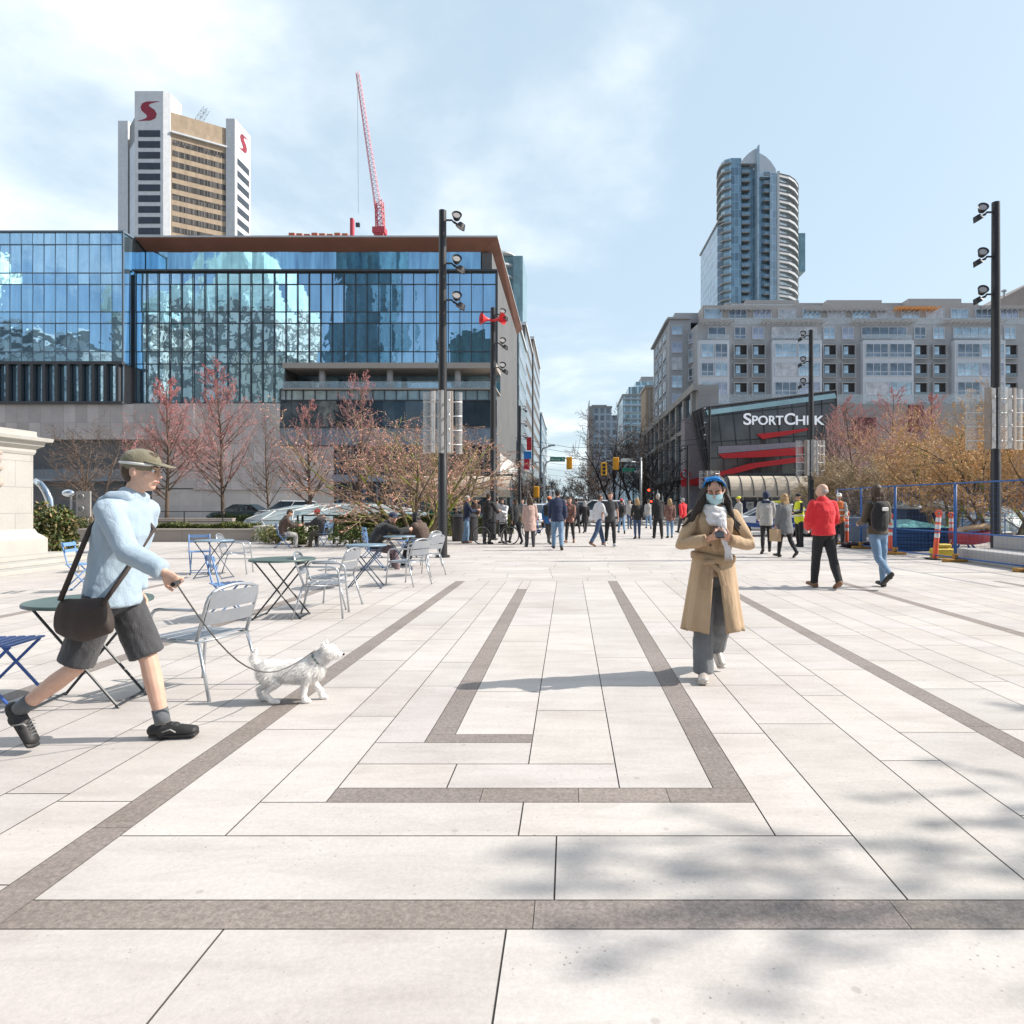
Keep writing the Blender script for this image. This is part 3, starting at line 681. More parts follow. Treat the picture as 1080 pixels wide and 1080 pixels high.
b = MB(); b.box(PX(787, 108), PX(842, 108), 108, 120, PZ(323, 103), PZ(316.5, 108)); b.box(PX(872, 108), PX(930, 108), 108, 120, PZ(323, 103), PZ(316.5, 108)); b.box(PX(958, 108), PX(1014, 108), 108, 120, PZ(323, 103), PZ(315, 108)); b.box(PX(765, 110), PX(1032, 110), 110, 119, PZ(323, 103), PZ(319.5, 110))
b.build('penthouse', M_apt3, T, w=True)
b = MB(); b.box(PX(770, 108), PX(835, 108), 107.4, 107.44, PZ(325, 107), PZ(320, 107)); b.build('roof_railing', M_clear, T, w=True)

T = thing('apartment_wing', 'grey apartment wing at the street corner with windows on two sides', 'building', (18, 110, 0))
Yw = 104.; x0, x1 = PX(706, Yw), PX(728.5, Yw)
b = MB(); b.prism([(x0, Yw), (x1, Yw), (x1, 124), (15.6, 124), (15.6, 106)], 0, PZ(337, Yw)); b.build('wall', M_apt, T, w=True)
b = MB(); b.prism([(x0-.3, Yw-.4), (x1, Yw-.4), (x1, 124), (15.1, 124.4), (15.1, 105.8)], PZ(337, Yw), PZ(335, Yw)); b.build('roof', M_apt3, T, w=True)
b = MB(); b.box(x1-2.0, x1+3.6, Yw+3, 121, PZ(335, Yw), PZ(330, Yw+3)); b.build('stair_tower', M_apt, T, w=True)
for r0, r1_ in ((344, 353), (361, 372), (377, 390), (396, 409), (415, 429)):
    window(T, PX(714, Yw), Yw-.03, (PZ(r0, Yw)+PZ(r1_, Yw))/2, 10*Yw/F, (r1_-r0)*Yw/F-.1, 2)
    for yy in (109.5, 114.5, 119.5): window(T, 15.55, yy, (PZ(r0, Yw)+PZ(r1_, Yw))/2+.1, 3.2, (r1_-r0)*Yw/F, 2, rz=R(-90))

# podium along the street
T = thing('shop_podium', 'grey podium of street shops with tall openings beside the sports store', 'building', (20, 85, 0))
M_pod = panels('podium_stone', (.42, .405, .39), 2.2, 3.2, .07, .75)
HP = 14.0; HQ = 12.0
b = MB(); b.box(15.7, 60, 70.5, 99.4, 0, HQ); b.box(13.5, 15.69, 70.5, 121, 0, HP); b.build('wall', M_pod, T, w=True)
b = MB()
for yy in (72.2, 77.4, 82.6, 87.8, 93, 98.2, 103.4, 108.6, 113.8, 119): b.box(13.1, 13.5, yy-.45, yy+.45, 0, HP-.6)
b.box(13.0, 13.5, 70.4, 121, HP-.6, HP+.15); b.box(13.15, 13.5, 70.4, 121, 9.6, 10.1); b.build('pilasters', M_pod, T, w=True)
for yy in (74.8, 80, 85.2, 90.4, 95.6, 100.8, 106, 111.2, 116.4):
    for zc, hh in ((11.8, 3.2), (6.9, 5)): window(T, 13.46, yy, zc, 3.6, hh, 3, M_mull2, M_win, R(-90))
b = MB(); b.box(12.0, 13.1, 71, 120, 4.1, 4.5); b.build('street_canopy', M_mull, T, w=True)
b = MB(); b.box(13.3, 13.49, 71, 120, .1, 4.1); b.build('shop_glazing', M_dkgl, T, w=True)
b = MB(); b.box(15.8, 60, 70.6, 70.65, HQ, HQ+1.0); b.build('terrace_railing', M_clear, T, w=True)
b = MB(); b.box(PX(900, 70), PX(925, 70), 70.2, 70.48, PZ(470, 70), PZ(440, 70)); b.box(PX(960, 70), PX(975, 70), 70.2, 70.48, PZ(455, 70), PZ(427, 70)); b.build('wall_panel', mat('maroon_panel', (.13, .03, .03), .5), T, w=True)
b = MB(); b.box(18.5, 60, 70.2, 70.49, 0, 4.3); b.build('shop_glazing', M_dkgl, T, w=True)

# ---------------------------------------------------------------- sports store
T = thing('sports_store', 'dark glass sports store with a slanted roof edge and red stripes', 'building', (18, 64, 0))
YS = 63.0
ps = lambda x, y, dy=0: Vector((PX(x, YS), YS+dy, PZ(y, YS)))
TL, TR, BL, BR = ps(741, 430), ps(882, 412), ps(750, 500), ps(884, 500)
SL = Vector((PX(731, 66), 66.5, PZ(434, 66))); SLb = Vector((PX(746, 66), 66.5, PZ(500, 66)))
b = MB(); b.v = [TL, TR, BR, BL, SL, SLb, Vector((TR.x, 70.4, TR.z)), Vector((BR.x, 70.4, BR.z)), Vector((SL.x+.5, 70.4, SL.z)), Vector((SLb.x+.3, 70.4, SLb.z))]
b.f = [(3, 2, 1, 0), (5, 3, 0, 4), (2, 7, 6, 1), (0, 1, 6, 8, 4), (9, 5, 4, 8), (3, 5, 9, 7, 2), (7, 9, 8, 6)]; b.m = [0]*7
b.build('glass_box', glassy('store_black_glass', (.085, .08, .085), .45, .05, .02, .5, .5, .25), T, w=True)
b = MB(); r_ = .09
def lerp2(u, v): return (TL.lerp(TR, u)).lerp(BL.lerp(BR, u), v)+Vector((0, -.06, 0))
for i in range(10): b.tube([lerp2(i/9, 0), lerp2(i/9, 1)], r_ if i in (0, 9) else .05, 4)
for v in (0, .14, .52, .76, 1): b.tube([lerp2(0, v), lerp2(1, v)], r_ if v in (0, 1) else .045, 4)
for i in range(4): b.tube([SL.lerp(TL, i/3), SLb.lerp(BL, i/3)], .05, 4)
for v in (0, .3, .6, 1): b.tube([SL.lerp(SLb, v), TL.lerp(BL, v)], .06, 4)
b.build('mullion_grid', M_mull, T, w=True)
M_sr = mat('store_red', (.62, .02, .025), .45, var=.06)
def flat(nm, pts, m, d=.12):
    b = MB(); q = [ps(x, y) for x, y in pts]; b.slab([(p.x, p.z) for p in q], YS-d-.03, YS-d); return b.build(nm, m, T, w=True)
flat('red_swoosh', [(797, 458), (826, 455), (853, 451.5), (853, 453.5), (830, 459), (804, 463.5)], M_sr, .16)
flat('red_stripe', [(757, 479), (800, 475.5), (846, 471.5), (846, 480), (800, 482.5), (762, 483.5)], M_sr, .16)
flat('red_stripe', [(757, 502), (758, 498), (790, 489), (846, 481.5), (846, 487), (800, 493), (768, 501)], M_sr, .15)
flat('lilac_stripe', [(757, 471), (800, 469), (846, 466), (846, 471), (800, 475), (757, 478.5)], mat('lilac_panel', (.33, .29, .33), .5), .13)
flat('clear_strip', [(744, 433), (880, 415), (882, 420), (746, 438)], glassy('pale_strip_glass', (.35, .48, .50), .6, .05), .10)
M_let = lamp('white_letters', (.80, .83, .88), .25)
zt = PZ(448.5, YS); k_ = YS/F
def letters(s_, x0, x1, hpx, dz=0):
    o = text('lettering', s_, 1, M_let, T, (0, 0, 0), ext=.06, align='LEFT', bold=.012)
    me = o.data; xs = [v.co.x for v in me.vertices]; ys = [v.co.y for v in me.vertices]
    w_, h_ = max(xs)-min(xs), max(ys)-min(ys)
    for v in me.vertices: v.co.x = (v.co.x-min(xs))*((x1-x0)*k_/w_); v.co.y = (v.co.y-min(ys))*hpx*k_/h_
    o.location = Vector((PX(x0, YS), YS-.3, zt))-off(T); return o
letters('S', 783.3, 791.4, 12.3); letters('PORT', 792.4, 825, 9.6); letters('C', 826.3, 837.2, 12.3); letters('HEK', 838.2, 868, 9.6)
b = MB(); b.box(PX(752, YS), PX(884, YS), YS+.3, 70.4, 0, BL.z-.03); b.build('ground_floor', M_dkgl, T, w=True)
b = MB(); b.box(PX(718, 68), PX(748, 68), 67.6, 68, PZ(512, 68), PZ(506, 68)); b.build('red_fascia', M_sr, T, w=True)
b = MB(); b.slab([(PX(718, 68), PZ(508, 68)), (PX(740, 68), PZ(503, 68)), (PX(740, 68), PZ(509, 68)), (PX(718, 68), PZ(514, 68))], 67.3, 67.5); b.build('red_sign', M_sr, T, w=True)
b = MB(); b.ring((PX(723, 67), 67.0, PZ(500.5, 67)), .42, .1, 'Y', 20, 6); b.build('round_sign', M_sr, T, w=True)
b = MB(); b.box(PX(722, 68.3), PX(746, 68.3), 68.3, 70.5, 0, PZ(440, 68)); b.build('side_panel', mat('lilac_grey', (.36, .32, .34), .6), T, w=True)

# ---------------------------------------------------------------- condo tower
YC = 250.; sc_ = YC/F; zc = lambda y: PZ(y, YC)
T = thing('condo_tower', 'tall blue glass condo tower with curved white balconies and pointed crown', 'building', (PX(797, YC), YC+12, 0))
M_cg = panels('condo_blue_glass', (.20, .31, .38), 1.5, 3.17, .3, 1.9, rough=.12, off=0, mortar=.06, metal=.3, spec=.8)
M_cg2 = panels('condo_pale_glass', (.36, .46, .52), 1.4, 3.17, .2, 1.6, rough=.12, off=0, mortar=.07, metal=.3, spec=.8)
xc = lambda x: PX(x, YC)
TT = zc(172)
Lc = [(PX(x, YC+d), YC+d) for x, d in ((757.5, 13), (758, 8), (760.5, 4), (764, 1.6), (771, .2))]
Rc = [(PX(x, YC+d), YC+d) for x, d in ((821, .2), (829, 2), (835, 5), (838.5, 9), (839, 13))]
b = MB(); b.prism(Lc+[(xc(782), YC+.2), (xc(782), YC+20), (PX(760, YC+20), YC+20)], 0, TT+2); b.build('left_bulge', M_cg, T, w=True)
b = MB(); b.prism([(xc(782.2), YC+2.2), (xc(812), YC+2.2), (xc(812), YC+28), (xc(782.2), YC+28)], 0, zc(176)); b.build('centre_shaft', M_cg, T, w=True)
b = MB(); b.prism([(xc(812.2), YC+.2)]+Rc+[(Rc[-1][0], YC+28), (xc(812.2), YC+28)], 0, zc(184)); b.build('right_bulge', M_cg2, T, w=True)
b = MB(); b.box(xc(819.5), xc(822), YC-.6, YC+.19, 0, zc(181)); b.build('white_pier', M_fasc, T, w=True)
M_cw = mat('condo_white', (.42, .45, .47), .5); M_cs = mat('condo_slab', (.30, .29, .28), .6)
fl = 9*sc_
lb = MB(); lb.prism([(x-.9 if i < 4 else x, y-.9) for i, (x, y) in enumerate(Lc)]+[Lc[-1], Lc[0]], -.22, .22)
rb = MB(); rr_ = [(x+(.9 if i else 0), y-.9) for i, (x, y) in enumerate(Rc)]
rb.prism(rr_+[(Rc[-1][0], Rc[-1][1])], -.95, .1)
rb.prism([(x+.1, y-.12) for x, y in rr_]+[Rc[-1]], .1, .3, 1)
cb = MB(); cb.box(xc(783), xc(791.5), YC+.3, YC+2.2, -.2, .15); cb.box(xc(783), xc(791.5), YC+.3, YC+.4, .15, 1.1, 1)
cb2 = MB(); cb2.box(xc(806), xc(812), YC+.3, YC+2.2, -.2, .15); cb2.box(xc(806), xc(812), YC+.3, YC+.4, .15, 1.1, 1)
# dark strip over each white balcony front: the opening's shade painted on
o0 = off(T)
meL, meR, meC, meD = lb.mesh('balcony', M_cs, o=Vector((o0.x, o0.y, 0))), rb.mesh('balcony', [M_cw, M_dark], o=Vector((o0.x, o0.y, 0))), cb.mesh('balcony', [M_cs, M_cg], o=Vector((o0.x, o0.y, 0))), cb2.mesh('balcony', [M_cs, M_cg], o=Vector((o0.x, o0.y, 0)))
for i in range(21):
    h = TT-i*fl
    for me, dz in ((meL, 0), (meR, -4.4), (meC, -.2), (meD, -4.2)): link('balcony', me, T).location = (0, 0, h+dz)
b = MB(); b.slab([(xc(797.3), zc(230)), (xc(799), zc(230)), (xc(799.3), zc(155.5)), (xc(797), zc(157.5))], YC-2.2, YC+2.1); b.box(xc(797.3), xc(799), YC-2.2, YC+2.1, 0, zc(230)-.01); b.build('fin', M_cg2, T, w=True)
b = MB()
b.slab([(xc(x), zc(y)) for x, y in ((780, 173), (782, 170), (785, 166.5), (789, 162.5), (793, 159.5), (797.2, 157), (797.2, 173))], YC-.5, YC+6)
b.slab([(xc(x), zc(y)) for x, y in ((799.1, 186), (799.1, 159), (804, 160.5), (809, 163.5), (814, 168.5), (819, 176), (821, 186))], YC+1.2, YC+8)
b.build('crown', mat('pale_crown', (.60, .63, .65), .35, .3), T, w=True)
b = MB(); b.box(xc(800), xc(812), YC+2.25, YC+4, zc(186), zc(173)); b.box(xc(799.5), xc(821), YC+.5, YC+1, zc(186), zc(182)); b.build('crown_louvre', M_cg2, T, w=True)
b = MB(); b.box(xc(838), PX(846.5, 265), 262, 275, PZ(384-95, 265), PZ(249, 265)); b.build('glass_annex', panels('teal_annex', (.22, .38, .44), 1.6, 1.6, .15, .6, rough=.2, off=0), T, w=True)
T = thing('lower_condo_slab', 'lower blue slab block adjoining the left of the curved condo tower', 'building', (PX(752, 262), 272, 0))
b = MB(); b.prism([(PX(757, 253), 253.5), (PX(762, 253), 252.5), (PX(762, 253)+1, 285), (PX(740, 283), 285)], 0, PZ(237, 254)); b.build('wall', panels('slab_blue_glass', (.20, .29, .38), 1.9, 3.1, .3, 2.0, rough=.2, off=0, mortar=.16), T, w=True)
b = MB(); b.prism([(PX(756, 253), 252.6), (PX(763, 253), 251.5), (PX(762, 253)+1, 286), (PX(739, 283), 286)], PZ(237, 254), PZ(235.4, 254)); b.build('roof', M_cs, T, w=True)

# ---------------------------------------------------------------- farther buildings, right of the street
def block(nm, label, px0, px1, Y, depth, ytop, m, extra=(), roofm=None):
    T = thing(nm, label, 'building', (PX((px0+px1)/2, Y), Y+depth/2, 0)); b = MB(); b.box(PX(px0, Y), PX(px1, Y), Y, Y+depth, 0, PZ(ytop, Y)); b.build('wall', m, T, w=True)
    b = MB(); b.box(PX(px0, Y)-.3, PX(px1, Y)+.3, Y-.3, Y+depth+.3, PZ(ytop, Y), PZ(ytop, Y)+.7); b.build('cornice', roofm or M_cs, T, w=True)
    for nm2, x0, x1, y0, y1, mm, dy in extra:
        b = MB(); b.box(PX(x0, Y), PX(x1, Y), Y-dy, Y+depth*.8, PZ(y1, Y), PZ(y0, Y)); b.build(nm2, mm, T, w=True)
    return T
M_gg = panels('grey_grid_windows', (.22, .25, .28), 2.6, 3.2, .35, 1.9, rough=.3, off=0, mortar=.5)
block('slab_tower', 'grey slab tower with a plain end strip far down the street', 622, 645, 300, 30, 430, M_gg, [('end_strip', 621, 625.5, 430, 560, M_cs, .5), ('roof_box', 624, 640, 427, 430, M_cs, 0), ('lower_slab', 645, 657, 438, 560, M_gg, .2), ('mast', 621.3, 621.8, 422, 430, M_cs, 0)])
T = block('stepped_glass_tower', 'stepped pale blue glass tower right of the street vista', 657, 693, 220, 25, 418, panels('blue_glass_grid', (.27, .38, .44), 2.2, 3.1, .3, 1.9, rough=.2, off=0, mortar=.3), [('upper_stage', 663, 693, 408, 418, panels('blue_glass_grid', (.2, .3, .36), 2, 3), 0), ('upper_stage', 671, 693, 402, 408, MATS['blue_glass_grid'], -1), ('roof_drum', 677, 690, 396, 402, M_apt3, -2)])
for i in range(13):
    b = MB(); b.box(PX(656.5, 220), PX(692, 220), 219.3, 219.99, PZ(421+i*7, 220)-.2, PZ(421+i*7, 220)+.2); b.build('balcony', M_cw, T, w=True)
T = block('tan_tower', 'narrow tan tower with vertical piers next to the grey apartment wing', 681, 698, 180, 12, 409, panels('tan_brick', (.33, .26, .185), 1, 3, .06, .8))
b = MB()
for x in (684, 688, 692): b.box(PX(x, 180), PX(x+1.6, 180), 179.8, 179.98, 10, PZ(412, 180))
b.build('pier', M_cs, T, w=True)
b = MB(); T = thing('gabled_building', 'taupe building with a sloping roof behind the right lamp post', 'building', (PX(1065, 130), 138, 0))
b.slab([(PX(1036, 130), 0), (PX(1130, 130), 0), (PX(1130, 130), PZ(285, 130)), (PX(1112, 130), PZ(285, 130)), (PX(1036, 130), PZ(326, 130))], 130, 150); b.build('wall', panels('taupe_siding', (.33, .29, .265), 8, 2.2, .05, .75), T, w=True)
b = MB(); b.tube([P(1059, 313, 129.9), P(1059, 307, 129.9)], .25, 8); b.tube([P(1059, 307.5, 129.9), P(1059, 306, 129.9)], .5, 8); b.build('vent', M_steel, T, w=True)

block('low_hall', 'low brown hall closing the far end of the street', 577, 628, 520, 30, 527, panels('brown_brick', (.24, .20, .17), 2, 2), [('upper_floor', 586, 606, 523.5, 527, M_cs, 0)])
# ---------------------------------------------------------------- buildings behind the camera, seen in the glass front
def reflected(nm, label, x0, x1, y0, y1, h, m, extra=None):
    T = thing(nm, label, 'building', ((x0+x1)/2, (y0+y1)/2, 0)); b = MB(); b.box(x0, x1, y0, y1, 0, h); b.build('wall', m, T, w=True)
    if extra: extra(T)
    return T
M_rst = panels('hotel_stone', (.80, .78, .72), 4.4, 3.8, .1, .3, mortar=.8, off=0)
M_cop = mat('copper_green', (.66, .77, .73), .6, var=.2, scale=.4)
VYm = 136.
def roof_h(x0, x1, y0, y1, h0, h1):
    def f(T):
        b = MB(); i = 5; b.add([(x0, y0, h0), (x1, y0, h0), (x1, y1, h0), (x0, y1, h0), (x0+i*2, y0+i, h1), (x1-i*2, y0+i, h1), (x1-i*2, y1-i, h1), (x0+i*2, y1-i, h1)], [(0, 1, 5, 4), (1, 2, 6, 5), (2, 3, 7, 6), (3, 0, 4, 7), (4, 5, 6, 7)]); b.build('roof', M_cop, T, w=True)
        for k in range(4): c = MB(); xx = x0+4+k*(x1-x0-8)/3; c.add([(xx-1.6, y1-1, h0), (xx+1.6, y1-1, h0), (xx+1.6, y1+.2, h0), (xx-1.6, y1+.2, h0), (xx, y1-.4, h0+7)], [(0, 1, 4), (1, 2, 4), (2, 3, 4), (3, 0, 4)]); c.build('dormer', M_cop, T, w=True)
    return f
reflected('stone_hotel', 'stone hotel with a steep green copper roof mirrored in the glass', -100, -74, -60, -34, 52, M_rst, roof_h(-100, -74, -60, -34, 52, 72))
reflected('stone_hotel_wing', 'lower stone hotel wing mirrored in the store glass', -112, -100.2, -58, -30, 47, M_rst, roof_h(-112, -100.2, -58, -30, 47, 54))
reflected('bay_window_tower', 'pale tower with green bay windows mirrored at the left edge', -168, -146, -40, -20, 66, panels('green_bays', (.55, .64, .61), 2.6, 3.2, .5, 1.8, mortar=.5))
reflected('banded_office', 'dark office block with white bands mirrored in the left wing', -144, -118, -42, -20, 42, panels('white_bands', (.10, .11, .12), 60, 2.6, .2, 5, mortar=.5))
reflected('grey_office', 'mid grey office block mirrored beside the banded office', -117, -103, -30, -10, 36, panels('grey_office_wall', (.40, .42, .43), 3, 3, .2, .5, mortar=.3))
reflected('blue_glass_tower', 'dark blue glass tower mirrored near the middle of the store', -54, -42, -40, -20, 64, panels('dark_blue_tower', (.06, .13, .18), 1.6, 3.4, .5, .5, rough=.2))
reflected('dark_tower', 'dark green tower mirrored at the right end of the store', -34, -16, -60, -44, 46, panels('dark_green_tower', (.05, .11, .12), 1.8, 3.4, .4, .4, rough=.2))
reflected('cream_block', 'cream stone block mirrored above the red trees', -72, -57, -30, -12, 34, panels('cream_wall', (.70, .65, .55), 2.8, 3.4, .1, .35, mortar=.5))
# ---------------------------------------------------------------- lamp posts
M_black = mat('black_paint', (.022, .022, .024), .42, var=.15, spec=.5)
M_lens = mat('lamp_lens', (.42, .40, .38), .2, var=.05, coat=.5)
M_bolt = mat('bolt', (.7, .7, .7), .3, .8)
M_acr = seethrough('clear_acrylic', (.62, .62, .61), .30, .15)
M_acr2 = seethrough('tinted_acrylic', (.38, .32, .28), .55, .2)
M_horn = mat('horn_red', (.62, .04, .045), .4, var=.06)
def flood(b, x, y, z, d):
    """a pair of floodlights on a short bracket; d is the side they reach to"""
    b.tube([(x, y, z), (x+d*.22, y, z), (x+d*.32, y-.05, z-.12)], .035, 6)
    M = Matrix.Rotation(R(25*d), 3, 'Y') @ Matrix.Rotation(R(62), 3, 'X')
    c = Vector((x+d*.42, y-.1, z+.12))
    n = 16
    for r0, z0, r1, z1, mi in ((.165, 0, .19, .06, 0), (.11, -.16, .165, 0, 0), (.0, .03, .125, .03, 1), (.125, .03, .185, .055, 0), (.05, -.2, .11, -.16, 0)):
        vs = [c+M @ Vector((r*math.cos(2*math.pi*j/n), r*math.sin(2*math.pi*j/n), zz_)) for r, zz_ in ((r0, z0), (r1, z1)) for j in range(n)]
        b.add(vs, [(j, (j+1) % n, n+(j+1) % n, n+j) for j in range(n)], mi)
    c = Vector((x+d*.56, y-.05, z-.26)); M = Matrix.Rotation(R(-150*d), 3, 'Y')
    for r0, z0, r1, z1, mi in ((.12, -.13, .17, 0, 0), (.17, 0, .19, .06, 0), (.0, -.13, .12, -.13, 0), (.0, .045, .16, .045, 1)):
        vs = [c+M @ Vector((r*math.cos(2*math.pi*j/n), r*math.sin(2*math.pi*j/n), zz_)) for r, zz_ in ((r0, z0), (r1, z1)) for j in range(n)]
        b.add(vs, [(j, (j+1) % n, n+(j+1) % n, n+j) for j in range(n)], mi)
    b.tube([(x+d*.3, y-.02, z-.08), (x+d*.5, y, z-.2)], .04, 6)
def lamp_post(label, x, Y, h, d, panel=None, spread=1.0, levels=(.27, 1.45, 2.45)):
    T = thing('lamp_post', label, 'lamp post', (x, Y, 0), 0, 'black plaza lamp posts with three pairs of floodlights')
    b = MB(); b.lathe([(.125, 0), (.125, 2.6), (.115, 2.62), (.115, 5), (.10, h)], 20); b.build('pole', M_black, T, 40)
    b = MB(); b.lathe([(.2, 0), (.2, .05), (.16, .07)], 20); b.build('base_plate', M_black, T, 40)
    for l in levels:
        b = MB(); flood(b, 0, 0, 0, d); c_ = Vector((d*.09, -.02, h-l)); b.v = [v*.74+c_ for v in b.v]; b.build('floodlight', [M_black, M_lens], T, 50)
    if panel:
        z0, z1 = panel
        for i, (u0, u1, yy, m) in enumerate(((-.62, -.36, .05, M_acr), (-.34, -.16, -.2, M_acr2), (.16, .36, -.16, M_acr2), (.38, .60, .05, M_acr), (-.10, .10, -.30, M_acr))):
            b = MB(); u0 *= spread; u1 *= spread; n = 5
            for j in range(n):
                a0, a1 = u0+(u1-u0)*j/n, u0+(u1-u0)*(j+1)/n
                k0, k1 = -.05*math.sin(math.pi*j/n), -.05*math.sin(math.pi*(j+1)/n)
                b.add([(a0, yy+k0, z0), (a1, yy+k1, z0), (a1, yy+k1, z1), (a0, yy+k0, z1), (a0, yy+k0+.015, z0), (a1, yy+k1+.015, z0), (a1, yy+k1+.015, z1), (a0, yy+k0+.015, z1)], [(0, 1, 2, 3), (5, 4, 7, 6), (3, 2, 6, 7), (1, 0, 4, 5)])
            b.build('acrylic_panel', m, T, 60)
        for s_ in (-1, 1):
            b = MB(); b.box(s_*.21-.045, s_*.21+.045, -.27, -.24, z0+.02, z1-.02); b.build('white_strip', mat('white_strip', (.72, .70, .67), .5), T)
        b = MB()
        for q in range(4):
            zq = z0+(z1-z0)*(.15+.23*q); b.tube([(-.62*spread, 0, zq), (.60*spread, 0, zq)], .012, 5, 0)
            for s_ in (-.22, .22): b.ball((s_, -.3, zq), .035, 8, 6); b.tube([(s_, -.3, zq), (s_*.6, -.1, zq)], .012, 5)
        b.build('bracket', M_bolt, T, True)
    return T
lamp_post('tall lamp post beside the seated pair, nearest on the left', -3.45, 18.4, 9.48, 1, (2.83, 4.52), .88)
T = lamp_post('lamp post carrying two red horns, second on the left', -3.1, 27.5, 9.48, 1)
for d in (-1, 1):
    b = MB(); b.T = Matrix.Translation((d*.05, -.12, 8.95)) @ Matrix.Rotation(R(-28*d), 4, 'Z') @ Matrix.Rotation(R(90*d), 4, 'Y') @ Matrix.Scale(.85, 4); b.lathe([(.05, 0), (.06, .12), (.10, .24), (.17, .38), (.27, .50), (.29, .52)], 18, cap=False); b.lathe([(.28, .52), (.16, .36), (.05, .2)], 18, cap=False)
    b.at().tube([(0, -.1, 8.93), (d*.1, -.12, 8.93)], .05, 8)
    b.build('horn', M_horn, T, 60)
lamp_post('distant slim lamp post at the left kerb of the street', -4.0, 54.8, 9.48, 1)
lamp_post('tall lamp post behind the blue fence, nearest on the right', 11.35, 17.9, 9.48, -1, (2.9, 4.52), 1.25)
lamp_post('lamp post before the sports store lettering', 11.15, 31, 9.48, -1, (2.75, 4.4), 1.1)
lamp_post('lamp post at the left corner of the sports store', 11.5, 55, 9.48, -1, (2.75, 4.2), 1.4)
lamp_post('short distant lamp post near the red corner sign', 10.6, 60, 6.7, -1)

# ---------------------------------------------------------------- entrance pavilions with their curved awnings
M_awn = mat('cream_canvas', (.50, .43, .34), .8, var=.05)
M_navy = mat('navy_sign', (.015, .03, .085), .4)
M_sgn = mat('sign_white', (.75, .75, .73), .5)
def pavilion(label, x0, x1, Y, seams, shield_x, grp):
    T = thing('entrance_pavilion', label, 'pavilion', ((x0+x1)/2, Y+2, 0), 0, grp)
    zt, zb_ = 3.62, 2.1; n = 8; b = MB()
    prof = [(Y+1.4-1.4*math.sin(a), zb_+(zt-zb_)*math.cos(a)**.8) for a in [i*math.pi/2/n for i in range(n+1)]]
    prof = [(y, z_) for y, z_ in prof]
    m = 6
    for i in range(n):
        (ya, z0), (yb, z1) = prof[i], prof[i+1]
        for j in range(m):
            a, c = x0+(x1-x0)*j/m, x0+(x1-x0)*(j+1)/m; b.quad((a, yb, z1), (c, yb, z1), (c, ya, z0), (a, ya, z0))
    b.quad((x0, Y+1.4, zt), (x1, Y+1.4, zt), (x1, Y+4, zt), (x0, Y+4, zt)); b.box(x0, x1, Y+.0, Y+.06, zb_-.12, zb_)
    b.build('awning', M_awn, T, w=True)
    b = MB(); b.box(x0-.1, x1+.1, Y+1.3, Y+1.45, zt+.01, zt+.14)
    for j in range(seams+1):
        x = x0+(x1-x0)*j/seams; b.tube([(x, y-.03, z_) for y, z_ in prof], .035, 4)
    b.build('awning_ribs', M_black, T, w=True)
    b = MB(); b.box(x0+.2, x1-.2, Y+1.5, Y+4, 0, 3.6); b.build('glazing', M_dkgl, T, w=True)
    b = MB(); x = x0+.2
    while x < x1: b.box(x-.05, x+.05, Y+1.38, Y+1.49, 0, 2.2); x += 1.1
    b.build('frame', M_steel, T, w=True)
    for i, dx in enumerate((-.5, .62, 1.4)):
        b = MB(); b.box(shield_x+dx-.02, shield_x+dx+.98 if i == 0 else shield_x+dx+.7, Y+1.25, Y+1.3, .75, 1.75); s_ = b.build('sign_board', M_navy, T, w=True)
        if i == 0:
            c = MB(); cxx = shield_x; zz_ = 1.3
            c.slab([(cxx-.28, zz_+.34), (cxx-.28, zz_-.08), (cxx-.16, zz_-.28), (cxx, zz_-.4), (cxx+.16, zz_-.28), (cxx+.28, zz_-.08), (cxx+.28, zz_+.34)], Y+1.2, Y+1.24); c.build('shield', M_sgn, s_, w=True)
            t = text('lettering', 'UBC', .26, M_navy, s_, Vector((cxx, Y+1.185, zz_+.06))-off(T), ext=.004)
            w3 = MB()
            for q in range(3): w3.tube([(cxx-.22+.055*k, Y+1.19, zz_-.04-q*.09+.018*math.sin(k*1.6)) for k in range(9)], .012, 4)
            w3.build('wave_mark', M_navy, s_, w=True)
    return T
pavilion('cream awning pavilion behind the magnolia tree, left of the street', -11.6, -4.3, 50, 7, PX(485, 51.2), 'entrance pavilions with cream awnings')
pavilion('cream awning pavilion behind the police car, right of the street', 12.0, 18.1, 50, 7, PX(791, 51.2), 'entrance pavilions with cream awnings')
b = MB(); b.box(PX(449, 51), PX(461, 51), 50.9, 51.1, .7, 1.7); b.box(PX(472, 51), PX(478, 51), 50.9, 51.1, .8, 1.5)
solo(b, 'green_sign', mat('green_sign', (.01, .20, .11), .5), 'green sign board under the left cream awning', 'sign')

# ---------------------------------------------------------------- traffic lights, street name plates, wires
M_yel = mat('signal_yellow', (.72, .36, .02), .5, var=.05)
M_grn = mat('street_green', (.01, .21, .14), .5)
def head(T, x, Y, z, face, lit=None, sc=1):
    b = MB(); b.box(x-.26*sc, x+.26*sc, Y, Y+.35, z-.55*sc, z+.55*sc, bev=.04); h = b.build('signal_head', M_yel if face < 2 else M_black, T, w=True)
    for i in range(3):
        zc_ = z+(.33-.33*i)*sc; b = MB()
        if face: b.at((x, Y-.01, zc_), rx=R(90)).lathe([(.001, 0), (.12*sc, 0), (.13*sc, .03)], 12, cap=False)
        else: b.at((x+.02, Y-.02, zc_), rx=R(90)).lathe([(.10*sc, 0), (.13*sc, .12)], 12)
        b.build('lens', lamp('lit_red', (1, .06, .02), 3) if lit == i else (M_black if face else M_yel), h, w=True, smooth=40)
T = thing('traffic_signal', 'yellow signal and green street plate on the left mast arm', 'traffic signal', (PX(574, 60), 60, 0))
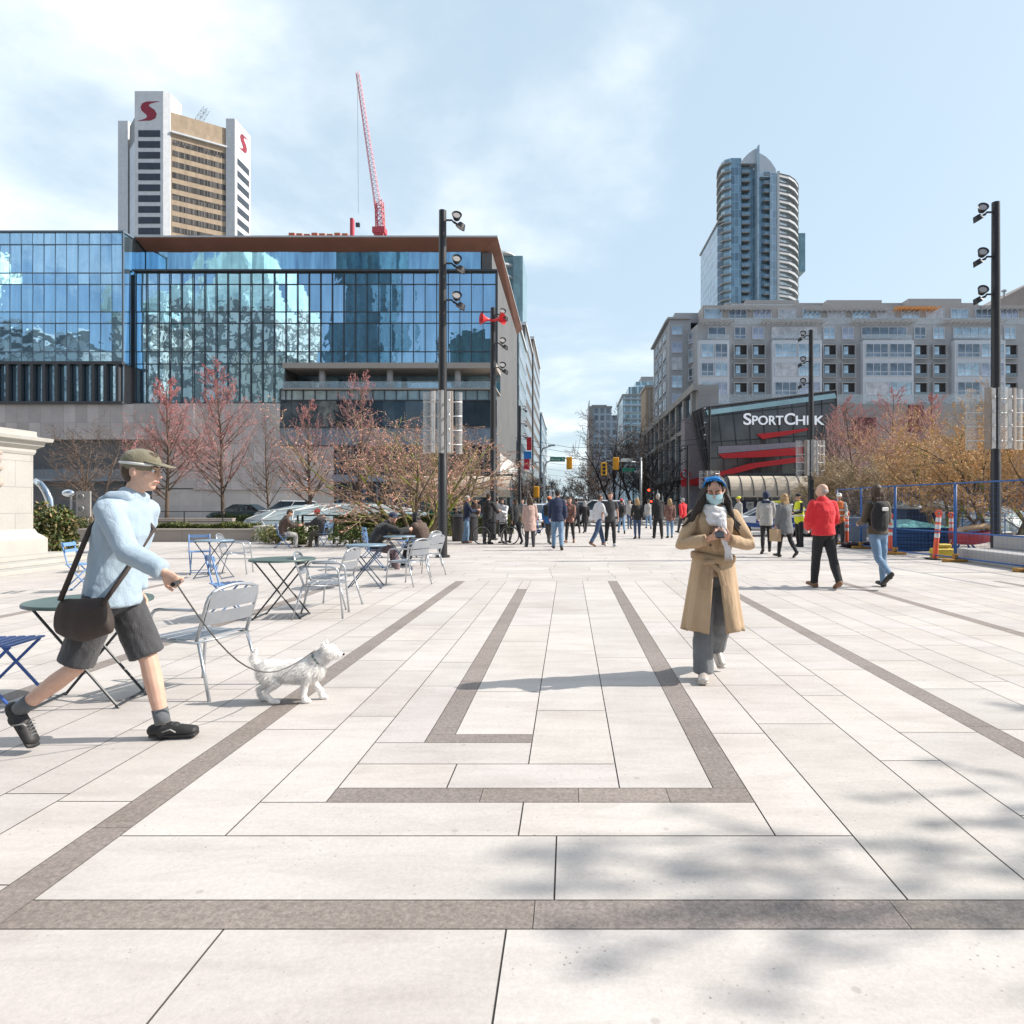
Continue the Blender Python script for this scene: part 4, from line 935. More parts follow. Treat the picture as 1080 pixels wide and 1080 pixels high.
b = MB(); X = PX(574, 60); b.tube([(X, 60, 0), (X, 60, 5.2)], .1, 8); b.tube([(X, 60, 4.6), (X+.2, 60, 5.2), (X+1.0, 60, 5.55), (PX(601, 60)+.3, 60, 5.6)], .06, 6); b.build('mast', M_steel, T, True, w=True)
head(T, PX(600.5, 60), 59.8, PZ(488.5, 60), 0)
b = MB(); b.box(PX(580, 60), PX(596, 60), 59.85, 59.9, PZ(487, 60), PZ(482, 60)); pl_ = b.build('name_plate', M_grn, T, w=True)
text('lettering', 'Howe St', .36, M_sgn, pl_, Vector((PX(588, 60), 59.83, PZ(486, 60)))-off(T), ext=.004)
T = thing('traffic_signal', 'pair of yellow signals hanging from the right mast arm', 'traffic signal', (PX(676, 60), 60, 0))
b = MB(); X = PX(676, 60); b.tube([(X, 60, 0), (X, 60, 5.6)], .1, 8); b.tube([(X, 60, 5.2), (PX(640, 60), 60, 5.35), (PX(634, 60), 60, 5.0)], .06, 6); b.build('mast', M_steel, T, True, w=True)
head(T, PX(649.5, 60), 59.8, PZ(489, 60), 0); head(T, PX(637, 58), 58, PZ(494.5, 58), 1)
b = MB(); b.box(PX(655, 60), PX(667, 60), 59.85, 59.9, PZ(487, 60), PZ(483.5, 60)); b.build('name_plate', M_sgn, T, w=True)
b = MB(); b.box(PX(656, 62), PX(669, 62), 61.85, 61.9, PZ(497.5, 62), PZ(493.5, 62)); b.build('name_plate', M_grn, T, w=True)
T = thing('traffic_signal', 'far red signal light near the dark street trees', 'traffic signal', (PX(684, 62), 62, 0))
b = MB(); X = PX(686, 62); b.tube([(X, 62, 0), (X, 62, 3.6)], .08, 8); b.build('mast', M_black, T, w=True)
head(T, PX(684, 62), 61.8, PZ(520, 62), 2, 0, .8); head(T, PX(686.5, 62), 61.8, PZ(531, 62), 2, 0, .6)
T = thing('traffic_signal', 'low yellow signal on the left pavement of the street', 'traffic signal', (PX(566, 58), 58, 0))
b = MB(); X = PX(567, 58); b.tube([(X, 58, 0), (X, 58, 3.4)], .08, 8); b.build('mast', M_black, T, w=True); head(T, X-.1, 57.8, PZ(519, 58), 0, None, .9)
for lx, Yl, yt, sd_ in ((569, 75, 470, 1), (556, 95, 488, 1), (668, 80, 476, -1)):
    T = thing('street_lamp', {569: 'curved arm street lamp over the left pavement', 556: 'more distant curved street lamp on the left', 668: 'curved arm street lamp among the dark street trees'}[lx], 'street lamp', (PX(lx, Yl), Yl, 0))
    X = PX(lx, Yl); zt = PZ(yt, Yl); b = MB(); b.tube([(X, Yl, 0), (X, Yl, zt-1.2), (X+sd_*.4, Yl, zt-.3), (X+sd_*1.3, Yl, zt)], .08, 6); b.build('pole', M_steel, T, True, w=True)
    b = MB(); b.box(X+sd_*1.3-.35, X+sd_*1.3+.45, Yl-.15, Yl+.15, zt-.05, zt+.1, bev=.04); b.build('lamp_head', M_steel, T, w=True)
b = MB()
for z_, y0, y1 in ((5.9, 47, 140), (6.2, 47, 140), (5.7, 47, 150)):
    for x in (0.5, 2.0): b.tube([(x+z_-5.9, y0, z_), (x+z_-5.9, y1, z_+.3)], .015, 3)
for Y in (56, 62, 70, 82, 98, 118):
    b.tube([(-6.4 if Y > 66 else -4.5, Y, 7.0), (0, Y, 6.2), (3, Y, 6.15), (12, Y, 7.0)], .018, 3)
solo(b, 'trolley_wires', M_black, 'thin black trolley wires strung across the street', 'wires')
# street banners on the left
for i, (y0, y1, c) in enumerate(((461, 475, (.55, .02, .03)), (476, 484, (.02, .22, .62)), (484, 495, (.5, .02, .05)))):
    b = MB(); b.box(PX(553.5+(-1 if i else 2), 76), PX(559.5+(1 if i < 2 else -1), 76), 76, 76.1, PZ(y1, 76), PZ(y0, 76)); solo(b, 'vertical_sign', mat('sign_colour_%d' % i, c, .5), ('red upper panel of the stacked shop signs, left pavement', 'blue middle panel of the stacked shop signs', 'dark red lower panel of the stacked shop signs')[i], 'sign')
T = thing('road_sign', 'round white road sign on the left pavement', 'sign', (PX(583, 60), 60, 0))
b = MB(); b.tube([(0, 0, 0), (0, 0, 2.6)], .035, 6); b.build('post', M_steel, T)
b = MB(); b.at((0, -.06, 2.35), rx=R(90)).lathe([(.001, 0), (.34, 0), (.34, .02), (.001, .02)], 16, cap=False); p_ = b.build('plate', M_sgn, T)
b = MB(); b.box(-.04, .04, -.09, -.085, 2.15, 2.5); b.slab([(-.12, 2.45), (.12, 2.45), (0, 2.6)], -.09, -.085); b.build('arrow', M_black, p_)
# ---------------------------------------------------------------- trees
def barkm(name, c, moss=None):
    m, nt, b, tc = base(name); v = tc.outputs['Object']
    mp = nt.nodes.new('ShaderNodeMapping'); mp.inputs['Scale'].default_value = (6, 6, 1.2); nt.links.new(v, mp.inputs[0])
    a = ramp(nt, nz(nt, mp.outputs[0], 2.5, 6, .7), [(.3, [x*.55 for x in c]), (.7, [x*1.35 for x in c])])
    if moss:
        g = ramp(nt, nz(nt, v, 1.8, 4, .6), [(.48, (0, 0, 0)), (.6, (1, 1, 1))]); a = mixc(nt, g, a, moss)
    nt.links.new(a, b.inputs['Base Color']); b.inputs['Roughness'].default_value = .9
    return m
M_bark = barkm('bark', (.13, .095, .07)); M_barkd = barkm('dark_bark', (.035, .028, .026)); M_moss = barkm('mossy_bark', (.12, .085, .06), (.20, .22, .03)); M_tanb = barkm('tan_bark', (.34, .25, .17))
def twigm(n, c): return mat(n, c, .85, var=.3, scale=1.2)
M_redt = twigm('red_bud', (.66, .26, .26)); M_pinkt = twigm('pink_twig', (.46, .29, .26)); M_ort = twigm('orange_bud', (.72, .45, .20)); M_rust = twigm('rust_bud', (.66, .34, .26))
M_tant = twigm('tan_twig', (.50, .39, .25)); M_browt = twigm('brown_twig', (.17, .125, .10)); M_dkt = twigm('dark_twig', (.06, .048, .045))
class Tree:
    def __init__(s, seed): s.r = random.Random(seed); s.trunk, s.crown = MB(), MB()
    def rd(s, a): return Vector((s.r.uniform(-1, 1), s.r.uniform(-1, 1), s.r.uniform(-1, 1)))*a
    def branch(s, p, d, L, r, lev, cfg):
        n = cfg['seg'][lev]; pts = [p.copy()]; rad = [r]; d = d.normalized()
        up = cfg['up'][lev]; wob = cfg['wob'][lev]
        for i in range(n):
            d = (d+s.rd(wob)+Vector((0, 0, up))).normalized(); p = p+d*(L/n); pts.append(p.copy()); rad.append(r*(1-(i+1)/n*(1-cfg['tip'][lev])))
        (s.trunk if lev < cfg['tl'] else s.crown).tube(pts, rad, 7 if lev == 0 else (5 if lev == 1 else 3), 0, lev < 2)
        if lev+1 >= len(cfg['seg']):
            if cfg.get('bud'):
                for q in pts[1:]:
                    for _ in range(cfg['budn']):
                        c = q+s.rd(.05*cfg['bud']*3); a, b_ = s.rd(cfg['bud']), s.rd(cfg['bud'])
                        k = len(s.crown.v); s.crown.v += [c-a, c+b_, c+a]; s.crown.f.append((k, k+1, k+2)); s.crown.m.append(1)
            return
        k = cfg['n'][lev]
        for i in range(k):
            t = cfg['from'][lev]+(1-cfg['from'][lev])*((i+s.r.random()*.8)/k); x = t*n; j = min(int(x), n-1); q = pts[j].lerp(pts[j+1], x-j)
            dd = (pts[j+1]-pts[j]).normalized(); o = dd.cross(s.rd(1)).normalized(); a = R(cfg['ang'][lev]+s.r.uniform(-12, 12))
            nd = dd*math.cos(a)+o*math.sin(a)
            if cfg.get('flat') and lev >= 1: nd.z = nd.z*cfg['flat']
            prof = cfg['prof'](t) if lev == 0 else (1.05-.55*t)
            s.branch(q, nd, L*cfg['len'][lev]*prof*s.r.uniform(.75, 1.2), max(cfg['minr'], rad[j]*cfg['rr'][lev]), lev+1, cfg)
def tree(name, label, loc, H, cfg, mats, seed, stems=1, group=None, scale=1, spread=.5, base_r=.12, first=None):
    t = Tree(seed); T = thing(name, label, 'tree', loc, 0, group)
    if stems == 1: t.branch(Vector((0, 0, -.05)), Vector((t.r.uniform(-.03, .03), t.r.uniform(-.03, .03), 1)), H, base_r, 0, cfg)
    else:
        for i in range(stems):
            a = 2*math.pi*(i+t.r.random()*.5)/stems; q = spread*t.r.uniform(.6, 1.15)
            t.branch(Vector((math.cos(a)*.15, math.sin(a)*.15, -.05)), Vector((math.cos(a)*q, math.sin(a)*q, 1)), H*t.r.uniform(.8, 1.1), base_r*t.r.uniform(.75, 1.1), 0, cfg)
    t.trunk.build('trunk', mats[0], T, True); t.crown.build('crown', mats[1:], T); return T
UP = dict(seg=[14, 5, 4, 2], up=[.0, .10, .08, .04], wob=[.03, .07, .12, .15], tip=[.12, .25, .3, .4], tl=2, n=[52, 8, 4], ang=[52, 38, 35], len=[.40, .42, .4], rr=[.42, .6, .7], minr=.011, prof=lambda t: 1.15*(1-t)+.16, bud=.035, budn=1)
UP['from'] = [.16, .12, .1]
SP = dict(seg=[7, 5, 4, 3], up=[.03, .03, .03, .02], wob=[.10, .14, .16, .2], tip=[.35, .3, .3, .4], tl=2, n=[8, 8, 6], ang=[45, 42, 42], len=[.55, .55, .5], rr=[.6, .6, .7], minr=.010, prof=lambda t: 1.0, bud=.05, budn=2, flat=.55)
SP['from'] = [.3, .15, .1]
def cfg(c, **k): d = dict(c); d.update(k); return d
grp = 'upright red budding street trees before the store'
ups = [(235, 49, 388, 1, 'tallest of the upright red budding trees, right of the walking man'), (176, 46, 402, 2, 'upright red budding tree partly hidden by the walking man'),
       (284, 50, 440, 3, 'thin upright tree with few red buds between two taller ones'), (328, 47, 425, 4, 'upright red budding tree above the glass dome'), (376, 47, 396, 5, 'upright red budding tree left of the magnolia')]
for px_, Y, yt, sd_, lb_ in ups:
    H_ = PZ(yt, Y); tree('street_tree', lb_, (PX(px_, Y), Y, 0), H_, cfg(UP, n=[52 if sd_ != 3 else 34, 9 if sd_ < 3 else 6, 5 if sd_ < 3 else 3], budn=3 if sd_ < 3 else (1 if sd_ == 3 else 2), bud=.04), [M_bark, M_pinkt if sd_ != 3 else M_browt, M_redt], sd_, group=grp, base_r=.15 if sd_ != 3 else .1)
tree('bare_tree', 'small bare brown tree in front of the bronze windows', (PX(97, 38), 38, 0), 4.4, cfg(SP, up=[.05, .08, .05, .03], bud=.03, budn=1, minr=.011), [M_bark, M_browt, M_browt], 7, stems=3, spread=.5, base_r=.08)
tree('magnolia_tree', 'mossy spreading magnolia with rust buds, behind the nearest lamp post', (PX(440, 24), 24, 0), 3.7, cfg(SP, n=[6, 7, 6], len=[.62, .6, .5], minr=.0075, bud=.04, budn=1), [M_moss, M_tanb, M_rust], 8, stems=8, spread=.95, base_r=.085)
tree('magnolia_tree', 'second spreading magnolia with orange pink buds behind the lamp post', (PX(478, 31), 31, 0), 4.2, cfg(SP, n=[6, 7, 6], minr=.009, bud=.035, budn=1), [M_moss, M_tanb, M_rust], 9, stems=6, spread=.9, base_r=.09)
# right-hand side
OR = cfg(SP, n=[8, 8, 7], minr=.009, bud=.045, budn=2, up=[.05, .07, .05, .03], flat=.8); OR['from'] = [.48, .15, .1]
for px_, Y, H_, st, spd, m3, sd_, lb_ in (
    (1062, 21, 3.1, 7, .95, [M_moss, M_tanb, M_ort], 21, 'spreading orange budding magnolia right behind the near lamp post'),
    (1000, 25, 3.5, 6, .95, [M_moss, M_tanb, M_ort], 22, 'spreading orange budding magnolia above the blue crate'),
    (1100, 27, 4.2, 6, .85, [M_moss, M_tanb, M_ort], 23, 'orange budding magnolia cut by the right edge of the view'),
    (930, 31, 2.9, 6, .95, [M_tanb, M_tant, M_tant], 24, 'low tan twiggy tree behind the woman with the backpack'),
    (968, 33, 4.3, 6, .8, [M_tanb, M_pinkt, M_ort], 25, 'orange and pink budding tree behind the low tan tree'),
    (888, 33, 2.7, 6, .95, [M_tanb, M_tant, M_tant], 26, 'low tan twiggy tree behind the man in the red jacket')):
    tree('magnolia_tree', lb_, (PX(px_, Y), Y, 0), H_, OR, m3, sd_, stems=st, spread=spd, base_r=.09)
for px_, Y, yt, sd_, lb_ in ((905, 46, 425, 31, 'upright red twigged tree beside the sports store'), (938, 44, 415, 32, 'upright red twigged tree in the middle of the right row'), (880, 52, 432, 33, 'thin upright tree touching the sports store corner'), (985, 43, 420, 34, 'upright red twigged tree above the orange magnolia')):
    tree('street_tree', lb_, (PX(px_, Y), Y, 0), PZ(yt, Y), cfg(UP, n=[40, 9, 5], len=[.48, .45, .4], budn=2), [M_bark, M_pinkt, M_redt if sd_ != 33 else M_browt], sd_, group='upright red twigged trees on the right', base_r=.12)
DK = cfg(SP, n=[8, 8, 6], bud=0, minr=.022, up=[.05, .04, .03, .02], flat=.9)
for px_, Y, H_, sd_, lb_ in ((672, 66, 7.5, 41, 'large dark bare street tree right of the traffic signals'), (648, 92, 9.5, 42, 'dark bare street tree farther along the right pavement'), (690, 74, 6.0, 43, 'dark bare street tree beside the grey podium'), (636, 130, 9, 44, 'most distant dark bare tree on the right pavement'), (606, 300, 10, 47, 'bare tree far away in the middle of the street vista'), (622, 190, 9.5, 48, 'bare tree right of the street vista below the slab tower'), (588, 240, 8, 49, 'bare tree left of the street vista'), (566, 120, 6, 45, 'small bare tree on the left pavement far down the street'), (556, 86, 4.5, 46, 'thin bare tree before the left street shops')):
    tree('bare_street_tree', lb_, (PX(px_, Y), Y, 0), H_, DK if sd_ < 42 or sd_ == 43 else cfg(DK, minr=.03 if sd_ < 47 else .06), [M_barkd, M_dkt if sd_ in (41, 43) else M_browt, M_dkt], sd_, stems=3, spread=.55, base_r=.17, group='bare street trees beyond the traffic signals')
# the tree whose shade falls into the right foreground stands just outside the view
tree('plaza_tree', 'bare plaza tree whose soft shade falls on the near paving', (15.3, 3.0, 0), 6.2, cfg(SP, n=[9, 9, 6], minr=.018, bud=.09, budn=3, up=[.06, .03, .03, .02], flat=.9), [M_bark, M_browt, M_tant], 61, stems=4, spread=.7, base_r=.16)

# ---------------------------------------------------------------- hedges and shrubs: leaves on a twiggy core
M_leafd = mat('hedge_leaf', (.060, .085, .022), .6, var=.4, scale=2); M_leafy = mat('yellow_green_leaf', (.20, .21, .05), .6, var=.3, scale=2); M_leafg = mat('shrub_leaf', (.085, .13, .03), .6, var=.35, scale=3); M_leaft = mat('dry_leaf', (.30, .21, .11), .7, var=.3)
def leaves(b, pick, n, s0, s1, rr, mis):
    for _ in range(n):
        c = Vector(pick()); a = Vector((rr.gauss(0, 1), rr.gauss(0, 1), rr.gauss(0, 1))).normalized()*rr.uniform(s0, s1); d = a.cross(Vector((rr.gauss(0, 1), rr.gauss(0, 1), rr.gauss(0, 1)))).normalized()*a.length*.55
        k = len(b.v); b.v += [c-a, c+d, c+a, c-d]; b.f.append((k, k+1, k+2, k+3)); b.m.append(rr.choice(mis))
def hedge(label, x0, x1, y0, y1, z0, z1, n, seed, mis=(0, 0, 0, 1), nm='hedge', group=None):
    rr = random.Random(seed); b = MB(); i = .10; b.box(x0+i, x1-i, y0+i, y1-i, z0, z1-i, 0)
    ph = [rr.uniform(0, 6) for _ in range(4)]
    def pick():
        f = rr.random(); x, y, z_ = rr.uniform(x0, x1), rr.uniform(y0, y1), rr.uniform(z0, z1)
        top = z1+.05*math.sin(x*2.1+ph[0])+.04*math.sin(x*5.3+ph[1])
        if f < .45: z_ = top-abs(rr.gauss(0, .05))
        elif f < .85: y = y0+abs(rr.gauss(0, .07))+.04*math.sin(x*3+ph[2])
        else: x = rr.choice((x0, x1))
        return x, y, min(z_, top)
    leaves(b, pick, n, .03, .065, rr, mis)
    return solo(b, nm, [M_leafd, M_leafy, M_leafg, M_leaft], label, 'hedge', group, origin=((x0+x1)/2, (y0+y1)/2, z0))
def shrub(label, x, y, r, h, n, seed, mis, ls=(.03, .07), nm='shrub', cat='shrub', group=None, z0=0):
    rr = random.Random(seed); lb = [(rr.uniform(-.5, .5)*r, rr.uniform(-.5, .5)*r, rr.uniform(.35, .8)*h, rr.uniform(.35, .6)) for _ in range(9)]
    T = thing(nm, label, cat, (x, y, z0), 0, group); b = MB()
    def pick():
        c = rr.choice(lb); v = Vector((rr.gauss(0, 1), rr.gauss(0, 1), rr.gauss(0, 1))).normalized()*rr.uniform(.6, 1.05)
        return c[0]+v.x*r*c[3], c[1]+v.y*r*c[3], max(.02, c[2]+v.z*h*c[3]*.75)
    leaves(b, pick, n, ls[0], ls[1], rr, mis); b.build('foliage', [M_leafd, M_leafy, M_leafg, M_leaft], T)
    c = MB()
    for _ in range(14):
        q = pick(); c.tube([(0, 0, 0), (q[0]*.5, q[1]*.5, q[2]*.55), q], [.02, .012, .005], 4)
    c.build('stems', M_bark, T); return T
hedge('long clipped hedge left of the glass dome', PX(150, 29), PX(262, 29), 29, 30.2, .35, PZ(553, 29), 9000, 1, (0, 0, 0, 1, 1))
hedge('clipped dark hedge behind the seated pair and the magnolia', PX(352, 27.5), PX(470, 27.5), 27.5, 28.5, .2, PZ(543, 27.5), 11000, 2, (0, 0, 0, 1))
hedge('short clipped hedge behind the litter bins', PX(470, 33), PX(540, 33), 33, 34, .0, PZ(544, 33), 5000, 3, (0, 0, 1, 1))
hedge('distant dark hedge under the parked car', PX(225, 46), PX(300, 46), 46.1, 46.8, 0, PZ(543, 46), 3500, 4, (0, 0, 0, 2))
shrub('tall olive green shrub at the right side of the stone plinth', PX(56, 18.3), 18.3, .62, 1.25, 8000, 5, (0, 0, 2, 1, 3), (.03, .075))
for i, (px_, Y, r, h, mis, lb_) in enumerate(((292, 25, .9, .62, (2, 2, 1, 3), 'low green plant below the seated person in brown'), (322, 24.3, .6, .75, (2, 2, 2, 1), 'bright green shrub between the two distant seated people'), (372, 23.5, 1.1, .65, (2, 2, 1, 0), 'wide low green plant left of the man in the navy cap'), (270, 27, .5, .5, (1, 3, 3, 2), 'dry low plant at the end of the planter wall'), (88, 30, .9, .8, (0, 3, 2), 'dark low plant in front of the bronze windows'), (398, 25.5, .7, .6, (3, 0, 1), 'dry brown plant at the foot of the dark hedge'))):
    shrub(lb_, PX(px_, Y), Y, r, h, 1500, 70+i, mis)
# ---------------------------------------------------------------- planter walls, railings
M_wall = panels('planter_stone', (.36, .32, .285), 1.4, .6, .06, .7)
def wall(label, x0, x1, y0, y1, h, cap=True, m=None):
    T = thing('planter_wall', label, 'wall', ((x0+x1)/2, y0, 0)); b = MB(); b.box(x0, x1, y0, y1, 0, h-.07 if cap else h); b.build('wall_body', m or M_wall, T, w=True)
    if cap: b = MB(); b.box(x0-.03, x1+.03, y0-.03, y1+.03, h-.068, h, bev=.012); b.build('coping', m or M_wall, T, w=True)
    return T
wall('long low stone planter wall left of the dome', PX(78, 26), PX(268, 26), 26, 26.5, .50)
wall('short pale stone wall ending at the dome', PX(268, 26)+.05, PX(290, 26), 25.9, 31, .62, True, mat('pale_wall', (.50, .47, .43), .8))
wall('far low stone wall beyond the hedge on the left', -45, PX(245, 44), 44, 44.4, .55)
b = MB()
for x0, x1, Y in ((-22, PX(470, 35), 35),):
    for h in (.55, 1.08): b.tube([(x0, Y, h), (x1, Y, h)], .025, 6)
    x = x0
    while x < x1: b.tube([(x, Y, 0), (x, Y, 1.08)], .03, 6); x += 2.0
solo(b, 'guard_rail', M_black, 'thin black guard rail behind the left hedges', 'railing', origin=(-15, 35, 0))
b = MB(); Y = 24.5
for a, c in ((PX(314, Y), PX(319, Y)), (PX(319.5, Y), PX(352, Y))):
    b.tube([(a, Y, 0), (a, Y, PZ(543.5, Y)), (c, Y, PZ(543.5, Y)), (c, Y, 0)], .04, 6)
solo(b, 'guard_rail', M_black, 'black square handrail between the two distant seated people', 'railing', origin=(PX(330, Y), Y, 0))

# ---------------------------------------------------------------- glass domes
M_dome = mat('dome_glass', (.27, .34, .35), .25, .2, .2, 1.5, coat=.3); M_drib = mat('dome_rib', (.48, .49, .48), .5)
def dome(label, cx_, cy_, rx, ry, zb_, h, n, rows, grp):
    T = thing('glass_dome', label, 'glass dome', (cx_, cy_, 0), 0, grp); rr = random.Random(3); ringp = []
    for i in range(rows+1):
        a = math.pi/2*i/rows; m_ = n
        ringp.append([Vector((rx*math.cos(a)*math.cos(2*math.pi*(j+.5*(i % 2))/m_), ry*math.cos(a)*math.sin(2*math.pi*(j+.5*(i % 2))/m_), zb_+h*math.sin(a)**.9)) for j in range(m_)])
    b, c = MB(), MB()
    for i in range(rows):
        for j in range(n):
            A, B = ringp[i], ringp[i+1]; o = (i % 2)
            p = [(A[j], A[(j+1) % n], B[(j+o) % n]), (A[(j+1) % n], B[(j+1) % n] if not o else B[(j+1) % n], B[j % n] if not o else B[(j+1) % n])]
            tri1 = (A[j], A[(j+1) % n], B[(j+o) % n]); tri2 = (A[(j+1) % n], B[(j+1+o) % n], B[(j+o) % n])
            for t in (tri1, tri2):
                if (t[0]-t[1]).length < 1e-3 or (t[1]-t[2]).length < 1e-3: continue
                k = len(b.v); cen = (t[0]+t[1]+t[2])/3; b.v += list(t)+[cen*1.0+Vector((0, 0, rr.uniform(.02, .10)))]; b.f += [(k, k+1, k+3), (k+1, k+2, k+3), (k+2, k, k+3)]; b.m += [0]*3
            for q in ((A[j], A[(j+1) % n]), (A[j], B[(j+o) % n]), (A[(j+1) % n], B[(j+o) % n])): c.tube([q[0]*1.002, q[1]*1.002], .035, 4)
    b.build('glazing', M_dome, T); c.build('ribs', M_drib, T)
    k = MB(); k.lathe([(1, 0), (1, zb_)], 32); k.v = [Vector((v.x*(rx+.1), v.y*(ry+.1), v.z)) for v in k.v]; k.build('kerb_ring', M_wall, T)
grp = 'shallow faceted glass domes in the plaza'
dome('faceted glass dome behind the two distant seated people', PX(352, 35), 37, 5.4, 5.4, .12, 1.38, 16, 4, grp)
dome('faceted pale dome behind the blue fence', PX(1010, 30), 31.5, 4.0, 4.0, .3, 1.35, 16, 4, grp)

# ---------------------------------------------------------------- stone plinth with its steps, granite seat blocks
M_lime = panels('limestone_ashlar', (.43, .415, .385), .95, .62, .04, .72, off=.5, mortar=.01)
M_limes = mat('limestone', (.44, .425, .39), .75, var=.07, scale=2, bump=.15)
Yp = 16.3; s = Yp/F; xr = PX(35, Yp); YN = 5.0
T = thing('stone_plinth', 'pale limestone plinth with a moulded cornice at the left edge', 'monument', (-15, 14, 0))
b = MB(); b.box(-22, xr, YN, Yp, .85, PZ(476, Yp)); b.build('shaft', M_lime, T, w=True)
def skirt(b, r0, z0, r1_, z1):
    """one moulding course round the street side, the near end and the far end"""
    q = lambda r, z_: [(xr+r, YN-r, z_), (xr+r, Yp+r, z_), (-22, Yp+r, z_), (-22, YN-r, z_)]
    b.add(q(r0, z0)+q(r1_, z1), [(0, 1, 5, 4), (1, 2, 6, 5), (3, 0, 4, 7)])
b = MB(); pr = [(.20, .25), (.20, .62), (.15, .68), (.06, .76), (.02, .86), (0, .861)]
for (r0, z0), (r1_, z1) in zip(pr, pr[1:]): skirt(b, r0, z0, r1_, z1)
b.build('moulded_base', M_limes, T, w=True)
b = MB(); zc0 = PZ(480, Yp)
pr = [(.012, 0), (.04, .10), (.04, .20), (.10, .28), (.15, .33), (.17, .46), (.27, .50), (.29, .62), (.24, .64), (.08, .66), (.05, .70), (.05, .86), (0, .88)]
zt = PZ(455, Yp); k = (zt-zc0)/.88
for (r0, z0), (r1_, z1) in zip(pr, pr[1:]): skirt(b, r0, zc0+z0*k, r1_, zc0+z1*k)
b.quad((-22, YN, zt), (xr, YN, zt), (xr, Yp, zt), (-22, Yp, zt)); b.build('cornice', M_limes, T, w=True)
b = MB(); rr = random.Random(2)
for i in range(14): b.ball((xr+.02, 14.9+rr.uniform(-.55, .45), 2.25+rr.uniform(-.42, .42)), (.06, rr.uniform(.06, .13), rr.uniform(.06, .14)), 10, 7)
b.build('carved_relief', mat('carved_stone', (.45, .38, .33), .8, var=.2, scale=8), T, True, w=True)
for X_, yf, h in ((-12.35, 16.9, .27), (-11.85, 17.1, .18), (-11.35, 17.3, .09)):
    b = MB(); b.box(-24, X_, 3.0, yf, 0 if h < .1 else h-.089, h, bev=.008); b.build('step', M_limes, T, w=True)
M_gran = mat('grey_granite_block', (.40, .385, .37), .6, var=.06, scale=14, bump=.08)
T = thing('granite_seat_wall', 'low stepped granite blocks inside the fence at the right edge', 'wall', (12, 15, 0))
b = MB(); b.box(9.95, 16, 12.3, 17.3, 0, .33, bev=.015); b.build('lower_block', M_gran, T, w=True)
b = MB(); b.box(10.9, 16, 12.3, 17.3, .331, .66, bev=.015); b.build('upper_block', M_gran, T, w=True)
# mirror-steel sculpture and sign post by the plinth
T = thing('chrome_sculpture', 'curved chrome arc sculpture beside the stone plinth', 'sculpture', (PX(45, 26), 26, 0)); Y = 26
M_chr = mat('chrome', (.62, .68, .74), .12, .95, var=.05)
b = MB(); pts = [P(36, 507, Y), P(43, 511, Y), P(48, 518, Y), P(52, 527, Y), P(54, 538, Y), P(53, 556, Y), P(51, 570, Y)]
b.tube(pts, [(.12, .06), (.13, .08), (.14, .1), (.15, .1), (.12, .08), (.1, .06), (.1, .06)], 10, side=(1, 0, 0)); b.build('arc', M_chr, T, True, w=True)
T = thing('chrome_bollard_light', 'small chrome fitting on a pole beyond the plinth', 'lamp', (PX(72, 30), 30, 0)); b = MB(); b.tube([P(75, 570, 30), P(75, 520, 30)], .05, 6); b.build('pole', M_steel, T, w=True)
b = MB(); b.ball(P(72, 520, 30), (.28, .16, .16), 12, 8); b.build('lamp_head', M_chr, T, True, w=True)
T = thing('grey_sign_panel', 'grey sign panel with two round figures left of the walking man', 'sign', (PX(86, 30), 30, 0)); b = MB(); b.box(PX(80, 30), PX(95, 30), 30, 30.08, PZ(545, 30), PZ(518, 30)); b.box(PX(91, 30), PX(92.5, 30), 30.0, 30.07, 0, PZ(546, 30)); b.build('panel', mat('sign_grey', (.33, .31, .29), .6), T, w=True)
b = MB()
for y_ in (524, 537): b.ring((PX(85.5, 30), 29.97, PZ(y_, 30)), .13, .03, 'Y', 16, 5)
b.build('round_mark', M_steel, T, w=True)
# ---------------------------------------------------------------- cafe furniture
M_alu = mat('brushed_aluminium', (.50, .53, .56), .32, .75, var=.05, scale=8)
M_alus = mat('aluminium_slat', (.40, .43, .47), .36, .6, var=.08, scale=8)
M_bl = mat('blue_paint', (.055, .135, .42), .42, var=.08); M_ltb = mat('light_blue_paint', (.16, .30, .55), .45, var=.08)
M_tgr = mat('green_tabletop', (.085, .13, .12), .4, var=.1); M_tbl = mat('blue_grey_tabletop', (.20, .29, .37), .4, var=.08); M_leg = mat('dark_metal_leg', (.03, .035, .04), .45)
M_rub = mat('black_rubber', (.02, .02, .02), .8)
def rs_(pts, r, n=8, bend=3):
    """round the corners of a bent tube"""
    pts = [Vector(p) for p in pts]; out = [pts[0]]
    for a, b_, c in zip(pts, pts[1:], pts[2:]):
        d0, d1 = (a-b_), (c-b_); L = min(d0.length, d1.length, .09*2)/2; p0, p1 = b_+d0.normalized()*L, b_+d1.normalized()*L
        for i in range(bend+1): t = i/bend; out.append(p0*(1-t)**2+b_*2*t*(1-t)+p1*t*t)
    return out+[pts[-1]]
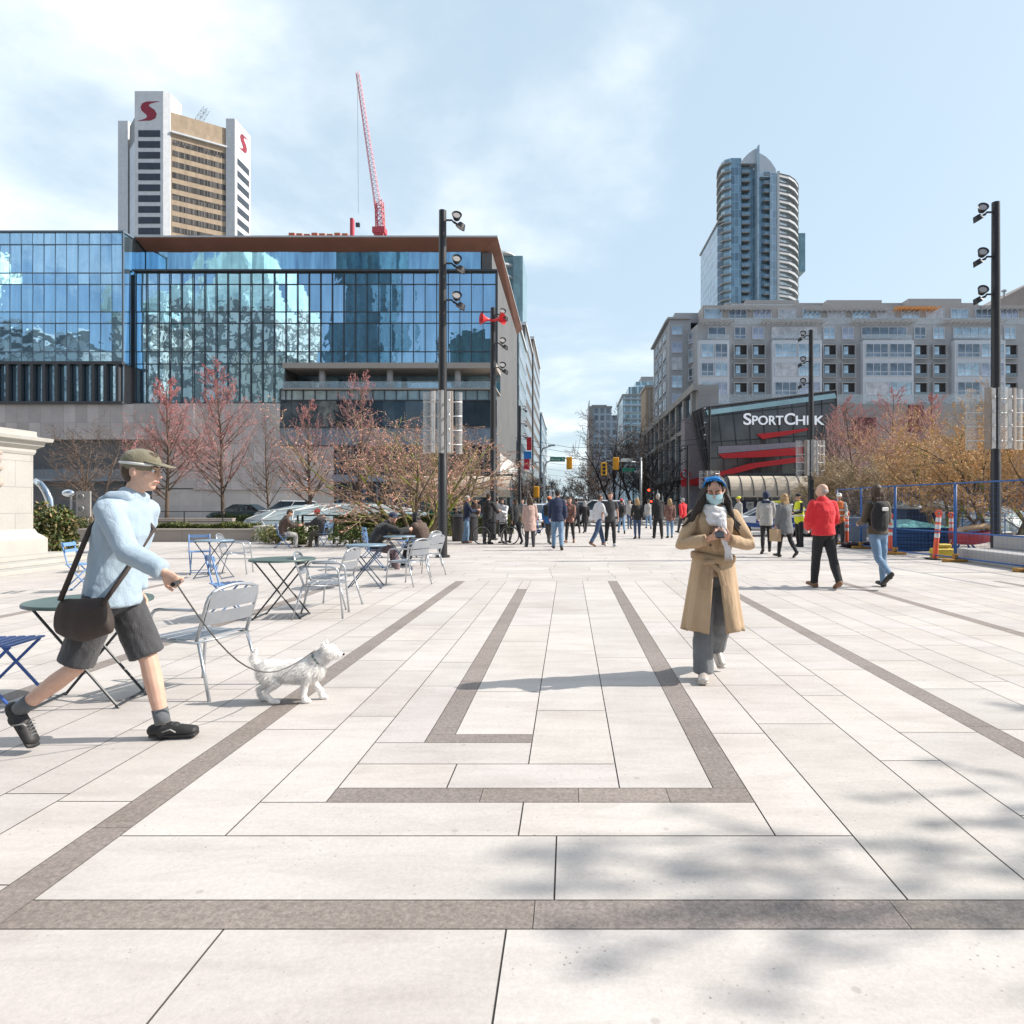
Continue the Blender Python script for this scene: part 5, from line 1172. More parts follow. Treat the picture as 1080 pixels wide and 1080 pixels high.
def arm_chair(label, group='silver cafe armchairs on the plaza'):
    """faces +Y; origin on the ground under the seat"""
    T = thing('cafe_armchair', label, 'chair', group=group); w_ = .265
    for s_ in (-1, 1):
        b = MB(); b.tube(rs_([(s_*w_, .27, 0), (s_*(w_-.005), .23, .44), (s_*w_, .215, .655), (s_*w_, -.20, .665)], .013), .0125, 8); b.build('front_leg', M_alu, T, True)
        b = MB(); b.tube([(s_*(w_-.01), -.34, 0), (s_*(w_-.03), -.215, .42)], .0125, 8); b.build('rear_leg', M_alu, T, True)
    b = MB(); b.tube(rs_([(-w_+.025, -.20, .42), (-w_+.02, -.33, .80), (0, -.345, .845), (w_-.02, -.33, .80), (w_-.025, -.20, .42)], .013), .013, 8)
    b.tube([(-w_+.01, .23, .42), (-w_+.01, -.21, .42), (w_-.01, -.21, .42), (w_-.01, .23, .42), (-w_+.01, .23, .42)], .011, 6); b.build('frame', M_alu, T, True)
    b = MB()
    for i in range(5):
        y0 = -.19+i*.088; b.box(-w_+.02, w_-.02, y0, y0+.078, .428+(.008 if i in (0, 4) else 0), .437+(.008 if i in (0, 4) else 0), bev=.003)
    b.build('seat', M_alus, T)
    b = MB()
    for z0, z1 in ((.545, .645), (.665, .80)):
        y = lambda z_: -.20-(z_-.42)*.34
        for j in range(6):
            a, c = -w_+.035+j*(2*w_-.07)/6, -w_+.035+(j+1)*(2*w_-.07)/6; q = lambda x: -.028*(1-(x/w_)**2)
            b.add([(a, y(z0)+q(a), z0), (c, y(z0)+q(c), z0), (c, y(z1)+q(c), z1), (a, y(z1)+q(a), z1), (a, y(z0)+q(a)-.006, z0), (c, y(z0)+q(c)-.006, z0), (c, y(z1)+q(c)-.006, z1), (a, y(z1)+q(a)-.006, z1)], [(0, 3, 2, 1), (4, 5, 6, 7), (3, 7, 6, 2), (0, 1, 5, 4)])
    b.build('backrest', M_alus, T); return T
def fold_chair(label, m, group):
    T = thing('folding_chair', label, 'chair', group=group); w_ = .19
    for s_ in (-1, 1):
        b = MB(); b.tube([(s_*w_, .24, 0), (s_*w_, -.13, .45), (s_*w_, -.22, .83)], .011, 6); b.build('back_frame', m, T, True)
        b = MB(); b.tube([(s_*(w_-.025), -.24, 0), (s_*(w_-.025), .19, .45)], .011, 6); b.build('leg', m, T, True)
    b = MB(); b.tube([(-w_, .20, .05), (w_, .20, .05)], .008, 5); b.tube([(-w_+.02, -.20, .04), (w_-.02, -.20, .04)], .008, 5)
    for s_ in (-1, 1):
        for yy in (.24, -.24): b.ball((s_*(w_-(.025 if yy < 0 else 0)), yy, .014), .018, 8, 6, 1)
    b.build('stretcher', [m, M_rub], T, True)
    b = MB()
    for i in range(6): y0 = -.17+i*.066; b.box(-w_-.01, w_+.01, y0, y0+.05, .452, .466, bev=.005)
    b.build('seat', m, T)
    b = MB()
    for z0, z1 in ((.66, .71), (.76, .82)):
        y = lambda z_: -.13-(z_-.45)*.237+.014
        b.add([(-w_-.01, y(z0), z0), (w_+.01, y(z0), z0), (w_+.01, y(z1), z1), (-w_-.01, y(z1), z1), (-w_-.01, y(z0)+.012, z0), (w_+.01, y(z0)+.012, z0), (w_+.01, y(z1)+.012, z1), (-w_-.01, y(z1)+.012, z1)], [(0, 1, 2, 3), (5, 4, 7, 6), (3, 2, 6, 7), (1, 0, 4, 5), (0, 3, 7, 4), (2, 1, 5, 6)])
    b.build('backrest', m, T); return T
def x_table(label, mt, ml, group, r=.36):
    T = thing('cafe_table', label, 'table', group=group)
    b = MB(); b.lathe([(r-.02, .725), (r, .728), (r+.003, .74), (r-.004, .752), (r-.03, .753)], 40); b.build('tabletop', mt, T, 50)
    for s_ in (-1, 1):
        b = MB(); b.box(-.011, .011, -.006, .006, 0, 1)
        for dx, off_ in ((1, 0), (-1, .028)):
            b2 = MB(); y = s_*(.22-off_); b2.tube([(-dx*.29, y, 0), (dx*.28, y, .726)], .0105, 6); b2.build('leg', ml, T)
    b = MB()
    for x in (-.29, .29): b.tube([(x*.96, -.21, .02), (x*.96, .21, .02)], .009, 6)
    for x in (-.28, .28): b.tube([(x, -.21, .715), (x, .21, .715)], .009, 6)
    b.build('stretcher', ml, T); return T
def place(T, X, Y, deg, sc=1): T.location = (X, Y, .004); T.rotation_euler = (0, 0, R(deg)); return T
gs, gb, gt = 'silver cafe armchairs on the plaza', 'blue folding chairs on the plaza', 'folding cafe tables on the plaza'
def px(x, y, dx=0): v = G(x, y); return v.x, v.y
ch = arm_chair('silver slatted armchair in front of the walking man, nearest of all'); x, y = G(213, 727).xy
place(ch, x, y, 72)
src_arm = ch
tree_map = child_map()
def again(src, label, x, y, deg, group=None):
    o = copy_tree(src, tree_map); o['label'] = label; place(o, x, y, deg)
    if group: o['group'] = group
    return o
for px_, py_, deg, lb_ in ((349, 645, 200, 'silver armchair facing away, close right of the second green table'), (392, 640, 83, 'silver armchair behind the facing chair, its back turned to the right')): pass
again(src_arm, 'silver armchair close right of the dark-legged green table', *G(342, 650).xy, -80)
again(src_arm, 'silver armchair facing left toward the green table, back turned right', *G(350, 640).xy, 82)
again(src_arm, 'left one of the two silver armchairs beside the dark-haired sitter', *G(430, 617).xy, 64)
again(src_arm, 'right one of the two silver armchairs beside the dark-haired sitter', *G(448, 607).xy, 66)
again(src_arm, 'distant silver armchair behind the blue folding chairs', *G(249, 605).xy, -78)
again(src_arm, 'small silver armchair near the stone steps, mostly behind the walking man', *G(104, 603).xy, 100)
fc = fold_chair('blue folding chair cut by the left edge beside the near table', M_bl, gb); place(fc, *G(-4, 745).xy, -82)
fl_ = fold_chair('blue folding chair by the stone steps, left of the walking man', M_ltb, gb); place(fl_, *G(87, 624).xy, -78)
tree_map = child_map()
again(fl_, 'distant blue folding chair turned sideways by the small table', *G(211, 605).xy, 25)
again(fl_, 'blue folding chair seen over the near silver armchair', *G(240, 655).xy, -50)
again(fl_, 'small far blue folding chair left of the man in the navy cap', *G(392, 588).xy, -60)
again(fl_, 'far light blue folding chair between the seated pair and magnolia', *G(428, 588).xy, 130)
tb = x_table('near green-topped folding table behind the walking man', M_tgr, M_leg, gt, .40); place(tb, *G(95, 741).xy, 8)
tree_map = child_map()
again(tb, 'green-topped folding table in the middle of the chairs', *G(298, 651).xy, 4)
tb2 = x_table('pale blue folding table in front of the man in the navy cap', M_tbl, mat('blue_black_leg', (.05, .08, .13), .45), gt, .35); place(tb2, *G(386, 620).xy, 8)
tree_map = child_map()
again(tb2, 'small distant folding table between blue chairs on the left', *G(226, 610).xy, -5)
again(tb2, 'small blue table where the seated pair face each other', *G(421, 601).xy, 12)

# ---------------------------------------------------------------- litter bins, fence, delineators, site things
M_bin = mat('bin_charcoal', (.035, .035, .038), .5)
for i, (px_, Y, lb_) in enumerate(((484, 26.5, 'left dark litter bin beside the man in the dark jacket'), (497, 26.8, 'right dark litter bin beside the man in the dark jacket'))):
    T = thing('litter_bin', lb_, 'bin', (PX(px_, Y), Y, 0), 0, 'dark litter bins by the hedge'); b = MB(); b.lathe([(.24, 0), (.27, .05), (.27, .85), (.28, .9)], 18); b.build('body', M_bin, T, 40)
    b = MB(); b.lathe([(.29, .901), (.29, .96), (.18, 1.05), (.1, 1.08)], 18); b.build('lid', M_black, T, 40)
M_fb = mat('fence_blue', (.025, .115, .36), .45, var=.1)
fpts = [(9.75, 24.5), (9.55, 22.0), (9.4, 19.4), (9.7, 16.9), (9.83, 14.4), (9.9, 11.9)]
for i, ((x0, y0), (x1, y1)) in enumerate(zip(fpts, fpts[1:])):
    lb_ = ('farthest blue mesh fence panel, beside the worker', 'blue mesh fence panel behind the backpack woman', 'blue mesh fence panel around the teal covered crate', 'blue mesh fence panel across the granite blocks', 'nearest blue mesh fence panel at the right edge')[i]
    T = thing('fence_panel', lb_, 'fence', (x0, y0, 0), 0, 'blue temporary fence panels'); p, q = Vector((0, 0, 0)), Vector((x1-x0, y1-y0, 0)); L = q.length; d = q/L; p = d*.03; q = q-d*.03; b = MB()
    for a in (p, q): b.tube([a, a+Vector((0, 0, 2.0))], .024, 6)
    for h in (.12, .75, 1.98): b.tube([p+Vector((0, 0, h)), q+Vector((0, 0, h))], .02, 6)
    b.build('frame', M_fb, T, True)
    b = MB(); n = int(L/.15)
    for k in range(1, n): a = p.lerp(q, k/n); b.tube([a+Vector((0, 0, .12)), a+Vector((0, 0, 1.98))], .0016, 3)
    for k in range(1, 13): b.tube([p+Vector((0, 0, .12+k*.143)), q+Vector((0, 0, .12+k*.143))], .0016, 3)
    b.build('mesh_infill', M_fb, T)
    b = MB(); b.box(-.3, .3, -.1, .1, .004, .09, bev=.02); b.box(-.06, .06, -.06, .06, .09, .22, bev=.02); b.build('foot_block', mat('yellow_foot', (.42, .22, .05), .8), T)
M_org = mat('delineator_orange', (.85, .12, .04), .5, var=.05)
def delin(label, x, Y, h, tilt=0, sc=1):
    T = thing('delineator_post', label, 'bollard', (x, Y, .004), 0, 'orange traffic delineator posts'); T.rotation_euler = (0, R(tilt), 0); sc = h/1.15
    b = MB(); b.lathe([(.055*sc, .03), (.055*sc, .98*sc), (.045*sc, 1.0*sc)], 14); b.ring((0, 0, 1.06*sc), .06*sc, .028*sc, 'Y', 14, 6); b.build('post', M_org, T, 50)
    for z_ in (.50, .70, .86):
        b = MB(); b.lathe([(.058*sc, z_*sc), (.058*sc, (z_+.10)*sc)], 14, cap=False); b.build('reflective_band', M_sgn, T, 50)
    b = MB(); b.lathe([(.24*sc, 0), (.24*sc, .02), (.12*sc, .035)], 8); b.build('base', M_rub, T)
delin('leaning orange delineator post at the end of the granite block', PX(986, 17.7), 17.7, 1.32, 5)
delin('orange delineator post just behind the blue fence upright', PX(1003, 20.5), 20.5, 1.22)
delin('small distant orange delineator above the teal cover', PX(960, 27), 27, 1.15)
delin('orange delineator post next to the worker in the white helmet', PX(893, 23), 23, 1.25)
delin('orange delineator post beside the jeans of the backpack woman', PX(939, 20), 20, 1.2)
T = thing('timber_crate', 'blue plank crate topped with a teal sheet inside the fence', 'crate', (PX(972, 20.8), 21, 0)); X = PX(972, 20.8)
b = MB(); M_bw = panels('blue_boards', (.03, .08, .20), 3, .11, .2, .4, off=0, mortar=.012)
b.box(PX(944, 20.8), PX(1002, 20.8), 20.8, 22.4, .0, .72); b.build('boards', M_bw, T, w=True)
b = MB(); b.v = [Vector(v) for v in [(PX(942, 20.6), 20.6, .74), (PX(1004, 20.6), 20.6, .74), (PX(1000, 20.6), 22.6, .86), (PX(946, 20.6), 22.6, .90), (PX(972, 20.6), 21.4, .98)]]; b.f = [(0, 1, 4), (1, 2, 4), (2, 3, 4), (3, 0, 4), (0, 3, 2, 1)]; b.m = [0]*5; b.build('sheet', mat('teal_sheet', (.10, .30, .30), .5, var=.15), T, w=True)
T = thing('canoe', 'red canoe with a pale tip lying behind the fence', 'boat', (PX(1022, 19.8), 20, 0)); b = MB()
ring_ = []
for i in range(9):
    t = i/8; x = PX(1002, 19.8)+t*1.35; w2 = .34*math.sin(math.pi*min(.98, .12+t*.86)); h = .12+.55*abs(t-.4)**2
    ring_.append([(x, 19.8-w2, .55+h*.6), (x, 19.8-w2*.6, .25+h*.5), (x, 19.8, .16+h*.8), (x, 19.8+w2*.6, .25+h*.5), (x, 19.8+w2, .55+h*.6)])
for r0, r1_ in zip(ring_, ring_[1:]): b.add(r0+r1_, [(j, j+1, 6+j, 5+j) for j in range(4)])
b.build('hull', mat('canoe_red', (.42, .05, .06), .4, var=.2), T, True, w=True)
b = MB(); b.limb([ring_[0][2], (ring_[0][2][0]+.3, 19.75, .72), (ring_[6][2][0], 19.75, .82), (ring_[8][2][0]+.18, 19.75, .78)], [(.02, .02), (.2, .06), (.22, .08), (.02, .02)], 10, (0, 1, 0)); b.build('deck', mat('canoe_tan', (.45, .30, .17), .6), T, True, w=True)
T = thing('trestle', 'folded wooden trestle propping up the canoe', 'trestle', (PX(1016, 20.3), 20.3, 0)); b = MB()
for sx in (-1, 1): b.tube([(sx*.35, -.2, 0), (0, 0, .55)], .03, 5); b.tube([(sx*.35, .2, 0), (0, 0, .55)], .03, 5)
b.build('legs', M_fb, T); b = MB(); b.tube([(-.1, -.5, .56), (.1, .5, .56)], .04, 6); b.build('beam', M_tanb, T)
b = MB(); b.box(-.25, .25, -.18, .18, .004, .26, bev=.03); b.at((.03, 0, .33)).box(-.18, .18, -.14, .14, -.06, .05, bev=.03); solo(b, 'yellow_tool_box', mat('tool_yellow', (.68, .50, .04), .5), 'yellow tool box beside the leaning orange post', 'box').location = (PX(993, 18.3), 18.3, 0)
b = MB(); rr = random.Random(5)
for i in range(9): b.limb([(rr.uniform(-.7, .7), rr.uniform(-.2, .2), .09), (rr.uniform(-.7, .7), rr.uniform(-.2, .2), rr.uniform(.09, .2))], [rr.uniform(.07, .12), rr.uniform(.05, .1)], 8)
solo(b, 'bag_pile', mat('dark_fabric_pile', (.035, .02, .03), .8, var=.4, scale=6), 'pile of dark bags on the ground by the fence', 'bag', smooth=True).location = (PX(910, 22.3), 22.3, 0)
b = MB(); b.box(-.42, .42, -.25, .25, .0, .95, bev=.03); solo(b, 'utility_cabinet', mat('cabinet_blue_grey', (.16, .20, .26), .5), 'blue grey utility cabinet beyond the fence end', 'cabinet').location = (PX(900, 26.5), 26.5, 0)
b = MB(); 
for i in range(7): b.lathe([(.22, i*.28), (.22, i*.28+.2), (.16, i*.28+.24), (.16, i*.28+.28)], 12)
solo(b, 'red_drum_stack', mat('drum_red', (.35, .03, .03), .5), 'stack of dark red drums under the tan tree', 'drum', smooth=40).location = (PX(883, 40), 40, 0)
T = thing('site_shelter', 'low dark blue site shelter before the pale dome', 'shed', (PX(972, 26), 26.5, 0)); b = MB(); b.box(PX(957, 26), PX(990, 26), 26, 28, 0, PZ(538, 26)); b.build('walls', mat('shelter_navy', (.015, .035, .08), .5), T, w=True)
b = MB(); b.box(PX(955, 26), PX(992, 26), 25.8, 28.2, PZ(538, 26), PZ(537, 26)); b.build('roof', M_black, T, w=True)
b = MB(); Y = 25
for h in (.45, .8, 1.1): b.tube([(PX(1015, Y), Y, h), (PX(1060, Y), Y, h)], .02, 5)
for p_ in (1015, 1030, 1045, 1060): b.tube([(PX(p_, Y), Y, 0), (PX(p_, Y), Y, 1.1)], .02, 5)
solo(b, 'guard_rail', M_fb, 'dark blue guard rail behind the canoe', 'railing')

# ---------------------------------------------------------------- vehicles
M_tyre = mat('tyre', (.02, .02, .02), .85); M_rim = mat('rim', (.5, .5, .5), .35, .8); M_cwin = glassy('car_glass', (.07, .09, .11), .45, .05, 0)
def car(label, m, loc, rz, kind='sedan', livery=None, nm='parked_car', cat='car'):
    T = thing(nm, label, cat, loc, rz); L, W = (4.6, .92) if kind != 'van' else (5.2, 1.0)
    if kind == 'sedan': prof = [(-2.3, .45, .62), (-2.25, .35, .86), (-1.5, .28, .98), (-.9, .26, 1.0), (0, .25, 1.0), (1.0, .26, .96), (1.9, .30, .86), (2.25, .36, .68), (2.3, .42, .58)]; cab = [(-1.75, .98), (-1.05, 1.42), (.15, 1.46), (1.15, .95)]
    elif kind == 'suv': prof = [(-2.2, .5, .8), (-2.15, .4, 1.05), (-1.4, .32, 1.12), (-.8, .3, 1.12), (0, .3, 1.12), (1.0, .3, 1.08), (1.85, .34, .98), (2.15, .4, .78), (2.2, .48, .68)]; cab = [(-2.1, 1.1), (-1.85, 1.66), (.25, 1.7), (1.2, 1.07)]
    else: prof = [(-2.6, .5, 1.2), (-2.55, .4, 1.35), (-1.4, .32, 1.35), (-.8, .3, 1.35), (0, .3, 1.35), (1.2, .3, 1.3), (2.1, .34, 1.1), (2.5, .4, .88), (2.55, .48, .75)]; cab = [(-2.55, 1.34), (-2.45, 2.1), (1.0, 2.12), (1.9, 1.28)]
    b = MB(); rg_ = []
    for x, z0, z1 in prof:
        ww = W*(1-.16*(abs(x)/L*2)**6); rg_.append([(x, -ww*.8, z0), (x, -ww, z0+.12), (x, -ww, z0+(z1-z0)*.55), (x, -ww*.93, z1-.05), (x, -ww*.75, z1), (x, ww*.75, z1), (x, ww*.93, z1-.05), (x, ww, z0+(z1-z0)*.55), (x, ww, z0+.12), (x, ww*.8, z0)])
    for r0, r1_ in zip(rg_, rg_[1:]): b.add(r0+r1_, [(j, (j+1) % 10, 10+(j+1) % 10, 10+j) for j in range(10)])
    b.add(rg_[0], [tuple(range(10))[::-1]]); b.add(rg_[-1], [tuple(range(10))])
    (x0, z0), (x1, z1), (x2, z2), (x3, z3) = cab; wt, wb = W*.70, W*.86
    b.add([(x1, -wt, z1), (x2, -wt, z2), (x2, wt, z2), (x1, wt, z1), (x1+.05, -wt*.9, z1+.05), (x2-.1, -wt*.9, z2+.04), (x2-.1, wt*.9, z2+.04), (x1+.05, wt*.9, z1+.05)], [(4, 5, 6, 7), (0, 1, 5, 4), (1, 2, 6, 5), (2, 3, 7, 6), (3, 0, 4, 7)])
    for s_ in (-1, 1):
        for (xa, za_), (xb_, zb2) in ((cab[0], cab[1]), (cab[2], cab[3])): b.tube([(xa, s_*wb, za_), (xb_, s_*wt, zb2)], .035, 5)
        b.tube([((x0+x3)/2, s_*wb, z0), ((x1+x2)/2, s_*wt, z1)], .03, 5)
    b.build('body', m, T, 35)
    g = MB(); g.add([(x0, -wb+.01, z0-.02), (x3, -wb+.01, z3-.02), (x3, wb-.01, z3-.02), (x0, wb-.01, z0-.02), (x1, -wt+.01, z1), (x2, -wt+.01, z2), (x2, wt-.01, z2), (x1, wt-.01, z1)], [(0, 1, 5, 4), (1, 2, 6, 5), (2, 3, 7, 6), (3, 0, 4, 7)]); g.build('window', M_cwin, T)
    wx = 1.38 if kind != 'van' else 1.6
    for x in (-wx, wx):
        for s_ in (-1, 1):
            w_ = MB(); w_.at((x, s_*(W-.10), .33), rx=R(90)).lathe([(.2, -.11), (.33, -.10), (.34, 0), (.33, .10), (.2, .11)], 20); wh = w_.build('wheel', M_tyre, T, 40)
            w_ = MB(); w_.at((x, s_*(W+.015), .33), rx=R(90)).lathe([(.0, -.01), (.2, -.012), (.21, .0), (.2, .012), (.0, .01)], 12, cap=False); w_.build('rim', M_rim, wh, 40)
    xe = prof[-1][0]; zz_ = prof[-1][2]
    for s_ in (-1, 1):
        h = MB(); h.ball((xe-.05, s_*W*.62, zz_-.02), (.08, .18, .09), 10, 6); h.build('headlight', M_lens, T, True)
        h = MB(); h.box(-xe-.01, -xe+.06, s_*W*.62-.15, s_*W*.62+.15, prof[0][2]-.12, prof[0][2]+.04, bev=.02); h.build('tail_light', mat('tail_red', (.4, .01, .01), .3), T)
    if livery: livery(T, W, cab)
    return T
M_cw_ = mat('car_white', (.68, .70, .72), .3, var=.02, coat=.5); M_cdk = mat('car_dark_teal', (.03, .06, .07), .3, coat=.5, var=.05); M_cgr = mat('car_silver', (.42, .43, .44), .3, .4, coat=.5, var=.03); M_cbl = mat('car_blue', (.02, .07, .26), .3, coat=.5, var=.05)
def police(T, W, cab):
    for s_ in (-1, 1):
        b = MB(); b.slab([(-2.2, .42), (.9, .42), (2.1, .62), (2.1, .7), (.7, .60), (-2.2, .58)], s_*(W+.004)-.003, s_*(W+.004)+.003); b.build('blue_stripe', M_cbl, T)
        b = MB(); b.slab([(-.95, .62), (.85, .62), (.8, .85), (-.9, .85)], s_*(W+.002)-.003, s_*(W+.002)+.003); b.build('door_panel', M_cbl, T)
    b = MB(); b.box(-.55, -.2, -.55, .55, 1.51, 1.62, bev=.03); b.build('light_bar', mat('bar_yellow', (.75, .65, .05), .4), T)
car('white and blue patrol car behind the walking people on the right', M_cw_, (PX(816, 30.5), 31, 0), R(176), 'sedan', police, 'patrol_car')
car('dark teal car waiting on the cross street at the left', M_cdk, (PX(254, 52), 52, 0), R(180), 'sedan')
car('white van roof showing over the glass dome', M_cw_, (PX(300, 50), 50.5, 0), R(180), 'suv')
car('white car half hidden behind the coat woman and blue jacket', M_cw_, (PX(567, 42), 43, 0), R(75), 'sedan')
car('white pickup-like van crossing at the end of the plaza', M_cw_, (PX(630, 44), 45, 0), R(170), 'suv')
car('silver car farther up the street between walkers', M_cgr, (PX(614, 62), 64, 0), R(95), 'suv')
car('distant silver sedan parked on the right of the street', M_cgr, (7.2, 86, 0), R(90), 'sedan')
car('distant dark sedan parked on the left of the street', M_cdk, (-1.2, 92, 0), R(90), 'sedan')

def bicycle(label, loc, rz, m, sc=1):
    T = thing('bicycle', label, 'bicycle', loc, rz); r = .33
    for x in (-.51, .51):
        b = MB(); b.ring((x, 0, r), r, .017, 'Y', 30, 6); wh = b.build('wheel', M_tyre, T, True)
        b = MB(); b.ring((x, 0, r), r-.02, .010, 'Y', 30, 4); b.build('rim', M_rim, wh, True)
        b = MB()
        for k in range(16): a = 2*math.pi*k/16; b.tube([(x, .02*(-1)**k, r), (x+(r-.02)*math.cos(a), 0, r+(r-.02)*math.sin(a))], .0015, 3)
        b.ball((x, 0, r), .03, 8, 6); b.build('spokes', M_rim, wh)
    b = MB()
    for p, q in (((-.51, .0, r), (-.1, 0, .28)), ((-.51, 0, r), (-.2, 0, .76)), ((-.1, 0, .28), (-.22, 0, .86)), ((-.1, 0, .28), (.36, 0, .70)), ((-.2, 0, .78), (.35, 0, .80)), ((.34, 0, .88), (.39, 0, .62)), ((.39, 0, .62), (.51, 0, r))): b.tube([p, q], .018, 7)
    b.build('frame', m, T, True)
    b = MB(); b.limb([(-.36, 0, .90), (-.22, 0, .91), (-.08, 0, .90)], [(.06, .02), (.05, .02), (.02, .015)], 8, (0, 1, 0)); b.build('saddle', M_rub, T, True)
    b = MB(); b.tube([(.30, -.28, .98), (.36, -.22, 1.0), (.34, 0, .97), (.36, .22, 1.0), (.30, .28, .98)], .014, 6); b.tube([(.34, 0, .88), (.34, 0, .97)], .015, 6); b.build('handlebar', M_black, T, True)
    b = MB(); b.at((-.1, .05, .28), rx=R(90)).lathe([(.0, 0), (.09, 0), (.09, .01), (0, .01)], 14, cap=False); b.at().tube([(-.1, .06, .28), (-.02, .08, .13)], .01, 5); b.tube([(-.1, -.06, .28), (-.18, -.08, .43)], .01, 5)
    b.build('crank', M_black, T); return T
bicycle('black bicycle with pale tyres held by the man in the dark jacket', (PX(523, 24.3), 24.3, .0), R(-4), M_black)
bicycle('small far bicycle between the people in the crowd', (PX(571, 29), 29, 0), R(10), M_bl)
# ---------------------------------------------------------------- people
def fuse(b, name, m, parent, voxel=.016, smooth=3, wr=0, wf=(9, 9, 4), seed=0, at=None):
    """melt the limbs of one builder into a single continuous skin"""
    me = b.mesh('tmp', m if m else []); o = bpy.data.objects.new('tmp', me); COL.objects.link(o)
    r = o.modifiers.new('r', 'REMESH'); r.mode = 'VOXEL'; r.voxel_size = voxel
    if smooth: s = o.modifiers.new('s', 'SMOOTH'); s.iterations = smooth; s.factor = .5
    dg = bpy.context.evaluated_depsgraph_get(); out = bpy.data.meshes.new_from_object(o.evaluated_get(dg))
    bpy.data.objects.remove(o); bpy.data.meshes.remove(me)
    out.name = name; out.materials.clear(); out.materials.append(m)
    if wr:
        out.update(); ns = [v.normal.copy() for v in out.vertices]
        for v, n_ in zip(out.vertices, ns):
            q = Vector((v.co.x*wf[0]+seed, v.co.y*wf[1], v.co.z*wf[2])); q += Vector((0, 0, 1))*noise.noise(q*.5)*2
            v.co += n_*(noise.noise(q)*wr+noise.noise(q*2.7)*wr*.35)
    out.polygons.foreach_set('use_smooth', [True]*len(out.polygons)); out.update()
    return link(name, out, parent)
def skinm(n, c):
    if n in MATS: return MATS[n]
    m, nt, b, tc = base(n); f = nz(nt, tc.outputs['Object'], 14, 4)
    nt.links.new(ramp(nt, f, [(.3, [c[0]*.9, c[1]*.82, c[2]*.8]), (.7, c)]), b.inputs['Base Color']); b.inputs['Roughness'].default_value = .62
    b.inputs['Subsurface Weight'].default_value = .06; b.inputs['Subsurface Radius'].default_value = (.02, .008, .004); MATS[n] = m; return m
SK = [skinm('skin_fair', (.58, .35, .26)), skinm('skin_tan', (.46, .27, .18)), skinm('skin_light', (.64, .42, .32))]
def cloth(n, c, var=.14):
    k = 'cloth_'+n
    if k in MATS: return MATS[k]
    m = mat(k, c, .88, var=var, scale=7, bump=.5, bscale=180, sheen=.15); nt = m.node_tree; b = nt.nodes['Principled BSDF']; tc = [x for x in nt.nodes if x.type == 'TEX_COORD'][0]
    old = b.inputs['Normal'].links[0].from_socket; mp = nt.nodes.new('ShaderNodeMapping'); mp.inputs['Scale'].default_value = (1, 1, .55); mp.inputs['Rotation'].default_value = (.3, .5, 0); nt.links.new(tc.outputs['Object'], mp.inputs[0])
    bp = nt.nodes.new('ShaderNodeBump'); bp.inputs['Strength'].default_value = .6; bp.inputs['Distance'].default_value = .022
    nt.links.new(nz(nt, mp.outputs[0], 7, 4, .5, 1.6), bp.inputs['Height']); nt.links.new(old, bp.inputs['Normal']); nt.links.new(bp.outputs[0], b.inputs['Normal']); return m
def hairm(n, c): return mat('hair_'+n, c, .55, var=.35, scale=8, stretch=(9, 9, 1), bump=.6, bscale=14)
M_eyew = mat('eye_white', (.7, .68, .66), .2, var=.02); M_iris = mat('iris', (.04, .02, .012), .15, var=.02); M_lip = mat('lip', (.45, .17, .14), .5, var=.05)
V = Vector
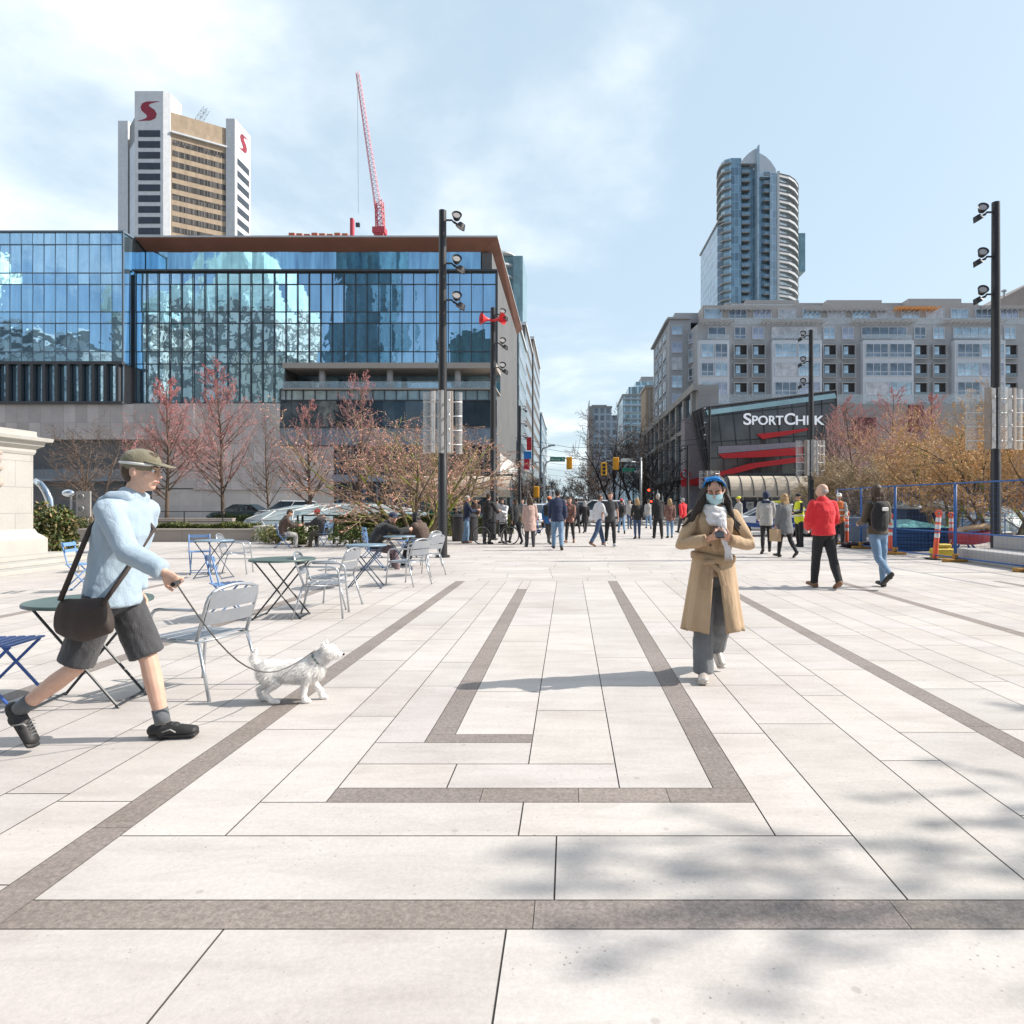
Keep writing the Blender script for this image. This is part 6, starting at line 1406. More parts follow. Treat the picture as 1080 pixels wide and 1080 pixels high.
def joints(p):
    J = {}; g = p.get; hip = .93; lean, bend = R(g('lean', 2)), g('side', 0)
    J['pel'] = V((0, 0, hip)); up = V((R(bend), math.sin(lean), math.cos(lean))).normalized(); J['up'] = up
    curl = R(g('hunch', 0)); up2 = V((R(bend), math.sin(lean+curl), math.cos(lean+curl))).normalized()
    J['waist'] = J['pel']+up*.14; J['chest'] = J['waist']+(up+up2)*.5*.22; J['top'] = J['chest']+up2*.14; J['neck'] = J['top']+up2*.06
    tw = R(g('twist', 0)); rt = V((math.cos(tw), math.sin(tw), 0)); J['rt'] = rt
    nn = (up2+V((0, .25, 0))*math.sin(R(g('nod', 5)))).normalized(); J['head'] = J['neck']+nn*.155+V((0, .015, 0))
    hw = g('hipw', .085)
    for s, k in ((-1, 'L'), (1, 'R')):
        th, kn, outw = g('leg'+k, (3, 3, 2)); th, kn, outw = R(th), R(kn), R(outw)
        a = J['pel']+V((s*hw, 0, -.03)); kd = V((s*math.sin(outw), math.sin(th), -math.cos(th))).normalized(); kp = a+kd*.43
        sd_ = V((s*math.sin(outw)*.4, math.sin(th-kn), -math.cos(th-kn))).normalized(); an = kp+sd_*.40
        fp = R(g('foot'+k, 0)); fd = V((s*.15, math.cos(fp), math.sin(fp))).normalized()
        J['hip'+k], J['knee'+k], J['ank'+k], J['toe'+k] = a, kp, an, an+fd*.17+V((0, 0, -.055*math.cos(fp)-.0)); J['heel'+k] = an-fd*.055+V((0, 0, -.05))
        J['fd'+k] = fd
        sw = g('shw', .175); pt, ou, el, inw = [R(v) for v in g('arm'+k, (5, 8, 12, 4))]
        sh = J['top']+rt*(s*sw)+up2*(-.02); ud = (V((0, math.sin(pt), -math.cos(pt)))+rt*(s*math.sin(ou))).normalized(); eb = sh+ud*.28
        fd2 = (V((0, math.sin(pt+el), -math.cos(pt+el)))+rt*(s*(math.sin(ou)*.5-math.sin(inw)))).normalized(); fd2 = g('fore'+k, fd2).normalized(); wr_ = eb+fd2*.245
        J['sh'+k], J['el'+k], J['wr'+k], J['hd'+k] = sh, eb, wr_, fd2
    low = min(min(J['toe'+k].z-.025, J['heel'+k].z-.03) for k in 'LR') if not g('seat') else 0
    if g('seat'): low = J['pel'].z-g('seat')-.09
    sh = V((0, 0, -low)); J['dz'] = sh
    for k in list(J):
        if k not in ('up', 'rt', 'hdL', 'hdR', 'fdL', 'fdR', 'dz'): J[k] = J[k]+sh
    return J
def hand(b, w_, d, side, curl=35, sc=1, pn=None, spread=.3):
    d = d.normalized(); pn = pn.normalized() if pn else V((-side, 0, 0)); lat = d.cross(pn).normalized(); pn = lat.cross(d).normalized()
    s = sc; pe = w_+d*.085*s
    b.limb([w_+d*.01*s, w_+d*.05*s, pe], [(.022*s, .016*s), (.036*s, .014*s), (.038*s, .012*s)], 10, lat)
    for i, (o, L) in enumerate(((-.030, .068), (-.010, .078), (.010, .073), (.029, .058))):
        r = .0085*s; p0 = pe+lat*o*s-d*.01*s; a = R(curl*.6); d1 = (d*math.cos(a)+pn*math.sin(a)+lat*o*spread*4).normalized(); p1 = p0+d1*L*.5*s
        a2 = R(curl*1.5); d2 = (d*math.cos(a2)+pn*math.sin(a2)).normalized(); b.limb([p0, p1, p1+d2*L*.5*s], [r*1.05, r, r*.8], 7)
    t0 = w_+d*.03*s-lat*.026*s; d1 = (d*.75-lat*.65+pn*.35).normalized(); t1 = t0+d1*.045*s; b.limb([t0, t1, t1+(d*.9+pn*.45-lat*.1).normalized()*.035*s], [.012*s, .0105*s, .009*s], 8)
def headrot(p): return Matrix.Rotation(R(p.get('yaw', 0)), 3, 'Z') @ Matrix.Rotation(-R(p.get('nod', 5)), 3, 'X')
def head(b, c, Rm, s=1):
    def e(o, r): b.ball(c+Rm @ (V(o)*s), tuple(q*s for q in r), 16, 12, rot=Rm)
    e((0, -.012, .025), (.076, .096, .092)); e((0, .022, -.035), (.060, .070, .080)); e((0, .055, -.085), (.030, .028, .024))
    e((0, .010, -.02), (.068, .078, .085))
    b.limb([c+Rm @ V((0, .088, .012))*s, c+Rm @ V((0, .106, -.022))*s], [.008*s, .013*s], 8); e((0, .088, -.055), (.024, .012, .010)); e((0, .082, .030), (.050, .014, .008))
    for k in (-1, 1): e((k*.076, -.008, -.005), (.010, .020, .032)); e((k*.045, .055, -.018), (.022, .02, .018))
def face(T, c, Rm, s=1, brow=None, closed=False, lips=True):
    for k in (-1, 1):
        if closed:
            b = MB(); b.ball(c+Rm @ (V((k*.031, .083, .010))*s), .0135*s, 10, 8); b.build('eyelid', SK[1], T, True)
            b = MB(); b.limb([c+Rm @ (V((k*.031+d_*.014, .095-.006*abs(d_), .004+.003*abs(d_)))*s) for d_ in (-1, 0, 1)], [.0014*s, .002*s, .0014*s], 5); b.build('eyelash', M_iris, T, True)
            b = MB(); b.limb([c+Rm @ (V((k*.014, .099, .030))*s), c+Rm @ (V((k*.034, .097, .036))*s), c+Rm @ (V((k*.052, .084, .030))*s)], [.003*s, .0035*s, .002*s], 6); b.build('eyebrow', brow or M_iris, T, True); continue
        b = MB(); e = c+Rm @ (V((k*.031, .084, .010))*s); b.ball(e, .0125*s, 10, 8, 0); b.ball(e+Rm @ (V((0, .0065, -.003 if not closed else -.005))*s), .0078*s, 10, 8, 1); b.build('eye', [M_eyew, M_iris], T, True)
        b = MB(); b.limb([c+Rm @ (V((k*.014, .099, .030))*s), c+Rm @ (V((k*.034, .097, .036))*s), c+Rm @ (V((k*.052, .084, .030))*s)], [.0035*s, .004*s, .0025*s], 6); b.build('eyebrow', brow or M_iris, T, True)
    if lips: b = MB(); b.limb([c+Rm @ (V((-.021, .094, -.054))*s), c+Rm @ (V((0, .101, -.053))*s), c+Rm @ (V((.021, .094, -.054))*s)], [.003*s, .0055*s, .003*s], 7); b.build('lips', M_lip, T, True)
def hair(T, c, Rm, style, m, s=1, J=None, vx=.014):
    if style == 'none': return
    b = MB()
    def e(o, r, n=14): b.ball(c+Rm @ (V(o)*s), tuple(q*s for q in r), n, 9, rot=Rm)
    if style in ('short', 'grey'): e((0, -.024, .042), (.083, .098, .090)); e((0, -.05, .0), (.076, .065, .08)); e((0, .03, .088), (.060, .055, .03))
    elif style == 'fringe': # thin crown, bald on top
        e((0, -.045, -.01), (.080, .065, .055)); e((0, -.02, -.005), (.0815, .07, .04))
    elif style in ('long', 'bun', 'hood'):
        e((0, -.024, .042), (.086, .102, .090)); e((0, -.06, -.03), (.082, .06, .10))
        if style == 'bun': e((0, -.12, .06), (.04, .04, .04))
        if style == 'long':
            for k in (-.06, -.03, 0, .03, .06): b.limb([c+Rm @ V((k, -.06, .0))*s, c+V((k*1.25, -.09, -.13))*s, c+V((k*1.35, -.10, -.27+abs(k)))*s], [(.035, .035), (.034, .03), (.016, .012)], 8)
            for k in (-1, 1): b.limb([c+Rm @ V((k*.066, -.01, .04))*s, c+V((k*.085, -.01, -.08))*s, c+V((k*.088, -.02, -.22))*s], [.03, .03, .012], 8)
    fuse(b, 'hair', m, T, vx, 1, .006, (30, 30, 6))
def person(label, x, Y, rz, h, skin, pose, top, pants, shoes, hr, vx=.017, group=None, extra=None, seat=None, facef=True, hands=1):
    """top = (material, kind, thickness, bottom below pelvis joint, sleeves); pants = (material, kind)"""
    T = thing('person', label, 'person', (x, Y, .004), R(rz), group); J = joints(pose); s = h/1.75
    def sc(b): b.v = [v*s for v in b.v]; return b
    Rm = headrot(pose); up = J['up']
    # body
    b = MB()
    b.limb([J['pel']-up*.03, J['waist'], J['chest'], J['top']-up*.01], [(.145, .095), (.120, .085), (.145, .10), (.13, .07)], 16, J['rt'])
    b.limb([J['top']-up*.02, J['neck'], J['head']-(J['head']-J['neck'])*.35], [.06, .052, .05], 12)
    for k, sd in (('L', -1), ('R', 1)):
        b.limb([J['hip'+k], J['hip'+k].lerp(J['knee'+k], .5), J['knee'+k], J['knee'+k].lerp(J['ank'+k], .3), J['ank'+k]], [.082, .068, .050, .052, .034], 12)
        b.limb([J['ank'+k]-V((0, 0, .01)), J['heel'+k].lerp(J['toe'+k], .5)+V((0, 0, .02))], [.03, .024], 8)
        b.limb([J['sh'+k], J['sh'+k].lerp(J['el'+k], .5), J['el'+k], J['el'+k].lerp(J['wr'+k], .3), J['wr'+k]], [.048, .042, .034, .035, .023], 10)
        b.limb([J['top']-up*.03, J['sh'+k]], [.055, .048], 10)
        if hands: hand(b, J['wr'+k], pose.get('hand'+k, J['hd'+k]), sd, pose.get('curl'+k, 35), 1, pose.get('palm'+k))
    head(b, J['head'], Rm); fuse(sc(b), 'body', SK[skin], T, vx*s*(.6 if hands > 1 else .85), 1)
    if facef: face(T, J['head']*s, Rm, s, closed=pose.get('closed', False))
    # trousers
    m, kind = pants[:2]; ex = {'slim': .010, 'straight': .020, 'wide': .026, 'shorts': .028, 'none': 0}[kind]
    if kind != 'none':
        b = MB(); b.limb([J['pel']-up*.03, J['pel']+up*.08], [(.150+ex*.6, .105+ex*.6), (.130+ex*.4, .098+ex*.4)], 16, J['rt'])
        for k in 'LR':
            if kind == 'shorts': b.limb([J['hip'+k], J['hip'+k].lerp(J['knee'+k], .5), J['hip'+k].lerp(J['knee'+k], .92)], [.090+ex*.2, .080+ex*.6, .074+ex*.8], 14, f1=.15)
            else:
                cuff = {'slim': .044, 'straight': .060, 'wide': .092}[kind]; q = J['ank'+k]+(J['ank'+k]-J['knee'+k]).normalized()*.01
                b.limb([J['hip'+k], J['hip'+k].lerp(J['knee'+k], .5), J['knee'+k], J['knee'+k].lerp(J['ank'+k], .4), q], [.088+ex*.4, .074+ex, .056+ex, .054+ex+(.01 if kind == 'wide' else 0), cuff], 14, f1=.2)
        fuse(sc(b), 'trousers' if kind != 'shorts' else 'shorts', m, T, vx*s, 3, .007, (9, 9, 7))
    for k in 'LR':
        b = MB(); fd = J['fd'+k]; hp, tp = J['heel'+k], J['toe'+k]
        b.limb([hp+V((0, 0, .022)), hp.lerp(tp, .5)+V((0, 0, .022)), tp+V((0, 0, .010))], [(.038, .036), (.043, .038), (.044, .028)], 14, (1, 0, 0)); b.limb([J['ank'+k]-V((0, 0, .045)), J['ank'+k]-V((0, 0, .01))], [.045, .040], 12); b.limb([J['ank'+k]-V((0, 0, .02)), hp.lerp(tp, .55)+V((0, 0, .03))], [.042, .036], 10)
        n0 = len(b.v); b.limb([hp+V((0, 0, -.006))-fd*.008, tp+V((0, 0, -.010))+fd*.012], [(.041, .014), (.045, .014)], 12, (1, 0, 0)); b.m[-1:] = b.m[-1:]
        sc(b).build('shoe', shoes, T, True)
    # upper garment
    m, kind, t, hem, slv = top; b = MB(); low = J['pel']-V((0, 0, hem))
    prof = [(J['chest'], (.150+t, .108+t)), (J['top']-up*.005, (.150+t*.8, .078+t*.7)), (J['top']+up*.04, (.075+t*.6, .062+t*.6))]
    if kind == 'coat': prof = [(low, (.195+t, .150+t)), (J['pel']-V((0, 0, hem*.5)), (.175+t, .130+t)), (J['pel'], (.155+t, .112+t)), (J['waist']+up*.02, (.128+t, .095+t))]+prof
    else: prof = [(low, (.150+t, .108+t)), (J['waist']+up*.02, (.130+t, .096+t))]+prof
    b.limb([q for q, r in prof], [r for q, r in prof], 20, J['rt'], f0=.18)
    for k in 'LR':
        b.limb([J['top']-up*.03, J['sh'+k]], [.058+t*.45, .052+t*.45], 12)
        sl = J['sh'+k].lerp(J['el'+k], .65) if slv == 'short' else None
        if sl: b.limb([J['sh'+k], sl], [.050+t*.7, .055+t*.7], 12, f1=.2)
        else: b.limb([J['sh'+k], J['sh'+k].lerp(J['el'+k], .5), J['el'+k], J['el'+k].lerp(J['wr'+k], .5), J['wr'+k]-J['hd'+k]*.012], [.050+t*.55, .048+t*.65, .043+t*.65, .039+t*.65, .032+t*.5], 14, f1=.2)
    fuse(sc(b), {'coat': 'coat', 'tee': 'shirt'}.get(kind, 'jacket'), m, T, vx*s, 2, .010 if kind != 'tee' else .006, (8, 8, 9), seed=x)
    hair(T, J['head']*s, Rm, hr[0], hr[1], s, J, vx*.85)
    if extra: extra(T, J, s, Rm)
    return T
def cap_(m, brim=1):
    def f(T, J, s, Rm):
        b = MB(); c = J['head']; b.ball(c+Rm @ V((0, -.012, .055)), (.088, .108, .078), 18, 10, rot=Rm)
        if brim == 1: b.limb([c+Rm @ V((0, .05, .052)), c+Rm @ V((0, .155, .035))], [(.07, .008), (.055, .006)], 14, Rm @ V((1, 0, 0)))
        if brim == 2:
            b.T = Matrix.Translation(c+Rm @ V((0, -.01, .045))) @ Rm.to_4x4(); b.lathe([(.095, .01), (.145, -.03), (.15, -.035), (.10, .0)], 22, cap=False); b.T = Matrix()
        b.v = [v*s for v in b.v]; b.build('hat', m, T, True)
    return f
def beanie(m): 
    def f(T, J, s, Rm):
        b = MB(); c = J['head']; b.ball(c+Rm @ V((0, -.02, .055)), (.094, .11, .085), 16, 10, rot=Rm); b.v = [v*s for v in b.v]; b.build('beanie', m, T, True)
    return f
def bag(m, side=1, strap=True, size=(.06, .15, .12), z=.0, back=False, nm='shoulder_bag'):
    def f(T, J, s, Rm):
        b = MB(); c = J['pel']+V((side*.24, -.02, .05+z)) if not back else J['chest']+V((0, -.21, 0))
        if back: b.box(c.x-.15, c.x+.15, c.y-.08, c.y+.07, c.z-.25, c.z+.17, bev=.06)
        else: b.box(c.x-size[0], c.x+size[0], c.y-size[1], c.y+size[1], c.z-size[2], c.z+size[2], bev=.03)
        if strap and not back: b.tube([c+V((0, 0, size[2])), J['top']+V((-side*.02, .10, .03)), J['top']+V((-side*.08, 0, .06)), c+V((0, -.05, size[2]))], .012, 5)
        if back:
            for q in (-.12, .12): b.tube([c+V((q, .06, .15)), J['top']+V((q, .03, .05)), J['chest']+V((q, .14, 0)), c+V((q, .06, -.18))], .018, 6)
        b.v = [v*s for v in b.v]; b.build(nm if not back else 'backpack', m, T, 50)
    return f
def hood(m):
    def f(T, J, s, Rm):
        b = MB(); c = J['head']; b.ball(c+V((0, -.02, .02)), (.105, .12, .13), 14, 10); b.limb([J['top']+V((-.08, -.06, .03)), J['top']+V((.08, -.06, .03))], .06, 10); b.v = [v*s for v in b.v]; fuse(b, 'hood', m, T, .016, 2)
    return f
def many(*fs):
    def f(*a):
        for q in fs: q(*a)
    return f
def maskf(m):
    def f(T, J, s, Rm):
        b = MB(); c = J['head']; b.ball(c+Rm @ V((0, .045, -.05)), (.066, .066, .052), 14, 9, rot=Rm); b.v = [v*s for v in b.v]; b.build('face_mask', m, T, True)
    return f
C = dict(black=cloth('black', (.018, .018, .020)), char=cloth('charcoal', (.05, .05, .055)), navy=cloth('navy', (.018, .03, .075)), jeans=cloth('jeans', (.17, .28, .42)), djeans=cloth('dark_jeans', (.045, .08, .16)),
         white=cloth('white', (.68, .69, .72)), pink=cloth('rose_beige', (.52, .36, .31)), blue=cloth('bright_blue', (.03, .16, .42)), red=cloth('red', (.72, .025, .035), .08), grey=cloth('grey', (.17, .175, .18)), lgrey=cloth('light_grey', (.42, .41, .39)),
         hiv=cloth('hi_vis', (.70, .72, .03), .05), plaid=cloth('plaid', (.28, .14, .11), .6), olive=cloth('olive', (.10, .085, .06)), lblue=cloth('pale_blue', (.50, .61, .72), .06), brown=cloth('brown', (.10, .065, .05)), beige=cloth('beige', (.42, .33, .22)), oran=cloth('orange', (.75, .20, .06)), paper=mat('kraft_paper', (.45, .31, .19), .8, var=.08), floral=cloth('floral', (.20, .14, .15), .9))
HB, HBR, HBL, HG = hairm('black', (.012, .010, .010)), hairm('brown', (.07, .04, .022)), hairm('blonde', (.42, .27, .13)), hairm('grey', (.42, .40, .38))
SB, SW, SBR = mat('shoe_black', (.02, .02, .02), .5), mat('shoe_white', (.65, .65, .65), .5), mat('shoe_tan', (.20, .10, .05), .5)
STAND = dict(legL=(2, 4, 3), legR=(-3, 3, 3)); WALK = dict(legL=(22, 6, 1), legR=(-18, 14, 1), footR=-28, footL=8, armL=(-18, 6, 16, 4), armR=(22, 6, 22, 4)); WALK2 = dict(legR=(20, 5, 1), legL=(-17, 16, 1), footL=-28, footR=8, armR=(-16, 6, 16, 4), armL=(20, 6, 22, 4))
def pz(b, **k): d = dict(b); d.update(k); return d
J_ = lambda m, t=.03, hem=.10, slv='long', k='jacket': (m, k, t, hem, slv)
def at(px_, fy, dx=0): v = G(px_, fy); return v.x, v.y
gc = None
person('white-haired man in a dark jacket and jeans by the litter bins', *at(492, 573), -70, 1.75, 0, pz(STAND, armL=(30, 5, 75, 15), armR=(30, 5, 75, 15), legL=(8, 10, 3), legR=(-6, 6, 3)), J_(C['navy']), (C['jeans'], 'straight'), SBR, ('short', HG))
person('man in a black jacket standing behind the bicycle', *at(514, 574), -20, 1.82, 0, pz(STAND, armR=(35, 12, 30, 10), armL=(20, 8, 30, 5), lean=6), J_(C['black'], .045), (C['char'], 'straight'), SB, ('short', HBR))
person('woman in a white jacket with a pink mask', *at(531, 573), 150, 1.66, 1, pz(STAND, armL=(30, 8, 80, 20)), J_(C['white'], .03, .16), (C['black'], 'slim'), SB, ('long', HB), extra=maskf(C['pink']))
person('woman in black carrying a cream shoulder bag', *at(543.5, 574), 35, 1.64, 1, pz(WALK, armR=(20, 8, 40, 10)), J_(C['black'], .03, .15), (C['black'], 'slim'), SB, ('bun', HBR), extra=bag(C['beige'], 1))
person('woman in a long rose beige coat seen from behind', *at(559, 577), 8, 1.70, 0, STAND, (C['pink'], 'coat', .035, .36, 'long'), (C['char'], 'straight'), SB, ('long', HBR))
person('person in a bright blue jacket with an orange cap', *at(579, 574), -15, 1.72, 0, pz(WALK, armR=(10, 8, 30, 0)), J_(C['blue'], .035, .15), (C['char'], 'slim'), SB, ('short', HBR), extra=many(cap_(C['oran'], 0), bag(C['black'], 0, back=True)))
person('broad man in a navy jacket and light jeans seen from behind', *at(588, 580.5), 4, 1.86, 0, pz(WALK, armL=(8, 10, 18, 4), armR=(-8, 10, 18, 4), legL=(14, 4, 2), legR=(-8, 12, 2), footR=-20), J_(C['navy'], .045, .10), (C['jeans'], 'straight'), SB, ('short', HB))
person('person in dark plaid partly hidden behind the navy jacket man', *at(601, 573), 170, 1.70, 0, WALK2, J_(C['plaid'], .03, .12), (C['black'], 'slim'), SBR, ('short', HBR))
person('slim figure in dark clothes at the edge of the plaza', *at(608, 562), 10, 1.75, 0, WALK, J_(C['char'], .02, .1), (C['black'], 'slim'), SB, ('short', HB), vx=.02)
person('small figure in a black dress coat at the edge of the plaza', *at(617, 562), 10, 1.62, 0, WALK2, (C['black'], 'coat', .03, .38, 'long'), (C['black'], 'slim'), SB, ('long', HG), vx=.02)
person('tall figure far left walking up the street in grey', *at(524, 566), 5, 1.75, 0, WALK, J_(C['grey'], .02, .1), (C['black'], 'slim'), SB, ('short', HB), vx=.02)
person('person in white top and dark jeans facing right', *at(631, 576.5), -60, 1.78, 0, pz(WALK, lean=4), J_(C['white'], .03, .1), (C['djeans'], 'straight'), SBR, ('short', HBR))
person('man in a charcoal T-shirt and white shoes walking toward the view', *at(643.5, 576.5), 183, 1.86, 0, pz(WALK, armL=(-12, 14, 14, 2), armR=(12, 14, 16, 2), legL=(16, 6, 3)), (C['char'], 'tee', .022, .12, 'short'), (C['black'], 'slim'), SW, ('short', HBR))
person('person with a red cap and dark backpack beyond the T-shirt man', *at(655.5, 563), 5, 1.70, 0, WALK, J_(C['char'], .025, .1), (C['jeans'], 'slim'), SB, ('short', HBR), extra=many(cap_(C['red'], 0), bag(C['black'], 0, back=True)), vx=.02)
person('blonde woman in a black jacket with a small yellow bag', *at(672, 568.5), 5, 1.68, 0, pz(WALK2, legR=(6, 4, 2), legL=(-6, 8, 2), footL=-10), J_(C['black'], .03, .12), (C['djeans'], 'slim'), SB, ('long', HBL), extra=bag(C['hiv'], 1, size=(.03, .07, .05), z=.12))
person('man all in black walking away in the middle distance', *at(694, 568.5), 2, 1.86, 0, pz(WALK, legL=(8, 3, 5), legR=(-5, 6, 5), footR=-8), J_(C['black'], .05, .16), (C['black'], 'straight'), SB, ('short', HG))
person('woman in a plaid jacket beside the man in black', *at(706.5, 567.5), 2, 1.66, 0, pz(WALK2, legR=(6, 3, 2), legL=(-4, 5, 2), footL=-6), J_(C['plaid'], .04, .16), (C['jeans'], 'slim'), SB, ('long', HBL))
person('distant person in a red jacket left of the masked woman', *at(720.5, 563), 30, 1.74, 0, WALK, J_(C['red'], .05, .14), (C['char'], 'straight'), SB, ('short', HG), vx=.02)
for i, (px_, fy, lb_, tp, pt) in enumerate(((551, 561, 'distant walker in a grey top left of the street', 'grey', 'black'), (596, 559, 'distant walker in red in the middle of the street', 'red', 'black'), (664, 558, 'distant walker in a light top by the dark trees', 'lgrey', 'djeans'), (684, 558, 'distant walker in a pale top under the dark trees', 'lgrey', 'jeans'), (502, 563, 'distant walker in brown behind the bins', 'brown', 'black'))):
    person(lb_, *at(px_, fy), rr.choice((0, 180)), 1.72, 0, WALK if i % 2 else WALK2, J_(C[tp], .03, .12), (C[pt], 'slim'), SB, ('short', HBR if i % 2 else HB), vx=.024, group=None)
# right cluster
person('person in a pale jacket with a dark blue hood up', *at(808, 584.5), -12, 1.74, 0, pz(WALK2, legR=(10, 3, 2), legL=(-8, 8, 2), armL=(15, 8, 35, 5), armR=(10, 10, 50, 5)), J_(C['lgrey'], .05, .14), (C['black'], 'slim'), SB, ('short', HBR), extra=hood(C['navy']))
def paperbag(T, J, s, Rm):
    b = MB(); c = J['wrL']+V((-.03, 0, -.28)); b.box(c.x-.08, c.x+.08, c.y-.16, c.y+.16, c.z-.17, c.z+.17, bev=.008); b.tube([c+V((0, -.08, .17)), c+V((0, -.05, .26)), c+V((0, .05, .26)), c+V((0, .08, .17))], .006, 5); b.v = [v*s for v in b.v]; b.build('paper_bag', C['paper'], T)
person('woman in a long grey puffer coat carrying a paper bag', *at(828, 588), 22, 1.72, 0, pz(WALK, armL=(2, 10, 10, 0), legL=(12, 4, 1), legR=(-14, 24, 1), footR=-35), (C['grey'], 'coat', .055, .26, 'long'), (C['black'], 'slim'), SB, ('long', HBL), extra=paperbag)
def vest(m):
    def f(T, J, s, Rm):
        b = MB(); up = J['up']; b.limb([J['pel']-up*.05, J['waist'], J['chest'], J['top']-up*.01], [(.195, .150), (.180, .142), (.198, .150), (.165, .105)], 18, J['rt']); b.v = [v*s for v in b.v]; fuse(b, 'vest', m, T, .016, 2, .005)
        for z_ in (.10, .28):
            c = MB(); q = J['pel']+up*z_; c.T = Matrix.Translation(q); c.lathe([(.202, -.022), (.202, .022)], 22, cap=False); c.v = [V((v.x, q.y+(v.y-q.y)*.79, v.z))*s for v in c.v]; c.build('reflective_band', M_sgn, T, True)
    return f
person('officer in a yellow vest and dark cap facing the puffer coat', *at(843, 577), 110, 1.80, 0, pz(STAND, armL=(20, 10, 60, 20), armR=(15, 10, 40, 10)), J_(C['black'], .02, .08), (C['black'], 'straight'), SB, ('short', HBR), extra=many(cap_(C['black'], 1), vest(C['hiv'])))
person('cyclist in a yellow helmet standing by the patrol car', *at(780, 566), 100, 1.78, 0, pz(STAND, armR=(30, 10, 40, 10)), J_(C['lgrey'], .03, .1), (C['char'], 'slim'), SB, ('short', HBR), extra=cap_(C['hiv'], 1), vx=.018)
person('worker with a white helmet and orange vest behind the red jacket', *at(885, 577), 160, 1.80, 0, pz(STAND, armL=(15, 10, 40, 10)), J_(C['lgrey'], .02, .08), (C['char'], 'straight'), SB, ('short', HBR), extra=many(cap_(M_sgn, 1), vest(C['oran'])))
def collar(T, J, s, Rm):
    b = MB(); q = J['top']+J['up']*.035; b.T = Matrix.Translation(q); b.lathe([(.095, -.03), (.086, .02), (.078, .045), (.070, .02), (.07, -.03)], 20, cap=False); b.v = [v*s for v in b.v]; b.build('collar', C['black'], T, True)
person('balding man in a bright red jacket walking away to the left', *at(868.5, 620.5), 8, 1.78, 2, pz(WALK, yaw=48, legL=(9, 2, 2), legR=(-16, 10, 3), footR=-18, armL=(2, 16, 52, 28), armR=(6, 16, 50, 28), lean=3), (C['red'], 'jacket', .060, .03, 'long'), (C['black'], 'straight'), SBR, ('fringe', HG), vx=.012, extra=collar, hands=1)
def rucksack(T, J, s, Rm):
    b = MB(); c = J['chest']+V((-.10, -.20, -.05)); b.limb([c+V((0, 0, -.20)), c+V((0, 0, .0)), c+V((.02, 0, .16))], [(.15, .10), (.16, .11), (.13, .08)], 14, (1, 0, 0)); b.v = [v*s for v in b.v]; fuse(b, 'backpack', C['black'], T, .014, 2, .008)
    b = MB(); b.box(-.06, .06, -.012, .012, -.03, .03, bev=.008); b.v = [(v+c+V((.02, -.11, .10)))*s for v in b.v]; b.build('backpack_badge', M_sgn, T)
    b = MB()
    for q in (-.13, .06): b.tube([c+V((q+.05, .05, .16)), J['top']+V((q, .03, .055)), J['chest']+V((q, .15, .0)), c+V((q, .08, -.18))], .018, 6)
    b.v = [v*s for v in b.v]; b.build('strap', C['black'], T, True)
person('woman with wavy hair, dark backpack and light jeans walking away', *at(926, 619.5), 12, 1.76, 0, pz(WALK2, yaw=-20, legR=(2, 2, 2), legL=(-22, 30, 4), footL=-45, armL=(8, 12, 70, 20), armR=(10, 14, 45, 10)), (C['olive'], 'jacket', .035, .02, 'long'), (C['jeans'], 'slim'), SB, ('long', HBR), vx=.012, extra=rucksack)
# the seated people
SIT = dict(seat=.44, legL=(84, 78, 6), legR=(80, 84, 6), footL=0, footR=0)
def stool_chair(label, x, y, deg): return again(fl_, label, x, y, deg)
tree_map = child_map()
def seated(label, px_, fy, rz, h, skin, pose, *a, **k):
    x, y = G(px_, fy).xy; return person(label, x, y, rz, h, skin, pose, *a, **k)
x, y = G(298, 578).xy; again(fl_, 'blue chair under the distant seated person in brown', x, y, -60); seated('seated person in a dark brown jacket with bent head', 298, 578, -60, 1.68, 0, pz(SIT, hunch=22, nod=35, armL=(35, 6, 60, 10), armR=(35, 6, 60, 10)), J_(C['brown'], .05, .1), (C['lgrey'], 'straight'), SB, ('short', HBR))
x, y = G(342, 577).xy; again(fl_, 'blue chair under the distant seated person in the red beanie', x, y, 70); seated('seated person in a red beanie leaning forward', 342, 577, 75, 1.72, 0, pz(SIT, lean=14, hunch=14, armL=(50, 6, 40, 5), armR=(50, 6, 40, 5)), J_(C['char'], .045, .1), (C['olive'], 'straight'), SBR, ('short', HBR), extra=beanie(C['red']))
x, y = G(394, 601).xy; again(fl_, 'blue chair under the man in the navy cap', x, y, -62)
seated('man in a navy cap leaning his arms on the small blue table', 394, 601, -62, 1.80, 0, pz(SIT, lean=24, hunch=16, yaw=-75, nod=8, armL=(62, 6, 30, 12), armR=(66, 10, 34, 30), legL=(80, 70, 10), legR=(76, 68, 8)), J_(C['black'], .045, .08), (C['floral'], 'straight'), SW, ('short', HBR), vx=.013, extra=cap_(C['navy'], 1))
x, y = G(447, 598).xy; again(src_arm, 'silver armchair under the dark-haired seated woman', x, y, 68); o_ = seated('dark-haired woman in a brown coat seated behind the silver armchairs', 447, 598, 66, 1.68, 0, pz(SIT, lean=8, hunch=16, nod=14, armL=(40, 8, 60, 15), armR=(40, 8, 60, 15), legL=(80, 66, 5), legR=(84, 60, 5)), (C['brown'], 'jacket', .06, .1, 'long'), (C['black'], 'straight'), SW, ('long', HB), vx=.014)

